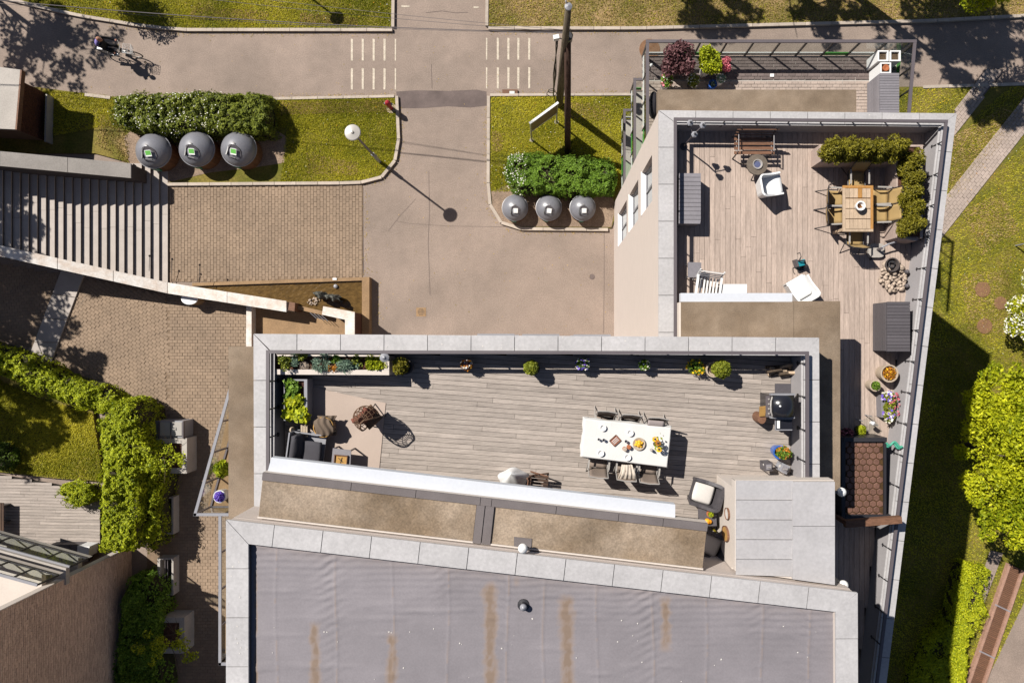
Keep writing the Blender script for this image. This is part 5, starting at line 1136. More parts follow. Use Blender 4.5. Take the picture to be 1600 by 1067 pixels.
# information board
fa, fb = P(831, 219.5, 0), P(869.5, 191.5, 0); d = (fb - fa); ang = math.atan2(d.y, d.x); g = thing('notice_board', 'white framed notice board on two thin posts in the lawn by the pole', 'sign', fa)
zt, zb = 2.45, 1.35
for f, nm in ((fa, 'post'), (fb, 'post')): MB().tube([f + Vector((0, 0, -.05)), f + Vector((0, 0, zt))], .035, 8).build(nm, MT['alu'], g); MB().lathe([(.12, -.02), (.1, .1), (0, .1)], f, 10).build('footing', MT['conc'], g)
mc = (fa + fb) / 2
MB().box(mc + Vector((0, 0, (zt + zb) / 2)), (d.length - .06, .05, zt - zb), ang).build('panel', mat('board_back', alb(150, 130, 92), .7, .08, 2, .1, 30), g)
MB().box(mc + Vector((0, 0, zt)), (d.length + .1, .09, .06), ang).build('frame_bar', MT['white_wood'], g); MB().box(mc + Vector((0, 0, zb)), (d.length + .0, .07, .05), ang).build('frame_bar', MT['white_wood'], g)
# utility pole with its strut, cables and boxes
pp = P(874, 164, 0); g = thing('utility_pole', 'grey wooden utility pole with a brown leaning strut, cables and small boxes', 'utility pole', pp); HP = 8.6
MB().tube([pp + Vector((0, 0, -.05)), pp + Vector((0.05, 0, HP * .5)), P(888, 12, HP)], [.16, .14, .10], 12).build('pole', MT['pole_grey'], g, smooth=True)
sf_ = P(887, 239, 0); st = P(887, 58, 6.4); MB().tube([sf_ + Vector((0, 0, -.05)), sf_.lerp(st, .5), st], [.135, .125, .115], 12).build('strut', MT['pole_wood'], g, smooth=True)
MB().lathe([(.17, 0), (.17, .14), (.15, .16), (0, .16)], Vector((st.x, st.y, 6.35)), 12).build('clamp', MT['metal_black'], g)
pt = P(888, 12, HP); MB().lathe([(.1, 0), (.12, .03), (.12, .1), (0, .16)], pt, 12).build('pole_cap', MT['metal_grey'], g)
MB().tube([pt, pt + Vector((-.08, .12, .15)), pt + Vector((-.06, .25, .2))], .03, 6).build('antenna_arm', MT['alu'], g); MB().box(pt + Vector((-.08, .3, .2)), (.18, .12, .14)).build('antenna_box', MT['white'], g)
q = P(869, 59, 6.0); MB().box(q, (.2, .14, .2), .2).build('junction_box', MT['white'], g); MB().tube([q + Vector((.08, 0, 0)), P(882, 62, 6.0)], .02, 6).build('arm', MT['metal_black'], g)
for k in range(4):
    pts = [q + Vector((.02 * k, 0, -.1))] + [P(868.5 - i * 1.0 + math.sin(i * 1.7 + k) * 1.1 + k * .8, 72 + i * 15, 5.6 - i * .85) for i in range(6)] + [pp + Vector((-.15, .03, .2))]
    MB().tube(pts, .018, 5).build('cable', MT['metal_black'], g)
for i, r in enumerate((.14, .2)): MB().tube([P(862, 142 + i * 4, 1.2) + Vector((math.cos(a) * r, .02 * math.sin(a), math.sin(a) * r * 1.3)) for a in [j * .45 for j in range(15)]], .014, 5).build('cable_coil', MT['metal_black'], g)
MB().tube([P(891, 45, 6.8), P(895, 55, 6.5), P(893, 66, 6.1), P(887, 64, 6.1)], .012, 5).build('cable_loop', MT['metal_black'], g)
for (a, c, lab) in (((885, 47, 7.0), (-620, -170, 7.2), 'uppermost'), ((885, 50, 6.8), (-620, -145, 7.0), 'second'), ((885, 51, 6.7), (-620, -70, 6.8), 'third'), ((885, 52, 6.6), (-620, -62, 6.7), 'lowest')):
    A, B = P(*a), P(*c); pts = [A.lerp(B, i / 24) - Vector((0, 0, 1.1 * 4 * (i / 24) * (1 - i / 24))) for i in range(25)]
    MB().tube(pts, .007 if lab != 'third' else .014, 5).build('overhead_wire', MT['metal_dark'], label=f'overhead wire running left from the utility pole, {lab} of four', cat='wire', group='overhead wires', origin=A)
A, B = P(885, 53, 6.5), P(1750, -260, 7); pts = [A.lerp(B, i / 12) - Vector((0, 0, .5 * 4 * (i / 12) * (1 - i / 12))) for i in range(13)]

# bicycle and rider
pr_, pf_ = P(177, 86, .012), P(217, 90, .012); ang = math.atan2(pf_.y - pr_.y, pf_.x - pr_.x); WB = (pf_ - pr_).length
bike = thing('bicycle', 'bicycle with a white front basket riding out of the tree shade at the top left', 'bicycle', (0, 0, 0)); rw = .345
def torus(b, c, R, r, n=28, m=6): b.tube([(c[0] + math.cos(a) * R, c[1], c[2] + math.sin(a) * R) for a in [i / n * 2 * math.pi for i in range(n + 1)]], r, m, cap=False)
for x in (0, WB):
    b = MB(); torus(b, (x, 0, rw), rw - .02, .022); wh = b.build('wheel', MT['rubber'], bike)
    b = MB(); torus(b, (x, 0, rw), rw - .05, .012)
    for i in range(10): a = i / 10 * 2 * math.pi; b.tube([(x, 0, rw), (x + math.cos(a) * (rw - .05), 0, rw + math.sin(a) * (rw - .05))], .003, 4)
    b.tube([(x, -.04, rw), (x, .04, rw)], .025, 8); b.build('rim', MT['alu'], wh)
b = MB(); bbk = (.43, 0, .28); sx, hx = (.27, 0, .82), (WB - .2, 0, .82)
for a, c, r in ((bbk, sx, .017), (bbk, hx, .02), (sx, hx, .018), ((0, .05, rw), bbk, .011), ((0, -.05, rw), bbk, .011), ((0, .05, rw), (.29, 0, .74), .01), ((0, -.05, rw), (.29, 0, .74), .01), (hx, (WB - .08, .05, rw + .33), .016), ((WB - .08, .05, rw + .33), (WB, .05, rw), .013), ((WB - .08, .05, rw + .33), (WB, -.05, rw), .013), (hx, (WB - .24, 0, 1.0), .014), (sx, (.25, 0, .92), .014)): b.tube([a, c], r, 8)
b.build('frame', MT['metal_black'], bike)
MB().box((.22, 0, .94), (.26, .15, .05)).build('saddle', MT['rubber'], bike)
MB().tube([(WB - .42, .29, 1.02), (WB - .3, .25, 1.03), (WB - .22, .1, 1.0), (WB - .22, -.1, 1.0), (WB - .3, -.25, 1.03), (WB - .42, -.29, 1.02)], .015, 8).build('handlebar', MT['alu'], bike)
b = MB()
for z, s in ((.72, .12), (.8, .135), (.88, .15), (.96, .165)): b.tube([(WB + .05 + x * s, y * s * 1.15, z) for x, y in ((-1, -1), (1, -1), (1, 1), (-1, 1), (-1, -1))], .009, 5)
for i in range(14):
    a = i / 14 * 2 * math.pi; x, y = max(-1, min(1, 1.4 * math.cos(a))), max(-1, min(1, 1.4 * math.sin(a))); b.tube([(WB + .05 + x * .12, y * .138, .72), (WB + .05 + x * .165, y * .19, .96)], .007, 4)
for i in range(4): b.tube([(WB - .07 + i * .08, -.138, .72), (WB - .07 + i * .08, .138, .72)], .007, 4)
b.build('basket', MT['white'], bike)
b = MB(); torus(b, (.43, -.05, .28), .09, .008, 18); b.tube([(.43, -.07, .28), (.36, -.1, .43)], .012, 6); b.tube([(.43, .07, .28), (.50, .1, .13)], .012, 6); b.box((.36, -.14, .43), (.1, .09, .025)); b.box((.5, .14, .13), (.1, .09, .025)); b.build('cranks', MT['metal_grey'], bike)
b = MB(); b.tube([(-.02, .07, rw + .37), (-.2, .07, rw + .36)], .01, 5); b.tube([(-.02, -.07, rw + .37), (-.2, -.07, rw + .36)], .01, 5); b.box((-.05, 0, rw + .38), (.36, .13, .015)); b.build('carrier', MT['metal_grey'], bike)
place(bike, pr_, ang)

def skin_mesh(name, joints, edges, mat_, parent, sub=2, root=0):
    me = bpy.data.meshes.new(name + '_src'); me.from_pydata([j[0] for j in joints], edges, []); o = bpy.data.objects.new(name + '_src', me); COL.objects.link(o)
    md = o.modifiers.new('s', 'SKIN'); md.use_smooth_shade = True
    for i, j in enumerate(joints):
        v = me.skin_vertices[0].data[i]; v.radius = (j[1], j[2] if len(j) > 2 else j[1]); v.use_root = (i == root)
    ms = o.modifiers.new('u', 'SUBSURF'); ms.levels = sub; ms.render_levels = sub
    dg = bpy.context.evaluated_depsgraph_get(); dg.update(); m2 = bpy.data.meshes.new_from_object(o.evaluated_get(dg)); bpy.data.objects.remove(o); bpy.data.meshes.remove(me)
    m2.name = name; m2.materials.clear(); m2.materials.append(mat_)
    n = bpy.data.objects.new(name, m2); COL.objects.link(n); adopt(n, parent); return n
rider = thing('person', 'cyclist in black with a violet bag on the back, arms stretched to the handlebar', 'person', (0, 0, 0))
J = [((.24, 0, 1.0), .15, .12), ((.30, 0, 1.2), .14, .11), ((.38, 0, 1.40), .155, .11), ((.43, 0, 1.5), .055), ((.47, 0, 1.58), .055),
     ((.38, .19, 1.43), .06), ((.52, .26, 1.22), .045), ((.68, .27, 1.06), .033), ((.38, -.19, 1.43), .06), ((.52, -.26, 1.22), .045), ((.68, -.27, 1.06), .033),
     ((.27, .11, .95), .095), ((.62, .13, .78), .07), ((.50, .13, .34), .045), ((.47, .13, .2), .04), ((.57, .13, .17), .035),
     ((.27, -.11, .95), .095), ((.60, -.13, .94), .07), ((.42, -.13, .58), .045), ((.34, -.13, .5), .04), ((.45, -.13, .47), .035)]
E = [(0, 1), (1, 2), (2, 3), (3, 4), (2, 5), (5, 6), (6, 7), (2, 8), (8, 9), (9, 10), (0, 11), (11, 12), (12, 13), (13, 14), (14, 15), (0, 16), (16, 17), (17, 18), (18, 19), (19, 20)]
skin_mesh('body', J, E, MT['blackcloth'], rider)
b = MB()
b.grid(lambda u, v: (.49 + .10 * math.sin(math.pi * v) * math.cos(2 * math.pi * u) * (1 + .15 * max(0, math.cos(2 * math.pi * u)) * (v < .5)), .078 * math.sin(math.pi * v) * math.sin(2 * math.pi * u), 1.68 - .125 * math.cos(math.pi * v) * -1), 16, 12); hd = b.build('head', MT['skin'], rider, smooth=True)
b = MB(); b.box((.595, 0, 1.665), (.03, .025, .04)); b.box((.49, .08, 1.67), (.035, .015, .055)); b.box((.49, -.08, 1.67), (.035, .015, .055)); b.build('nose_and_ears', MT['skin'], hd)
MB().box((.585, .03, 1.695), (.012, .02, .012)).box((.585, -.03, 1.695), (.012, .02, .012)).box((.58, 0, 1.625), (.01, .04, .01)).build('eyes_and_mouth', MT['metal_black'], hd)
b = MB(); b.grid(lambda u, v: (.475 + .112 * math.sin(math.pi * v / 2) * math.cos(2 * math.pi * u), .09 * math.sin(math.pi * v / 2) * math.sin(2 * math.pi * u), 1.69 + .135 * math.cos(math.pi * v / 2)), 16, 6); b.build('hair', mat('fair_hair', (.30, .15, .10), .7, .15, 20, .1, 60), hd, smooth=True)
def hand(c, sgn):
    J = [(c, .028, .018)]; E = []
    for k in range(4):
        y = (k - 1.5) * .02; L = (.075, .085, .08, .062)[k]; i = len(J); J += [(c + Vector((L * .5, y, .012)), .010), (c + Vector((L * .95, y, -.005)), .009), (c + Vector((L * .9, y, -.035)), .008)]; E += [(0, i), (i, i + 1), (i + 1, i + 2)]
    i = len(J); J += [(c + Vector((.02, -sgn * .035, -.005)), .011), (c + Vector((.05, -sgn * .04, -.02)), .009)]; E += [(0, i), (i, i + 1)]
    skin_mesh('hand', J, E, MT['skin'], rider, 1)
hand(Vector((.70, .27, 1.055)), 1); hand(Vector((.70, -.27, 1.055)), -1)
b = MB(); b.grid(lambda u, v: (.19 + .13 * math.sin(math.pi * v) * math.cos(2 * math.pi * u) - (.5 - v) * .05, .17 * math.sin(math.pi * v) ** .6 * math.sin(2 * math.pi * u), 1.28 - .2 * math.cos(math.pi * v)), 14, 10); o = b.build('backpack', MT['violet'], rider, smooth=True)
for y in (.13, -.13):
    z = .13 if y > 0 else .43; x = .54 if y > 0 else .42; MB().box((x, y, z + .03), (.26, .09, .07)).build('shoe', MT['white'], rider)
place(rider, pr_, ang)
# ------------------------------------------------------------------ furniture builders (local frames, front towards +y)
def sling_chair(label, grp, m_sling, m_frame, name='garden_chair'):
    g = thing(name, label, 'chair', (0, 0, 0), grp)
    b = MB().grid(lambda u, v: ((u - .5) * .46, .24 - v * .47, .43 - .03 * math.sin(math.pi * v) - .02 * v), 4, 6, thick=.012); b.build('seat', MT[m_sling], g, smooth=True)
    b = MB().grid(lambda u, v: ((u - .5) * .46, -.235 - v * .16 - .02 * math.sin(math.pi * u), .42 + v * .5 - .0 * u), 6, 6, thick=.012); b.build('backrest', MT[m_sling], g, smooth=True)
    for s in (-.255, .255):
        MB().tube([(s, .27, 0), (s, .24, .43), (s, -.23, .41), (s, -.40, .95)], .016, 6).build('side_frame', MT[m_frame], g)
        MB().tube([(s * 1.02, .25, .43), (s * 1.06, .2, .64), (s * 1.06, -.28, .64)], .014, 6).build('arm_frame', MT[m_frame], g)
        MB().box((s * 1.06, -.02, .655), (.045, .42, .02)).build('armrest', MT['alu'], g)
        MB().tube([(s * 1.1, -.45, 0), (s * 1.05, -.1, .42)], .015, 6).build('leg', MT[m_frame], g)
    MB().tube([(-.255, -.40, .95), (0, -.42, .955), (.255, -.40, .95)], .016, 6).build('top_rail', MT[m_frame], g); MB().tube([(-.255, .24, .43), (.255, .24, .43)], .014, 6).build('front_rail', MT[m_frame], g)
    return g
def onto(px, py, zs, zdeck): v = P(px, py, zs); return Vector((v.x, v.y, zdeck))
def pot_shape(b, R, h, taper=.78, th=.035): b.lathe([(R * taper, 0), (R, h), (R - th, h), (R - th - .02, h - .08), (0, h - .08)], n=24)
def potted(nm, label, px, py, zd, R, h, pm, blobs, n, leaf, size=.05, group=None, extra=None, taper=.78, soil='soil', up=.5, ox=0, oy=0, cat='potted plant'):
    v = onto(px, py, zd + h, zd); g = thing(nm, label, cat, v, group)
    b = MB(); b.lathe([(R * taper, 0), (R * (taper + 1) / 2 * 1.03, h * .5), (R, h), (R - .035, h), (R - .05, h - .08)], v, 24); b.build('pot', MT[pm], g, smooth=False)
    MB().lathe([(R - .04, h - .085), (0, h - .07)], v, 18).build('soil', MT[soil], g)
    bl = [((v.x + x + ox, v.y + y + oy, zd + h + z), r if hasattr(r, '__len__') else (r, r, r)) for x, y, z, r in blobs]
    C, _ = blob_pts(bl, n, .45); C = C[C[:, 2] > zd + h - .1]; leaf_mesh('foliage', C, size, LF[leaf], g, up)
    for ex in extra or []:
        Q, _ = blob_pts(bl, ex[1], .92); Q = Q[Q[:, 2] > zd + h - .02]; leaf_mesh('blossoms', Q, ex[2], LF[ex[0]], g, .8, aspect=1.1)
    return g

# ------------------------------------------------------------------ lower terrace (east block)
Z = ZED
# lamp with three hexagonal heads
f = onto(1068, 229, Z, Z); g = thing('garden_lamp', 'black pole lamp with three hexagonal heads in the terrace corner', 'lamp', f)
MB().lathe([(.10, 0), (.10, .02), (.02, .03), (0, .03)], f, 12).build('foot', MT['metal_black'], g); MB().tube([f, f + Vector((0.02, -.02, .9)), f + Vector((.0, -.04, 1.2))], .02, 8).build('pole', MT['metal_dark'], g)
for x, y in ((1085, 210), (1078.5, 192), (1098, 196)):
    c = P(x, y, Z + 1.38); MB().tube([f + Vector((0, -.04, 1.18)), c], .013, 6).build('arm', MT['metal_dark'], g)
    h = MB().lathe([(.045, -.12), (.085, .0), (.085, .02), (.05, .05), (0, .055)], c, 6).build('lamp_head', MT['metal_grey'], g); MB().lathe([(.03, .05), (.03, .075), (0, .08)], c, 8).build('cap', MT['metal_black'], h)
# slatted bench
p = onto(1178, 226, Z + .4, Z); g = thing('slatted_bench', 'brown slatted bench by the north parapet behind the fire table', 'bench', p)
L = 1.06
for i in range(4): piece('seat_slat', MT['wood_brown'], g, p + Vector((0, -.22 + i * .12, .43)), (L, .075, .025))
for i in range(3): piece('back_slat', MT['wood_brown'], g, p + Vector((0, .22 + i * .035, .53 + i * .12)), (L, .02, .075), rx=.25)
for s in (-.46, .46): MB().tube([p + Vector((s, -.27, 0)), p + Vector((s, -.24, .42)), p + Vector((s, .18, .42)), p + Vector((s, .32, .86))], .02, 6).build('iron_side', MT['metal_black'], g); MB().tube([p + Vector((s, .33, 0)), p + Vector((s, .18, .42))], .02, 6).build('rear_leg', MT['metal_black'], g); MB().tube([p + Vector((s, -.24, .42)), p + Vector((s, -.22, .62)), p + Vector((s, .24, .62))], .015, 6).build('armrest', MT['metal_dark'], g)
# round fire table
p = onto(1183, 257, Z + .5, Z); g = thing('fire_table', 'round stone fire table with a glass bowl in its centre', 'table', p)
b = MB(); b.lathe([(.11, .47), (.27, .46), (.275, .50), (.27, .52), (.12, .525), (.12, .49), (0, .48)], p, 26); b.build('tabletop', mat('slate_top', alb(124, 112, 100), .8, .15, 6, .2, 40), g)
MB().lathe([(.125, .52), (.13, .56), (.11, .56), (.09, .53), (0, .52)], p, 22).build('fire_bowl', MT['alu'], g); MB().lathe([(.085, .53), (0, .535)], p, 16).build('glass_bed', mat('blue_glass_bed', (.08, .09, .16), .2, .2, 20, .2, 60), g)
for k in range(3): a = k * 2.09 + .5; MB().tube([p + Vector((math.cos(a) * .1, math.sin(a) * .1, .46)), p + Vector((math.cos(a) * .36, math.sin(a) * .3, 0))], .016, 6).build('leg', MT['metal_black'], g)
# white moulded armchairs
def u_shell(w, dp, z0, z1, zb, fl, rc, th, n=30):
    """U shaped wall of an armchair: from one arm tip round the back to the other, straight runs with rounded corners, flaring upwards"""
    path = [(w, dp), (w, -dp + rc)] + [(w - rc + rc * math.cos(a), -dp + rc - rc * math.sin(a)) for a in (.4, .8, 1.2, 1.5708)] + [(-w + rc, -dp)] + [(-w + rc - rc * math.sin(a), -dp + rc - rc * math.cos(a)) for a in (.4, .8, 1.2, 1.5708)] + [(-w, dp)]
    ls = [0]
    for p, q in zip(path, path[1:]): ls.append(ls[-1] + math.hypot(q[0] - p[0], q[1] - p[1]))
    def f(u, v):
        d = u * ls[-1]
        for i in range(len(path) - 1):
            if d <= ls[i + 1] + 1e-9: t = (d - ls[i]) / (ls[i + 1] - ls[i]); x = path[i][0] + (path[i + 1][0] - path[i][0]) * t; y = path[i][1] + (path[i + 1][1] - path[i][1]) * t; break
        back = min(1, max(0, (dp * .2 - y) / (dp * 1.0))); h = z1 + (zb - z1) * back ** 1.3
        return (x * (1 + fl * v), y * (1 + fl * v * (1.2 if y < 0 else .3)), z0 + (h - z0) * v)
    return MB().grid(f, n, 3, thick=-th)
def armchair(label):
    g = thing('lounge_armchair', label, 'armchair', (0, 0, 0), 'white moulded armchairs')
    u_shell(.25, .27, .02, .60, .76, .30, .10, .05).build('back_shell', MT['white'], g, smooth=False)
    MB().grid(lambda u, v: ((u - .5) * .56, .33 - v * .56, .40 + .02 * math.sin(math.pi * u) - .05 * v), 6, 6, thick=.05).build('seat', MT['white'], g, smooth=True)
    MB().grid(lambda u, v: ((u - .5) * .52, .30 + .03 * v, .05 + .34 * v), 4, 3, thick=.03).build('front_panel', MT['white'], g)
    return g
a0 = armchair('white moulded armchair beside the round fire table, open to the right'); place(a0, onto(1206, 288, Z + .55, Z), math.radians(-80), .92)
a1 = place(copy_tree(a0), onto(1254, 452, Z + .5, Z), math.radians(30), .95, 'white moulded armchair at the end of the white cornice near the teal case')
# low grey slatted chest
zt = Z + .5; g = thing('storage_chest', 'pale grey slatted chest along the west parapet of the lower terrace', 'chest', onto(1078, 310, Z, Z))
q = PX([(1062, 270.5), (1094.5, 271), (1093, 349), (1061, 348.5)], zt); MB().prism(q, Z, zt - .03).build('body', MT['box_grey'], g)
for i in range(12):
    y0, y1 = 270.3 + i * 6.6, 270.3 + (i + 1) * 6.6 - .6; MB().prism(PX([(1061.5, y0), (1095, y0 + .3), (1095 - (i > 10), y1 + .3), (1061, y1)], zt), zt - .03, zt).build('lid_slat', MT['box_grey'], g)
# side table in the shade, slatted white chair, white table
zt = Z + .45; g = thing('side_table', 'small grey square table in the parapet shade above the white chair', 'table', onto(1086, 421, Z, Z))
MB().prism(PX([(1075, 409), (1096, 410), (1095, 433), (1075, 433)], zt), zt - .04, zt).build('tabletop', MT['box_grey'], g)
for x, y in ((1077, 411), (1094, 412), (1093, 431), (1077, 431)): v = P(x, y, zt); MB().tube([(v.x, v.y, Z), (v.x, v.y, zt - .03)], .015, 6).build('leg', MT['metal_grey'], g)
p = onto(1104, 450, Z + .42, Z); g = thing('slatted_chair', 'white slatted garden chair tucked under the white cornice', 'chair', (0, 0, 0))
for i in range(7): MB().box((-.25 + i * .085, 0, .42), (.045, .56, .02)).build('seat_slat', MT['white_wood'], g)
for i in range(4): MB().box((0, .30 + i * .03, .50 + i * .10), (.62, .018, .055), rx=.3).build('back_slat', MT['white_wood'], g)
for s in (-.31, .31):
    MB().tube([(s, .42, .86), (s, .26, .4), (s, .22, 0)], .02, 6).build('rear_leg', MT['white_wood'], g); MB().tube([(s, -.28, 0), (s, -.28, .62)], .02, 6).build('front_leg', MT['white_wood'], g); MB().box((s, 0, .64), (.06, .62, .025)).build('armrest', MT['white_wood'], g)
place(g, p, -.14)
zt = Z + .6; g = thing('white_table', 'plain white square table half under the white cornice', 'table', onto(1147, 455, Z, Z))
MB().prism(PX([(1126, 443.5), (1167, 443.5), (1167, 478), (1126, 478)], zt), zt - .08, zt).build('tabletop', MT['white'], g)
for x, y in ((1128, 446), (1165, 446), (1165, 476), (1128, 476)): v = P(x, y, zt); MB().tube([(v.x, v.y, Z), (v.x, v.y, zt - .06)], .025, 6).build('leg', MT['white'], g)
# teal tool case with black cables
p = onto(1250, 411, Z + .15, Z); g = thing('tool_case', 'small teal and black jobsite case with looping cables on the deck', 'case', p)
MB().box(p + Vector((0, 0, .13)), (.23, .16, .22), .25).build('case_body', MT['teal'], g); MB().box(p + Vector((-.11, .0, .13)), (.05, .20, .25), .25).build('side_guard', MT['box_dark'], g); MB().box(p + Vector((.11, -.02, .13)), (.04, .2, .25), .25).build('side_guard', MT['metal_black'], g)
MB().tube([p + Vector((-.09, .06, .24)), p + Vector((-.07, .05, .33)), p + Vector((.07, .03, .33)), p + Vector((.09, .02, .24))], .018, 6).build('handle', MT['metal_black'], g)
MB().tube([p + Vector((.02, .1, .03)), p + Vector((.08, .2, .01)), p + Vector((.05, .30, .01)), p + Vector((-.03, .28, .01))], .009, 5).build('cable', MT['metal_black'], g); MB().tube([p + Vector((-.08, -.06, .03)), p + Vector((-.14, -.12, .01)), p + Vector((-.13, -.22, .01)), p + Vector((-.08, -.28, .01))], .009, 5).build('cable', MT['metal_black'], g); MB().box(p + Vector((.06, -.17, .03)), (.16, .09, .05), .4).build('charger', MT['metal_black'], g)
# L-shaped conifer planter
zt = Z + .62; g = thing('conifer_planter', 'L shaped pale stone planter of clipped yellow green conifers around the wooden table', 'planter', onto(1400, 250, Z, Z))
sm = mat('planter_stone', alb(206, 184, 172), .85, .08, 2, .1, 20)
MB().prism(PX([(1281, 226), (1442, 226), (1442, 252.5), (1281, 252.5)], zt), Z, zt - .08).build('planter_wall', sm, g)
MB().prism(PX([(1400, 252.6), (1441, 252.6), (1441, 372), (1432, 376), (1400, 371)], zt), Z, zt - .083).build('planter_wall', sm, g)
for q in (((1281, 226), (1442, 226), (1442, 229), (1281, 229)), ((1281, 229), (1285, 229), (1285, 252.5), (1281, 252.5)), ((1285, 249), (1400, 249), (1400, 252.5), (1285, 252.5)), ((1400, 249), (1403, 249), (1403, 371), (1400, 371)), ((1403, 368), (1432, 373), (1432, 376), (1403, 371)), ((1438, 229), (1442, 229), (1442, 372), (1438, 372))): MB().prism(PX(q, zt), zt - .08, zt).build('rim_stone', sm, g)
MB().prism(PX([(1285, 229), (1438, 229), (1438, 249), (1285, 249)], zt), zt - .09, zt - .04).build('soil', MT['mulch'], g); MB().prism(PX([(1403, 249.2), (1438, 249.2), (1438, 369), (1403, 367)], zt), zt - .09, zt - .045).build('soil', MT['mulch'], g)
cz_ = [(1302, 238, 1.25, .38), (1325, 238, 1.3, .38), (1349, 237, 1.35, .38), (1373, 238, 1.3, .38), (1394, 237, 1.35, .36), (1409, 232, 1.1, .27), (1422, 252, 1.05, .28), (1425, 279, 1.1, .33), (1421, 301, 1.15, .33), (1424, 324, 1.2, .36), (1419, 351, 1.25, .36), (1412, 265, .85, .16)]
for i, (x, y, h, r) in enumerate(cz_):
    h *= .55; x += 5 if y > 245 else 0; y -= 4 if y < 245 else 0; r *= .76; c = P(x, y, zt + h * .55); bl = [((c.x, c.y, zt + .02 + h * f), (r * s, r * s, .2)) for f, s in ((.1, .9), (.35, 1.05), (.6, .9), (.85, .55))] + clump_blobs((c.x, c.y, zt + h * .45), (r, r, h * .5), 9, .13, i)
    C, d = blob_pts(bl, 2600, .6); leaf_mesh('conifer', C, .075, LF['conifer'], g, .35, aspect=2.6)
# table with six beige sling chairs
zt = Z + .74; g = thing('dining_table', 'worn wooden dining table with an orange stained frame and six beige chairs', 'table', onto(1341, 325, Z, Z))
tx0, tx1, ty0, ty1 = 1317, 1364.5, 289.5, 361.5
for q, nm in (((tx0, ty0, tx1, ty0 + 4), 'frame_rail'), ((tx0, ty1 - 4, tx1, ty1), 'frame_rail'), ((tx0, ty0 + 4, tx0 + 4, ty1 - 4), 'frame_rail'), ((tx1 - 4, ty0 + 4, tx1, ty1 - 4), 'frame_rail')):
    mm = MT['wood_orange'] if q[3] < 300 or q[0] > 1350 else MT['wood_pale']
    MB().prism(PX([(q[0], q[1]), (q[2], q[1]), (q[2], q[3]), (q[0], q[3])], zt), zt - .04, zt).build(nm, mm, g)
for k in range(4):
    y0, y1 = ty0 + 4 + k * 16, ty0 + 4 + (k + 1) * 16
    for i in range(6):
        x0 = tx0 + 4.3 + i * 6.57; MB().prism(PX([(x0, y0 + .6), (x0 + 6.1, y0 + .6), (x0 + 6.1, y1 - (1 if k < 1 else .5)), (x0, y1 - (1 if k < 1 else .5))], zt), zt - .035, zt - .004).build('top_slat', MT['wood_pale'] if not (k == 0 and i == 3) else MT['wood_orange'], g)
MB().prism(PX([(tx0 + 4, ty0 + 4), (tx1 - 4, ty0 + 4), (tx1 - 4, ty1 - 4), (tx0 + 4, ty1 - 4)], zt), zt - .06, zt - .036).build('underframe', MT['wood_orange'], g)
for x, y in ((1321, 294), (1360, 294), (1360, 357), (1321, 357)): v = P(x, y, zt); MB().bx(v.x - .035, v.x + .035, v.y - .035, v.y + .035, Z, zt - .04).build('leg', MT['wood_pale'], g)
potted('potted_plant', 'blue and white pot with a half open lid on the worn wooden table', 1345, 321, zt, .125, .17, 'pot_white', [(0, 0, -.06, .07)], 40, 'orange', .03, taper=.72, soil='mulch')
c0 = sling_chair('', 'beige chairs round the worn wooden table', 'sling', 'metal_black')
ch = [(1306, 309, -90, 'beige sling chair on the left of the worn wooden table, upper one'), (1305, 337, -90, 'beige sling chair on the left of the worn wooden table, lower one'), (1377, 308, 90, 'beige sling chair on the right of the worn wooden table, upper one'), (1376, 334, 90, 'beige sling chair on the right of the worn wooden table, lower one'), (1340, 279, 180, 'beige sling chair at the head of the worn table in the planter shade'), (1338, 369, 0, 'beige sling chair at the foot of the worn table by the parasol base')]
for i, (x, y, a, lb) in enumerate(ch):
    o = c0 if i == 0 else copy_tree(c0); place(o, onto(x, y, Z + .43, Z), math.radians(a) + random.uniform(-.05, .05), .88, lb)
# parasol base
p = onto(1369, 391, Z + .1, Z); g = thing('parasol_base', 'grey rounded parasol base with a folded arm below the wooden table', 'parasol base', p)
q = [(p.x + .21 * (abs(math.cos(a)) ** .5) * math.copysign(1, math.cos(a)), p.y + .19 * (abs(math.sin(a)) ** .5) * math.copysign(1, math.sin(a))) for a in [i / 24 * 2 * math.pi + .1 for i in range(24)]]
MB().prism(q, Z + .03, Z + .12).build('slab', MT['conc'], g); MB().tube([p + Vector((.03, .02, .12)), p + Vector((.03, .02, .34))], .035, 10).build('sleeve', MT['metal_dark'], g); MB().tube([p + Vector((.05, .05, .28)), p + Vector((.22, .14, .32)), p + Vector((.42, .2, .34))], .022, 8).build('arm', MT['metal_grey'], g)
for x, y in ((-.1, -.22), (.22, -.14), (-.2, .12)): MB().box((p.x + x, p.y + y, Z + .03), (.06, .05, .06)).build('castor', MT['metal_black'], g)
# stone heap with dark bowl
g = thing('stone_heap', 'heap of pale round stones along the east parapet below the parasol base', 'stones', onto(1396, 430, Z, Z))
sme = []
for k in range(5):
    b = MB(); rr = random.Random(k); b.lathe([(0, -.5), (.4, -.4), (.52, 0), (.36, .38), (0, .5)], n=8); me = bpy.data.meshes.new('stone'); me.from_pydata([(x * rr.uniform(.85, 1.15), y * rr.uniform(.85, 1.15), z * rr.uniform(.8, 1.1)) for x, y, z in b.v], [], b.f); me.materials.append(MT['pebble']); me.polygons.foreach_set('use_smooth', [True] * len(b.f)); sme.append(me)
pos = []
for i in range(900):
    x, y = random.uniform(1374, 1419), random.uniform(404, 456); e = ((x - 1397) / 21) ** 2 + ((y - 431) / 24) ** 2
    if e > 1 or (abs(x - 1395) < 9 and abs(y - 413) < 6): continue
    r = random.choice((.05, .06, .075, .09, .13)); 
    if all((x - a) ** 2 + (y - b_) ** 2 > ((r + c) * 26) ** 2 for a, b_, c in pos): pos.append((x, y, r))
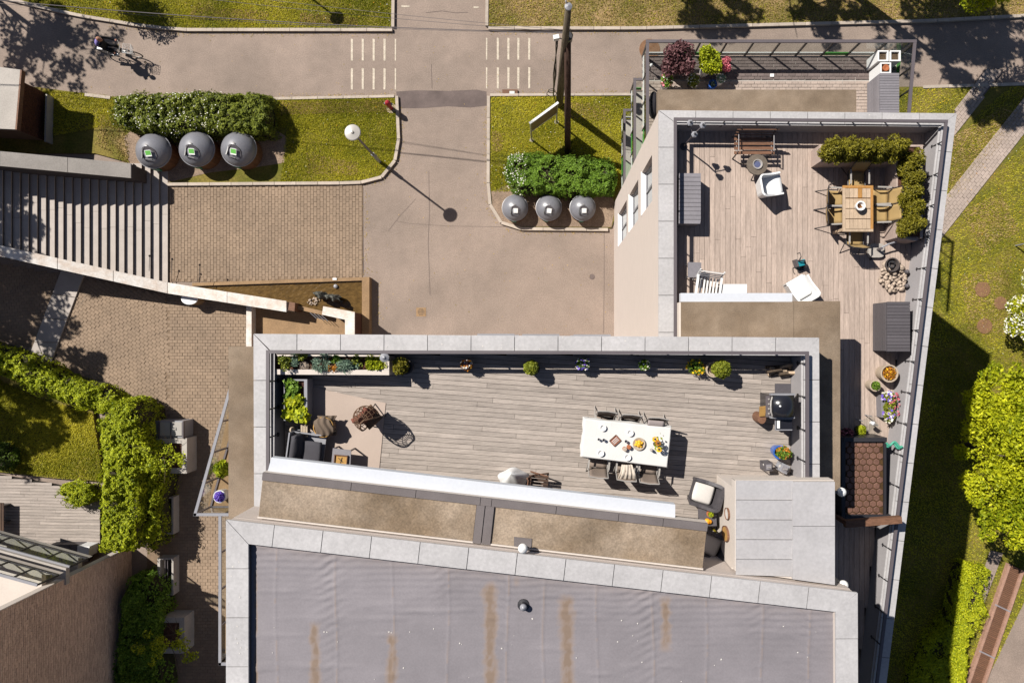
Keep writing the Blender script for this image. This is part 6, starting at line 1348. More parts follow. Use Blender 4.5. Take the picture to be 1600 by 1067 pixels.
for x, y, r in pos:
    o = bpy.data.objects.new('stone', random.choice(sme)); COL.objects.link(o); v = onto(x, y, Z + .1, Z); o.location = v + Vector((0, 0, r * .4 + (.12 if r < .08 else .05) * random.random())) - ORG[g.name]; o.scale = (r * 1.5, r * 1.25, r); o.rotation_euler = (0, 0, random.uniform(0, 3)); adopt(o, g)
p = onto(1395, 413, Z + .25, Z); b = MB(); b.lathe([(.1, 0), (.17, .16), (.19, .24), (.16, .24), (.13, .12), (0, .1)], p, 20); o = b.build('dark_bowl', MT['pot_dark']); tag(o, 'dark metal bowl sitting on top of the pale stone heap', 'bowl'); MB().tube([p + Vector((math.cos(a) * .07, math.sin(a) * .09, .2 + .03 * math.sin(a * 2))) for a in [i * .5 for i in range(13)]], .022, 6).build('coil', MT['metal_black'], o)
for lb, x, y in (('small dark lantern between stone heap and parapet, upper one', 1419, 424), ('small dark lantern between stone heap and parapet, lower one', 1419, 446)):
    p = onto(x, y, Z + .2, Z); o = MB().lathe([(.05, 0), (.06, .16), (.04, .2), (0, .22)], p, 10).build('garden_lantern', MT['box_dark']); tag(o, lb, 'lantern', 'lanterns at the stone heap')
# grey slatted cabinet
def slat_cabinet(label, z0, h, rect, left, n, m='box_dark', ridge=0):
    x0, y0, x1, y1 = rect; g = thing('storage_cabinet', label, 'cabinet', onto((x0 + x1) / 2, (y0 + y1) / 2, z0 + h, z0)); zt = z0 + h
    MB().prism(PX([(x0 + .5, y0 + .5), (x1 - .5, y0 + .5), (x1 - .5, y1 - .5), (x0 + .5, y1 - .5)], zt), z0, zt - .03).build('body', MT[m], g)
    for i in range(n):
        a, c = y0 + (y1 - y0) * i / n, y0 + (y1 - y0) * (i + 1) / n - .5
        MB().prism(PX([(x0, a), (x1, a), (x1, c), (x0, c)], zt), zt - .03, zt).build('lid_slat', MT[m], g)
    w0 = P(x0, y0, zt); w1 = P(x0, y1, zt); k = 6
    for i in range(k): MB().bx(w0.x - .02, w0.x - .001, w1.y + .02, w0.y - .02, z0 + .04 + (h - .06) * i / k, z0 + .04 + (h - .06) * (i + 1) / k - .015).build('side_slat', MT[m], g)
    return g
slat_cabinet('dark grey slatted cabinet beside the east parapet of the lower terrace', Z, .78, (1386, 471, 1422, 549), 1371, 15)
# pots along the parapet
potted('potted_plant', 'large pale round pot of rusty orange foliage by the east parapet', 1390, 583, Z, .235, .42, 'pot_conc', [(0, 0, -.02, (.17, .17, .1))], 700, 'orange', .045, extra=[('yellow', 40, .04)])
potted('potted_plant', 'small pale pot with green plant left of the rusty orange pot', 1368, 602, Z, .155, .36, 'pot_conc', [(0, 0, .0, (.12, .12, .1))], 420, 'green', .045)
p = onto(1388, 633, Z + .3, Z); g = thing('flower_trough', 'dark trough crowded with pink and violet flowers by the east parapet', 'planter', p)
MB().prism(PX([(1377, 617), (1399, 615), (1402, 650), (1378, 652)], Z + .3), Z, Z + .27).build('trough', MT['box_grey'], g)
bl = [((p.x + x, p.y + y, Z + .36), (.15, .14, .1)) for x, y in ((-.02, .24), (.04, .1), (-.02, -.05), (.02, -.2), (.0, -.3))]
C, _ = blob_pts(bl, 1500, .5); leaf_mesh('foliage', C, .05, LF['topiary'], g)
for lf, n, mk in (('pink', 55, 0), ('blue', 60, 1), ('white', 60, 2)):
    bb_ = [bl[0], bl[1], bl[3]] if lf == 'pink' else ([bl[0], bl[3]] if lf == 'blue' else [bl[4], bl[0]]); off = np.array([.07 if lf == 'pink' else -.06, 0, .03]); Q, _ = blob_pts(bb_, n, .9); leaf_mesh('blossoms', Q[Q[:, 2] > Z + .34] + off, .075, LF[lf], g, .9, aspect=1.1)
p = onto(1359, 660, Z + .4, Z); g = thing('glass_cloche', 'glass garden table with a pale lamp on it above the tile roof', 'table', p)
MB().prism(PX([(1346, 657), (1362, 648), (1374, 664), (1358, 674)], Z + .4), Z + .385, Z + .4).build('glass_top', MT['glass'], g)
for x, y in ((1348, 657), (1362, 650), (1372, 664), (1358, 672)): v = P(x, y, Z + .4); MB().tube([(v.x, v.y, Z), (v.x, v.y, Z + .385)], .012, 6).build('leg', MT['metal_grey'], g)
MB().lathe([(.05, .4), (.05, .52), (0, .56)], p + Vector((.04, .0, 0)), 12).build('lamp', MT['white'], g)
potted('potted_plant', 'bright green herb in a low pot above the tile roof', 1344, 671, Z, .12, .16, 'pot_dark', [(0, 0, .06, (.13, .13, .12))], 500, 'ivy', .05)
potted('potted_plant', 'shaded pink flowering plant at the ledge above the tile roof', 1322, 676, Z, .13, .16, 'pot_dark', [(0, 0, .06, (.16, .15, .12))], 420, 'purple', .05, extra=[('pink', 60, .05)])
g = MB()
for k in range(3): g.tube([P(1385 + i * 2.2 + (k % 2), 691 + 3.5 * math.sin(i * .8 + k * .5) + i * .35 + k * 1.3, Z + .7 - .02 * k) for i in range(12)], .028, 7)
o = g.build('hose_bundle', MT['mint']); tag(o, 'bundle of mint green hose hanging at the corner of the tile roof frame', 'hose')
# ------------------------------------------------------------------ upper terrace (middle block)
Z = ZMD
# raised bed along the parapet
zt = Z + .56; g = thing('raised_bed', 'long white rimmed raised bed of mixed plants in the corner of the upper terrace', 'planter', onto(518, 570, zt, Z))
MB().prism(PX([(428, 576.5), (608, 577.5), (608, 585.5), (428, 584.5)], zt), Z, zt).build('front_wall', MT['wallwhite'], g); MB().prism(PX([(600, 556), (608, 556), (608, 577.3), (600, 577.3)], zt), Z, zt - .002).build('end_wall', MT['wallwhite'], g); MB().prism(PX([(431, 552.5), (599.8, 553), (599.8, 556.5), (431, 556)], zt), Z, zt - .001).build('back_wall', MT['wallwhite'], g)
MB().prism(PX([(428, 556.5), (599.8, 557), (599.8, 577.2), (428, 576.3)], zt), Z, zt - .1).build('soil', MT['mulch'], g)
def bedplant(nm, leaf, x, y, r, h, n, size, asp=1.8):
    c = P(x, y, zt + h * .4); bl = clump_blobs((c.x, c.y, zt + h * .35 - .05), (r, r, h * .5), 6, r * .5, int(x)); C, _ = blob_pts(bl, n, .2); leaf_mesh(nm, C, size, LF[leaf], g, .3, aspect=asp)
bedplant('leafy_plant', 'hedge', 445, 566, .2, .35, 420, .06); bedplant('leafy_plant', 'hedge', 472, 560, .17, .3, 260, .055)
bedplant('grass_tuft', 'sage', 500, 567, .2, .3, 340, .12, 7); bedplant('grass_tuft', 'sage', 539, 569, .2, .3, 380, .12, 7); bedplant('grass_tuft', 'sage', 458, 560, .14, .25, 160, .1, 7)
bedplant('leafy_plant', 'green', 524, 566, .14, .22, 260, .05); bedplant('leafy_plant', 'orange', 520, 572, .12, .2, 140, .05); bedplant('leafy_plant', 'hedge', 556, 563, .14, .25, 200, .06); bedplant('leafy_plant', 'sage', 552, 572, .1, .18, 110, .06)
for i in range(4): bedplant('salad_plant', 'ivy', 574 + i * 6.5, 563 + 0 * i, .1, .14, 170, .05); bedplant('salad_plant', 'ivy', 574 + i * 6.5, 572, .1, .14, 190, .05)
MB().lathe([(.11, -.02), (.12, .03), (.06, .08), (0, .09)], P(476, 571, zt - .1), 9).build('pale_rock', MT['pebble'], g)
p = P(601, 558, zt + .28); o = thing('bed_lamp', 'small pale disc lamp on the right end of the raised bed', 'lamp', (p.x, p.y, zt)); MB().tube([(p.x, p.y, zt), p], .02, 8).build('stem', MT['alu'], o); MB().lathe([(.10, 0), (.105, .03), (.05, .06), (.03, .09), (0, .1)], p, 20).build('lamp_shade', MT['metal_grey'], o)
# grey vegetable box
zt = Z + .42; g = thing('vegetable_box', 'grey framed planter box of leafy vegetables by the west parapet of the upper terrace', 'planter', onto(461, 624, zt, Z))
for q in ((443, 592, 480, 594.5), (443, 653.5, 480, 656.5), (443, 594.5, 445, 653.5), (475, 594.5, 480, 653.5)): MB().prism(PX([(q[0], q[1]), (q[2], q[1]), (q[2], q[3]), (q[0], q[3])], zt), Z, zt).build('side_panel', MT['metal_grey'], g)
MB().prism(PX([(445, 594.5), (475, 594.5), (475, 653.5), (445, 653.5)], zt), Z, zt - .08).build('soil', MT['mulch'], g)
for x, y, r, n, lf in ((450, 598, .1, 120, 'green'), (455, 606, .16, 300, 'green'), (453, 618, .14, 240, 'green'), (456, 629, .19, 330, 'lime'), (466, 624, .1, 130, 'ivy'), (449, 647, .14, 260, 'lime'), (467, 647, .18, 330, 'ivy'), (474, 651, .12, 150, 'lime')):
    c = P(x, y, zt + .08); C, _ = blob_pts([((c.x, c.y, zt + .02), (r, r, .14))], n // 2, .2); leaf_mesh('vegetable', C, .11, LF[lf], g, .9, aspect=1.3)
# pale ball lamp with its stool, basket with blanket, rattan chair, sofa, side table, rug
p = onto(475, 673, Z + .3, Z); g = thing('garden_stool', 'cream slatted stool in the west corner below the vegetable box', 'stool', p)
for i in range(3): MB().box((p.x - .05 + i * .055, p.y, Z + .3), (.045, .3, .025)).build('slat', MT['pot_conc'], g)
for s in (-.12, .12): MB().box((p.x, p.y + s, Z + .15), (.14, .03, .28)).build('leg', MT['pot_conc'], g)
p = onto(456, 671, Z + .3, Z); g = thing('ball_lamp', 'pale round lamp on a thin arm in the west corner shade', 'lamp', p); MB().lathe([(0, .2), (.06, .22), (.068, .27), (.05, .33), (0, .34)], p, 16).build('globe', MT['pot_conc'], g, smooth=True); MB().lathe([(.06, 0), (.05, .02), (.012, .03), (.012, .22)], p, 10).build('stand', MT['metal_grey'], g); MB().tube([p + Vector((.05, 0, .27)), p + Vector((.2, -.005, .3))], .01, 6).build('arm', MT['metal_grey'], g)
rug = MB().prism(PX([(482, 603), (603, 629), (590, 760), (474, 740)], Z), Z + .003, Z + .015).build('outdoor_rug', MT['rug']); tag(rug, 'plain beige outdoor rug under the sofa and rattan chair', 'rug')
p = onto(505, 667, Z + .4, Z); g = thing('wicker_basket', 'round wicker basket covered by a taupe blanket on the rug', 'basket', p)
MB().lathe([(.18, .015), (.23, .2), (.225, .38), (.2, .38), (.19, .3), (0, .3)], p, 24).build('basket_body', MT['rattan'], g); b = MB(); torus_pts = [(p.x + math.cos(a) * .225, p.y + math.sin(a) * .225, p.z + .385) for a in [i / 24 * 2 * math.pi for i in range(25)]]; b.tube(torus_pts, .016, 6); b.build('rim', MT['cut_wood'], g)
def bl_(u, v):
    x, y = (u - .5) * .44 + .03, (v - .5) * .46 + .03; r = math.hypot(x - .0, y); return (p.x + x + .03 * math.sin(v * 7), p.y + y, p.z + .40 + .07 * max(0, 1 - (r / .26) ** 2) + .028 * math.sin(u * 19 + v * 6) * (.4 + .6 * u) - (.1 if r > .24 else 0))
o = MB().grid(bl_, 26, 20, thick=.02).build('blanket', MT['blanket'], smooth=True); tag(o, 'taupe blanket draped in folds over the wicker basket', 'blanket')
p = onto(576, 652, Z + .55, Z); g = thing('rattan_chair', 'open rattan cocoon chair with a rust cushion on the edge of the rug', 'chair', (0, 0, 0))
def egg(a, t): s = math.sin(t); return (.30 * s * math.cos(a) - (.0), .27 * s * math.sin(a), .72 - .46 * math.cos(t))
b = MB()
for i in range(13): a = math.radians(62 + i * 19.7); b.tube([egg(a, t) for t in [.25 + j * .22 for j in range(13)]], .009, 5)
for t in (.5, .85, 1.2, 1.55, 1.9, 2.25, 2.6): b.tube([egg(math.radians(60 + i * 12), t) for i in range(21)], .008, 5)
b.build('woven_shell', MT['rattan'], g)
b = MB(); b.tube([egg(math.radians(60), t) for t in [.15 + j * .2 for j in range(15)]] + [egg(math.radians(300), t) for t in [2.95 - j * .2 for j in range(15)]] , .018, 6); b.build('rim_loop', MT['rattan'], g)
for i in range(4): a = i * 1.57 + .78; MB().tube([(math.cos(a) * .16, math.sin(a) * .16, .3), (math.cos(a) * .27, math.sin(a) * .27, .015)], .014, 6).build('leg', MT['metal_black'], g)
MB().grid(lambda u, v: ((u - .5) * .42, (v - .5) * .42, .42 + .06 * math.sin(math.pi * u) * math.sin(math.pi * v)), 8, 8, thick=.02).build('seat_cushion', MT['rattan'], g, smooth=True)
MB().grid(lambda u, v: (-.20 + .12 * (1 - v) + .03 * math.sin(math.pi * u), (u - .5) * .40, .5 + v * .5), 8, 8, thick=-.1).build('back_cushion', MT['cushion_rust'], g, smooth=True)
place(g, p, math.radians(-48), 1.0)
p = onto(479, 712, Z + .35, Z); g = thing('garden_sofa', 'charcoal cushioned metal sofa tucked under the white cornice', 'sofa', (0, 0, 0))
MB().box((0, 0, .2), (.72, 1.1, .05)).build('seat_frame', MT['metal_grey'], g)
for x, y in ((-.34, .53), (.34, .53), (-.34, -.53), (.34, -.53)): MB().box((x, y, .1), (.04, .04, .2)).build('leg', MT['metal_grey'], g)
MB().box((-.35, 0, .45), (.03, 1.1, .46)).build('back_frame', MT['metal_grey'], g); MB().box((-.0, .535, .42), (.7, .03, .04)).build('arm_rail', MT['metal_grey'], g); MB().box((.33, .535, .3), (.03, .03, .24)).build('arm_post', MT['metal_grey'], g)
MB().grid(lambda u, v: (-.06 + u * .38, .36 - v * .86, .35 + .025 * math.sin(math.pi * u) ** .4 * math.sin(math.pi * v) ** .4), 10, 10, thick=.13).build('seat_cushion', MT['cushion_grey'], g, smooth=True)
MB().grid(lambda u, v: (-.30 + .07 * u + .11 * math.sin(math.pi * u) ** .6 * math.sin(math.pi * v) ** .5, .47 - v * .62, .66 - u * .40), 10, 10, thick=.10).build('back_cushion', MT['cushion_grey'], g, smooth=True)
place(g, p, -.13)
zt = Z + .42; g = thing('side_table', 'grey square side table beside the charcoal sofa', 'table', onto(533, 715, zt, Z))
MB().prism(PX([(520, 699.5), (548.5, 703), (547, 735), (517, 730)], zt), zt - .03, zt).build('tabletop', MT['box_grey'], g)
for x, y in ((521, 701), (547, 704), (546, 732), (519, 729)): v = P(x, y, zt); MB().box((v.x, v.y, Z + .2), (.03, .03, .42 - .04)).build('leg', MT['metal_dark'], g)
c = P(533, 719, zt); g = thing('wooden_tray', 'light wooden tray with a pair of scissors on the grey side table', 'tray', c)
MB().box(c + Vector((0, 0, .012)), (.29, .25, .02), -.09).build('tray_base', MT['cut_wood'], g)
for dx_, dy_, sx, sy in ((.145, 0, .015, .25), (-.145, 0, .015, .25), (0, .125, .29, .015)): MB().box(c + Vector((dx_, dy_, .03)), (sx, sy, .05), -.09).build('tray_edge', MT['wood_brown'], g)
b = MB(); b.tube([c + Vector((-.06, .07, .03)), c + Vector((.05, -.03, .035))], .006, 5); b.tube([c + Vector((.03, .08, .03)), c + Vector((-.01, -.05, .035))], .006, 5); b.build('scissors', MT['metal_black'], g)
# pots in a row along the north parapet
potted('potted_plant', 'yellow green bushy conifer in a dark pot beside the raised bed', 634, 573, Z, .17, .34, 'pot_dark', [(-.09, .03, .12, (.18, .19, .22)), (-.1, -.03, .3, .13), (-.12, .09, .22, .12)], 2600, 'conifer', .06)
potted('potted_plant', 'reddish dry flowering plant in a brown pot on the row along the parapet', 730, 570, Z, .13, .28, 'rattan', [(-.01, .01, .04, (.14, .13, .1))], 420, 'purple', .05, extra=[('white', 26, .05), ('orange', 60, .05)])
potted('potted_plant', 'round dark green topiary in a grey pot, middle of the parapet row', 833, 575, Z, .16, .34, 'pot_dark', [(-.05, .02, .13, (.17, .17, .19))], 2600, 'topiary', .05)
potted('potted_plant', 'pot of white and violet petunias on the parapet row', 910, 569, Z, .13, .28, 'pot_dark', [(0, .01, .05, (.17, .14, .1))], 520, 'green', .045, extra=[('blue', 40, .055), ('white', 34, .055)])
potted('potted_plant', 'blue pot of small white flowers on the parapet row', 1006, 570, Z, .13, .26, 'pot_blue', [(0, .01, .05, (.14, .13, .1))], 520, 'green', .045, extra=[('white', 34, .045)])
potted('potted_plant', 'low plant with yellow flowers left of the big round topiary', 1085, 572, Z, .12, .16, 'pot_dark', [(0, 0, .08, (.22, .18, .12)), (.12, -.06, .1, .12)], 420, 'green', .05, extra=[('yellow', 34, .06)])
potted('potted_plant', 'large round topiary in a pale stone pot at the right of the parapet row', 1115, 577, Z, .18, .36, 'pot_conc', [(.13, .02, .16, (.22, .21, .22))], 3400, 'topiary', .05)
g = thing('firewood_pile', 'small pile of split firewood in the north east corner of the upper terrace', 'firewood', onto(1220, 576, Z, Z))
for i in range(13):
    v = onto(1208 + (i * 37 % 26), 573 + (i * 17 % 11), Z + .1 + .06 * (i // 6), Z); a = random.uniform(-.6, .6); L = .17
    b = MB(); d = Vector((math.cos(a), math.sin(a), random.uniform(-.25, .25))) * L; c = v + Vector((0, 0, .06 + .08 * (i // 6))); b.tube([c - d, c + d], random.uniform(.035, .05), 5); b.build('log', MT['wood_pale' if i % 3 else 'bark'], g)
# dining table with cloth
zt = Z + .75; cor = [P(x, y, zt) for x, y in ((914, 654.5), (1048, 668.5), (1041.5, 728.5), (909, 712))]; ctr = sum(cor, Vector()) / 4
g = thing('dining_table', 'long dining table hidden under a white cloth on the upper terrace', 'table', (ctr.x, ctr.y, Z))
ti = [ctr + (v - ctr) * .97 for v in cor]
MB().prism([(v.x, v.y) for v in ti], zt - .05, zt - .015).build('tabletop', MT['alu'], g)
for v in ti: w_ = ctr + (v - ctr) * .95; MB().bx(w_.x - .03, w_.x + .03, w_.y - .03, w_.y + .03, Z, zt - .05).build('leg', MT['alu'], g)
nu, nv = 64, 34
def cloth(u, v):
    U, V_ = (u * 1.14 - .07), (v * 1.3 - .15); uc, vc = min(1, max(0, U)), min(1, max(0, V_)); q = cor[0].lerp(cor[1], uc).lerp(cor[3].lerp(cor[2], uc), vc)
    du, dv = (U - uc) * 2.15, (V_ - vc) * .95; o = abs(du) + abs(dv) if du * dv == 0 else max(abs(du), abs(dv)); ex = cor[1] - cor[0]; ey = cor[3] - cor[0]; ex.normalize(); ey.normalize()
    s = u * 17 + v * 13; fl = .20 + .07 * math.sin(s * .9) + .04 * math.sin(s * 2.1 + 1)
    q = q + ex * (math.copysign(min(abs(du), .012) + max(0, abs(du) - .012) * fl, du) if du else 0) + ey * (math.copysign(min(abs(dv), .012) + max(0, abs(dv) - .012) * fl, dv) if dv else 0)
    z_ = zt - max(0, o - .008) * .96 + .0022 * math.sin(u * 23 + 2 * math.sin(v * 7)) * math.sin(v * 11) + (.0025 * math.exp(-((u - .33) / .004) ** 2) + .0025 * math.exp(-((u - .66) / .004) ** 2) + .002 * math.exp(-((v - .5) / .006) ** 2))
    return Vector((q.x, q.y, z_))
o = MB().grid(lambda u, v: cloth(u, 1 - v), nu * 2, nv * 2).build('tablecloth', MT['cloth_white'], smooth=True); tag(o, 'white cloth draped over the long dining table', 'tablecloth')
mc = sling_chair('', 'taupe chairs round the white table', 'sling_taupe', 'alu')
for i, (x, y, a, lb) in enumerate(((945, 664, 174, 'taupe sling chair behind the white table, leftmost of the upper row'), (983, 669, 174, 'taupe sling chair behind the white table, middle of the upper row'), (1023, 674, 174, 'taupe sling chair behind the white table, holding the grey cushion'), (936,717, -6, 'taupe sling chair before the white table, leftmost of the lower row'), (979,722, -6, 'taupe sling chair before the white table, draped with the cream throw'), (1014,726, -6, 'taupe sling chair before the white table, rightmost of the lower row'))):
    o = mc if i == 0 else copy_tree(mc); place(o, onto(x, y, Z + .45, Z), math.radians(a), .86, lb)
v = P(1024, 661, Z + .75); o = MB().grid(lambda u, w_: (v.x + (u - .5) * .36 + .02 * w_, v.y + (w_ - .5) * .17 - u * .03, Z + .70 + .04 * math.sin(math.pi * w_) ** .5 + (.06 * w_)), 8, 8, thick=.08).build('cushion', mat('grey_cushion', alb(172, 160, 158), .95, .05, 3, .06, 60), smooth=True); tag(o, 'grey cushion on the back of the upper right taupe chair', 'cushion')
v = P(980, 738, Z + .85)
def throw(u, w_):
    return (v.x + (u - .5) * (.22 + .2 * w_) + .015 * math.sin(u * 21), v.y + .17 - w_ * .33, Z + .80 + .05 * math.sin(math.pi * w_) - .16 * max(0, w_ - .65) + .018 * math.sin(u * 26 + w_ * 3) - .05 * abs(u - .5))
o = MB().grid(lambda u, w_: throw(1 - u, w_), 26, 16, thick=-.015).build('cream_throw', mat('cream_throw', alb(226, 212, 196), .95, .08, 6, .1, 60), smooth=True); tag(o, 'cream throw blanket hanging over the middle lower taupe chair', 'blanket')
def on_table(x, y, dz=0): return P(x, y, zt + dz) + Vector((0, 0, .001))
for x, y, lb in ((942, 667.5, 'white bowl on the cloth, upper left'), (984.5, 675.5, 'white bowl on the cloth, upper middle'), (938.5, 707, 'white bowl on the cloth, lower left'), (980.5, 713.5, 'white bowl on the cloth, lower middle')):
    p = on_table(x, y); o = MB().lathe([(.04, .0), (.062, .02), (.074, .055), (.066, .055), (.05, .022), (0, .016)], p, 20).build('bowl', MT['pot_white'], smooth=True); tag(o, lb, 'bowl', 'white bowls on the table')
p = on_table(961, 687.5); g = thing('cutlery_tray', 'brown wooden tray of cutlery on the white cloth', 'tray', p); a = math.radians(42)
MB().box(p + Vector((0, 0, .008)), (.2, .17, .015), a).build('tray_base', mat('red_wood', alb(176, 116, 94), .6, .15, 6, .15, 30), g)
for s in (-.1, .1): MB().box(p + Matrix.Rotation(a, 3, 'Z') @ Vector((s, 0, .02)), (.012, .17, .03), a).build('tray_edge', MT['wood_brown'], g)
for s in (-.083, .083): MB().box(p + Matrix.Rotation(a, 3, 'Z') @ Vector((0, s, .02)), (.188, .012, .03), a).build('tray_edge', MT['wood_brown'], g)
for i in range(3): MB().box(p + Matrix.Rotation(a, 3, 'Z') @ Vector((0, -.04 + i * .035, .02)), (.15, .014, .008), a).build('knife', MT['cushion_white'], g)
for x, y, lb, r in ((935, 685, 'tiny glass salt pot on the cloth beside the cutlery tray', .028), (943, 686, 'small drinking glass between salt pot and cutlery tray', .034), (977.5, 688, 'small drinking glass left of the lemon bowl', .034)):
    p = on_table(x, y); o = MB().lathe([(r * .7, 0), (r, .10), (r * .86, .10), (r * .6, .015), (0, .012)], p, 14).build('drinking_glass', MT['metal_grey']); tag(o, lb, 'glass')
for x, y, lb in ((975.5, 700, 'round orange lidded jar on the cloth beside the lemon bowl, left one'), (982, 697, 'orange jar on the cloth beside the lemon bowl, right one')):
    p = on_table(x, y); g = thing('jam_jar', lb, 'jar', p, 'orange jars on the table'); MB().lathe([(.045, 0), (.05, .05), (.045, .09), (0, .09)], p, 16).build('jar', MT['terracotta'], g); MB().lathe([(.046, .09), (.046, .105), (0, .107)], p, 16).build('lid', MT['pebble' if x < 978 else 'terracotta'], g)
p = on_table(998, 692.5); o = MB().lathe([(.06, 0), (.11, .015), (.145, .05), (.137, .05), (.10, .022), (0, .018)], p, 30).build('fruit_bowl', MT['pot_conc'], smooth=True); tag(o, 'wide pale bowl of lemons on the white cloth', 'bowl')
lm = None
for i, (x, y, z_, a) in enumerate(((-.05, .03, .045, .4), (.01, .055, .05, 1.2), (.055, .015, .045, 2.2), (-.02, -.03, .05, .1), (.035, -.045, .045, .9), (-.065, -.02, .045, 1.6), (.0, .01, .09, .6))):
    if lm is None: b = MB(); b.lathe([(0, -.05), (.012, -.045), (.032, -.018), (.032, .018), (.012, .045), (0, .05)], n=12); lm = bpy.data.meshes.new('lemon'); lm.from_pydata(b.v, [], b.f); lm.materials.append(MT['yellow']); lm.polygons.foreach_set('use_smooth', [True] * len(b.f))
    o = bpy.data.objects.new('lemon', lm); COL.objects.link(o); o.location = p + Vector((x, y, z_)); o.rotation_euler = (1.45, 0, a); tag(o, 'yellow lemon in the pale bowl, ' + ['at its upper left', 'at its top', 'at its right', 'below the middle', 'at its lower right', 'at its far left', 'on top of the pile'][i], 'lemon', 'lemons in the pale bowl')
p = on_table(1023, 692); g = thing('flower_vase', 'small vase of yellow sunflowers at the right end of the white table', 'vase', p)
MB().lathe([(.035, 0), (.05, .06), (.03, .12), (.035, .15), (0, .15)], p, 14).build('vase', MT['pot_dark'], g, smooth=True)
for dx_, dy_, h, m in ((-.03, .13, .26, 'yellow'), (.03, .05, .3, 'orange'), (.06, -.10, .24, 'yellow')):
    c = p + Vector((dx_, dy_, h)); MB().tube([p + Vector((0, 0, .13)), c], .006, 5).build('stem', MT['dkgreen'], g); C = np.array(c) + np.stack([.045 * np.cos(np.arange(18) * .35), .045 * np.sin(np.arange(18) * .35), np.zeros(18)], 1); leaf_mesh('petals', C, .06, LF['yellow' if m == 'yellow' else 'orange'], g, 1.5); MB().lathe([(.025, 0), (.02, .015), (0, .02)], c, 10).build('flower_head', MT['wood_dark'], g)
C = np.array(p) + np.array([.03, .03, .2]) + RNG.normal(0, 1, (26, 3)) * np.array([.05, .09, .04]); leaf_mesh('leaves', C, .08, LF['ivy'], g, .5)
p = on_table(1017, 701.5); o = MB().lathe([(.03, 0), (.034, .1), (.026, .13), (.012, .14), (.012, .17), (0, .172)], p, 14).build('pepper_mill', MT['alu']); tag(o, 'metal pepper mill standing near the sunflower vase', 'mill')
# white lounger seat and wooden chair half under the cornice
p = onto(801, 752, Z + .4, Z); b = MB()
def bag(u, v):
    a = u * 2 * math.pi; r = (1 - v) ** .75 * (.36 + .03 * math.sin(a * 5)); return (p.x + r * math.cos(a) * 1.0 - .03 * v, p.y + r * math.sin(a) * .7 + .22 * v ** 1.2, p.z + .02 + .62 * v ** .8)
b.grid(bag, 26, 9); o = b.build('bean_bag', MT['white'], smooth=True); tag(o, 'white peaked bean bag seat poking out from under the white cornice', 'bean bag')
p = onto(842, 756, Z + .4, Z); g = thing('wooden_chair', 'brown wooden folding chair with a slatted seat by the bean bag', 'chair', (0, 0, 0))
for i in range(6): MB().box((0, -.2 + i * .075, .42), (.42, .055, .02)).build('seat_slat', MT['wood_dark'], g)
for i in range(4): MB().box(((-.22 - i * .012), -.0, .52 + i * .09), (.02, .42, .065)).build('back_slat', MT['wood_brown'], g)
for s in (-.2, .2): MB().tube([(-.28, s, .88), (-.16, s, .42), (.2, s, 0)], .018, 6).build('leg', MT['wood_brown'], g); MB().tube([(.2, s, .42), (-.22, s, 0)], .018, 6).build('leg', MT['wood_brown'], g)
place(g, p, -.1)
# barbecue
g = thing('gas_barbecue', 'black gas barbecue with side shelves by the east parapet of the upper terrace', 'barbecue', onto(1224, 635, Z + .9, Z)); b = MB(); zz = Z + .95
R = lambda x0, y0, x1, y1, z: PX([(x0, y0), (x1, y0), (x1, y1), (x0, y1)], z)
MB().prism(R(1206, 617, 1241, 652, zz), Z + .1, zz - .05).build('cabinet', MT['grill'], g)
def lid(u, v): a, c = P(1207, 617, zz + .12), P(1242, 651, zz + .12); x = a.x + (c.x - a.x) * u; return (x, a.y + (c.y - a.y) * v, zz - .03 + .22 * math.sin(math.pi * (.12 + .76 * u)) ** .7)
MB().grid(lambda u, v: lid(u, 1 - v), 14, 2, thick=.03).build('lid', MT['grill'], g, smooth=True)
for y0, y1 in ((614.5, 617.5), (650.5, 653.5)): MB().prism(R(1206, y0, 1243, y1, zz + .1), zz - .08, zz + .06).build('lid_end', MT['metal_grey'], g)
MB().tube([P(1207.5, 617, zz + .06), P(1204.8, 626, zz + .1), P(1204.3, 634, zz + .11), P(1204.8, 643, zz + .1), P(1207.5, 651.5, zz + .06)], .018, 8).build('lid_handle', MT['alu'], g)
MB().prism(R(1197.5, 618, 1205, 651, zz - .1), zz - .16, zz - .1).build('control_panel', MT['metal_dark'], g)
for i in range(4): MB().lathe([(.02, 0), (.02, .03), (0, .035)], P(1201, 623 + i * 7.5, zz - .1), 10).build('knob', MT['alu'], g)
MB().lathe([(.025, 0), (.02, .015), (0, .02)], P(1219, 634, zz + .19), 12).build('thermometer', MT['white'], g)
MB().prism(R(1211.5, 599, 1236, 614.3, zz - .06), zz - .1, zz - .06).build('side_shelf', MT['box_dark'], g); s_ = MB().prism(R(1212, 654, 1238, 671.5, zz - .06), zz - .1, zz - .06).build('side_shelf', MT['grill'], g)
for q in ((1212, 653.7, 1238, 655), (1212, 670.3, 1238, 671.8), (1211.4, 654, 1212.4, 671.5)): MB().prism(R(*q, zz - .05), zz - .1, zz - .05).build('shelf_edge', MT['metal_grey'], g)
p = P(1216, 662.5, zz - .05); o = MB().box(p + Vector((0, 0, .01)), (.06, .17, .02)).build('paper_towel', MT['white']); tag(o, 'white folded towel on the side shelf of the barbecue', 'towel')
p = onto(1190, 653, Z + .4, Z); o = MB().lathe([(.10, 0), (.105, .2), (.1, .42), (.0, .425)], p, 16, sy=1.25).build('wood_stump', MT['wood_brown']); tag(o, 'brown oval wooden stump beside the barbecue', 'stump')
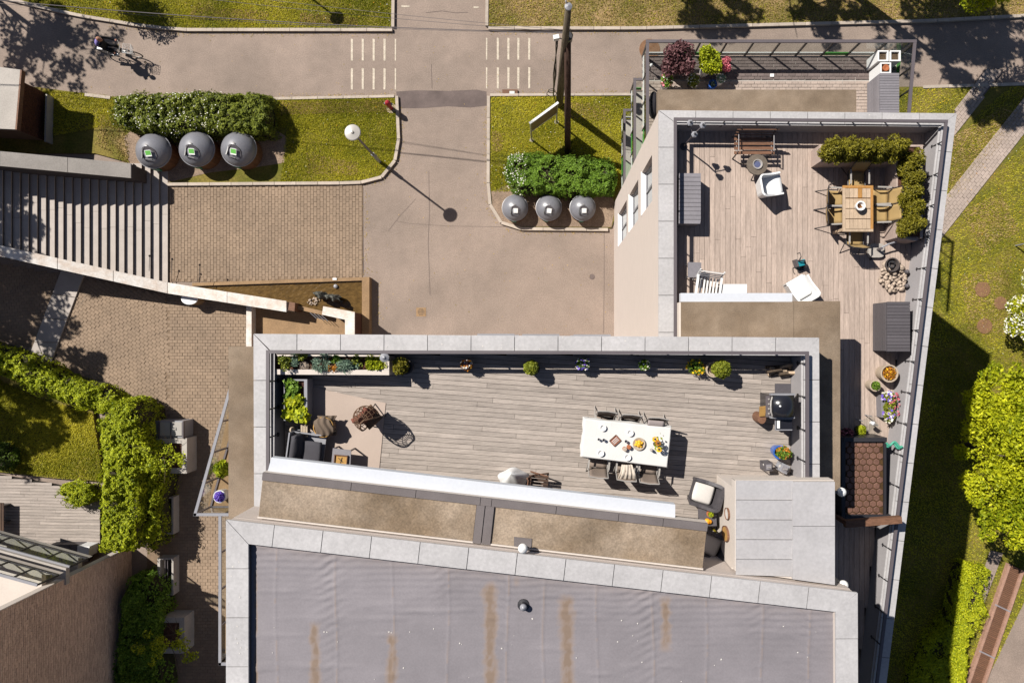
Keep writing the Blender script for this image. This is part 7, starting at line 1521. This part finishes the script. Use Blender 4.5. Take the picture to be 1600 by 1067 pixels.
c = P(1194.5, 642, Z + .55); g = thing('chopping_board', 'orange wooden chopping board leaning over the stump beside the barbecue', 'board', (c.x, c.y, Z + .43)); MB().box((c.x, c.y, Z + .5), (.2, .24, .03), .1, rx=.35).build('board', MT['cut_wood'], g); MB().box((c.x, c.y - .1, Z + .22), (.04, .03, .44), .1).build('prop', MT['cut_wood'], g)
potted('potted_plant', 'blue glazed pot of trailing green herbs by the east parapet', 1219, 706, Z, .165, .32, 'pot_blue', [(.05, .0, .03, (.16, .15, .12)), (.17, -.03, -.02, (.12, .1, .1))], 700, 'green', .055, extra=[('orange', 60, .05)])
for x, y, a, lb, mm in ((1200, 728, .05, 'dark metal lantern at the south end of the east parapet, left one', 'box_dark'), (1225, 731, -.45, 'grey lantern with a pale candle at the south end of the east parapet', 'metal_grey')):
    p = onto(x, y, Z + .3, Z); g = thing('garden_lantern', lb, 'lantern', p); MB().box(p + Vector((0, 0, .02)), (.2, .2, .03), a).build('base', MT[mm], g); MB().box(p + Vector((0, 0, .33)), (.2, .2, .02), a).build('top', MT[mm], g); MB().box(p + Vector((0, 0, .36)), (.12, .12, .04), a).build('vent', MT['box_grey'], g)
    for dx_, dy_ in ((-1, -1), (1, -1), (1, 1), (-1, 1)): MB().box(p + Matrix.Rotation(a, 3, 'Z') @ Vector((dx_ * .09, dy_ * .09, .17)), (.015, .015, .3), a).build('corner_post', MT[mm], g)
    MB().lathe([(.04, .04), (.04, .2), (0, .2)], p, 12).build('candle', MT['cushion_white'], g)
    MB().tube([p + Vector((-.05, 0, .38)), p + Vector((-.03, 0, .45)), p + Vector((.03, 0, .45)), p + Vector((.05, 0, .38))], .008, 5).build('handle', MT['alu'], g)
# dark wicker armchairs, low table, stool by the stair house
def wicker(label):
    g = thing('wicker_armchair', label, 'armchair', (0, 0, 0), 'dark wicker armchairs')
    MB().prism([(-.26, .3), (.26, .3), (.24, -.26), (-.24, -.26)], .12, .34).build('seat_base', MT['rattan_black'], g)
    u_shell(.29, .31, .12, .58, .78, .22, .12, .085).build('back_and_arms', MT['rattan_black'], g)
    MB().grid(lambda u, v: ((u - .5) * .44, (.28 - v * .46), .40 + .035 * (math.sin(math.pi * u) * math.sin(math.pi * v)) ** .35), 10, 10, thick=.07).build('seat_cushion', MT['cushion_white'], g, smooth=True)
    for x in (-.08, .06): MB().lathe([(.012, 0), (0, .006)], (x, .05, .436), 8).build('button', MT['pot_conc'], g)
    for x, y in ((-.24, .27), (.24, .27), (.24, -.25), (-.24, -.25)): MB().box((x, y, .06), (.04, .04, .12)).build('leg', MT['metal_black'], g)
    return g
w0 = wicker('dark wicker armchair with a white cushion in the sun by the stair house wall'); place(w0, onto(1102, 771, Z + .45, Z), math.radians(74), .92)
place(copy_tree(w0), onto(1112, 852, Z + .45, Z), math.radians(66), .92, 'dark wicker armchair in the shade at the end of the mossy roof')
zt = Z + .42; g = thing('low_table', 'low dark glass table with oranges between the two wicker armchairs', 'table', onto(1105, 807, zt, Z))
MB().prism(PX([(1091, 793), (1119, 793.5), (1120, 821), (1091.5, 821)], zt), zt - .04, zt).build('tabletop', MT['box_dark'], g)
for x, y in ((1093, 795), (1117, 795.5), (1118, 819), (1093, 819)): v = P(x, y, zt); MB().box((v.x, v.y, Z + .19), (.04, .04, .38)).build('leg', MT['rattan_black'], g)
for x, y, r, lb, mm in ((1105.5, 814, .07, 'big orange pumpkin on the low dark table, left of the pair', 'orange'), (1109, 814.5, .055, 'smaller orange pumpkin on the low dark table, right of the pair', 'orange')):
    p = P(x, y, zt + r); o = MB().lathe([(0, 0), (r * .7, r * .1), (r, r * .7), (r * .75, r * 1.35), (0, r * 1.45)], Vector((p.x, p.y, zt)), 16).build('pumpkin', MT[mm], smooth=True); tag(o, lb, 'pumpkin', 'pumpkins on the low table')
potted('potted_plant', 'small green succulent in a terracotta dish on the low dark table', 1108.5, 802, zt, .07, .07, 'terracotta', [(.02, 0, .05, (.06, .06, .05))], 170, 'ivy', .04)
zt = Z + .35; g = thing('yellow_stool', 'yellow green stool in the shade behind the low dark table', 'stool', onto(1112, 835, zt, Z)); ys_ = mat('yellow_green_paint', alb(176, 160, 52), .6, .06, 3, .05, 20)
MB().prism(PX([(1102, 830), (1120, 830), (1120, 842), (1102, 842)], zt), zt - .03, zt).build('seat', ys_, g)
for x, y in ((1103, 831), (1119, 831), (1119, 841), (1103, 841)): v = P(x, y, zt); MB().box((v.x, v.y, Z + .16), (.03, .03, .32)).build('leg', ys_, g)
for z0, y0, rh, rw_, mm, lb in ((14.66, -3.82, .16, .13, 'cushion_white', 'pale oval platter hanging on the white stair house wall'), (14.52, -4.3, .26, .17, 'cut_wood', 'tan oval platter with a dark rim hanging on the stair house wall')):
    g = thing('wall_platter', lb, 'platter', (xs0, y0, z0 - rh)); b = MB(); n = 24
    for r0, r1, x0, x1 in ((0, .86, -.03, -.035), (.86, 1, -.035, -.05), (1, 1, -.05, -.0)):
        vs = [(xs0 + x, y0 + rw_ * r * math.cos(a), z0 + rh * r * math.sin(a)) for r, x in ((r0, x0), (r1, x1)) for a in [i / n * 2 * math.pi for i in range(n)]]; bb_ = MB().add(vs, [(i, n + i, n + (i + 1) % n, (i + 1) % n) for i in range(n)]); bb_.build('dish' if r0 < .5 else 'rim', MT[mm if r0 < .5 else 'wood_brown'], g)
# globe lamps on roofs and walls
for p, q, lb in ((P(1315, 768, 14.6), P(1304, 768, 14.6), 'white globe lamp on a short arm off the stair house wall above the tile roof'), (P(1318, 913, 14.95), P(1308, 911, 14.95), 'pale globe lamp at the corner of the stair house and the south roof'), (P(817, 856, ZPM + .35), P(816, 851, ZPM + .05), 'pale globe lamp standing on the mossy felt roof by the grey patch')):
    g = thing('globe_lamp', lb, 'lamp', q, 'pale globe lamps'); MB().tube([q, q.lerp(p, .8)], .035, 8).build('arm', MT['metal_dark'], g); MB().lathe([(0, -.105), (.06, -.09), (.1, -.03), (.1, .03), (.06, .09), (0, .105)], p, 18).build('globe', MT['pot_white'], g, smooth=True)

# ------------------------------------------------------------------ paved top balcony
Z = 8.0
potted('potted_plant', 'large purple leaved shrub in a pot at the corner of the top balcony', 1054, 106, Z, .2, .4, 'pot_dark', [(0, .0, .55, (.38, .38, .35)), (.2, .2, .8, .26), (-.2, .12, .8, .28), (-.25, -.2, .6, .28), (.22, -.2, .65, .28), (0, .25, .95, .2)], 3600, 'purple', .085)
potted('potted_plant', 'bright green bushy shrub in a pot on the top balcony', 1104, 106, Z, .18, .38, 'pot_white', [(0, 0, .45, (.34, .36, .32)), (.15, -.18, .5, .2), (-.15, .2, .65, .22)], 2600, 'ivy', .085)
potted('potted_plant', 'pink heather like plant right of the bright green shrub', 1133, 103, Z, .15, .32, 'pot_dark', [(0, .12, .15, (.14, .13, .12)), (.02, -.1, .12, (.14, .13, .12))], 1300, 'pink', .05)
potted('potted_plant', 'orange flowers between the purple and the green shrub', 1077, 106, Z, .12, .3, 'pot_white', [(0, 0, .2, (.12, .16, .14))], 320, 'orange', .06, extra=[('yellow', 14, .06)])
potted('potted_plant', 'pot of pale pink roses below the purple shrub', 1041, 128, Z, .15, .35, 'pot_white', [(0, 0, .15, (.2, .24, .18))], 420, 'green', .07, extra=[('pink', 20, .085), ('white', 14, .06)])
potted('potted_plant', 'small cream blossomed plant by the canopy edge', 1082, 128, Z, .13, .32, 'pot_dark', [(0, 0, .12, (.2, .22, .16))], 420, 'hedge', .06, extra=[('white', 40, .05)])
potted('potted_plant', 'blue pot by the canopy edge under the green shrub', 1114, 131, Z, .14, .28, 'pot_blue', [(0, 0, .0, .08)], 60, 'sage', .05)
potted('potted_plant', 'pot of pale flowers beside the blue pot under the pink plant', 1126, 124, Z, .13, .28, 'pot_white', [(0, 0, .08, (.15, .14, .12))], 240, 'sage', .055, extra=[('white', 40, .05)])
for i, (x, y, lb) in enumerate(((1380, 87, 'white square planter with bare soil at the balcony end, upper left one'), (1399, 87, 'white square planter with bare soil in the balcony corner'), (1384, 106, 'white square planter with a terracotta pot inside, nearest the grey chest'))):
    zt = Z + .75; c = onto(x, y, zt, Z); g = thing('square_planter', lb, 'planter', c, 'white square planters'); r = .165
    b = MB()
    o4 = [(c.x - r, c.y - r), (c.x + r, c.y - r), (c.x + r, c.y + r), (c.x - r, c.y + r)]; i4 = [(c.x + (x_ - c.x) * .76, c.y + (y_ - c.y) * .76) for x_, y_ in o4]
    for k in range(4): b.prism([o4[k], o4[(k + 1) % 4], i4[(k + 1) % 4], i4[k]], Z, zt)
    b.build('planter_wall', MT['white'], g); MB().prism(i4, Z, zt - .08).build('soil', MT['soil'], g)
    if i == 2: o = MB().lathe([(.085, -.1), (.10, .02), (.07, .02), (0, 0)], (c.x, c.y, zt), 16).build('terracotta_pot', MT['terracotta'], g)
slat_cabinet('grey slatted cabinet at the east end of the paved top balcony', Z, .85, (1375, 114, 1405, 176), 1361, 15, 'box_grey')
p = P(1206, 118, Z); o = MB().bx(p.x - .06, p.x + .06, p.y - .05, p.y + .05, Z, Z + .03).build('small_plate', MT['white']); tag(o, 'small white plate on the balcony paving', 'plate')
p = P(1023, 165, Z + .8); g = thing('covered_barbecue', 'barbecue under a dark cover at the west end of the top balcony', 'barbecue', (p.x, p.y, Z)); MB().grid(lambda u, v: (p.x + (.16 * math.sin(math.pi * v) ** .5) * math.cos(2 * math.pi * u), p.y + .1 + .42 * math.sin(math.pi * v) ** .5 * math.sin(2 * math.pi * u), Z + .85 * (1 - v) ** .6), 20, 8).build('cover', MT['blackcloth'], g, smooth=True)
p = P(1017, 104, Z + .3); g = thing('path_lamp', 'small white ball lamp at the west end of the top balcony', 'lamp', (p.x, p.y, Z)); MB().tube([(p.x, p.y, Z), (p.x, p.y, Z + .35)], .02, 6).build('stem', MT['metal_dark'], g); MB().lathe([(0, -.06), (.05, -.03), (.05, .03), (0, .06)], (p.x, p.y, Z + .4), 12).build('globe', MT['white'], g, smooth=True)
# west balcony pots
potted('potted_plant', 'pale pot of violet flowers behind the slanted west railing', 343, 775, Z, .2, .4, 'pot_white', [(0, 0, .0, (.16, .16, .1))], 420, 'blue', .06, extra=[('blue', 60, .07)])
potted('potted_plant', 'spiky green plant behind the slanted west railing', 349, 731, Z, .15, .35, 'pot_dark', [(0, 0, .1, (.26, .26, .2))], 520, 'ivy', .12)
# odds and ends on the east lawn
p = P(1584, 384, 0); g = MB(); g.tube([p, p + Vector((0, 0, 1.2)), p + Vector((.5, .1, 1.25))], .03, 8); o = g.build('clothes_post', MT['metal_grey']); tag(o, 'grey bent metal post on the lawn at the right edge', 'post')
p = P(1425, 1044, .12); o = MB().box(p + Vector((.2, 0, .15)), (.5, .1, .05), -.2).build('garden_spike', MT['white']); tag(o, 'white stake lying in the shaded lawn at the bottom right', 'stake')
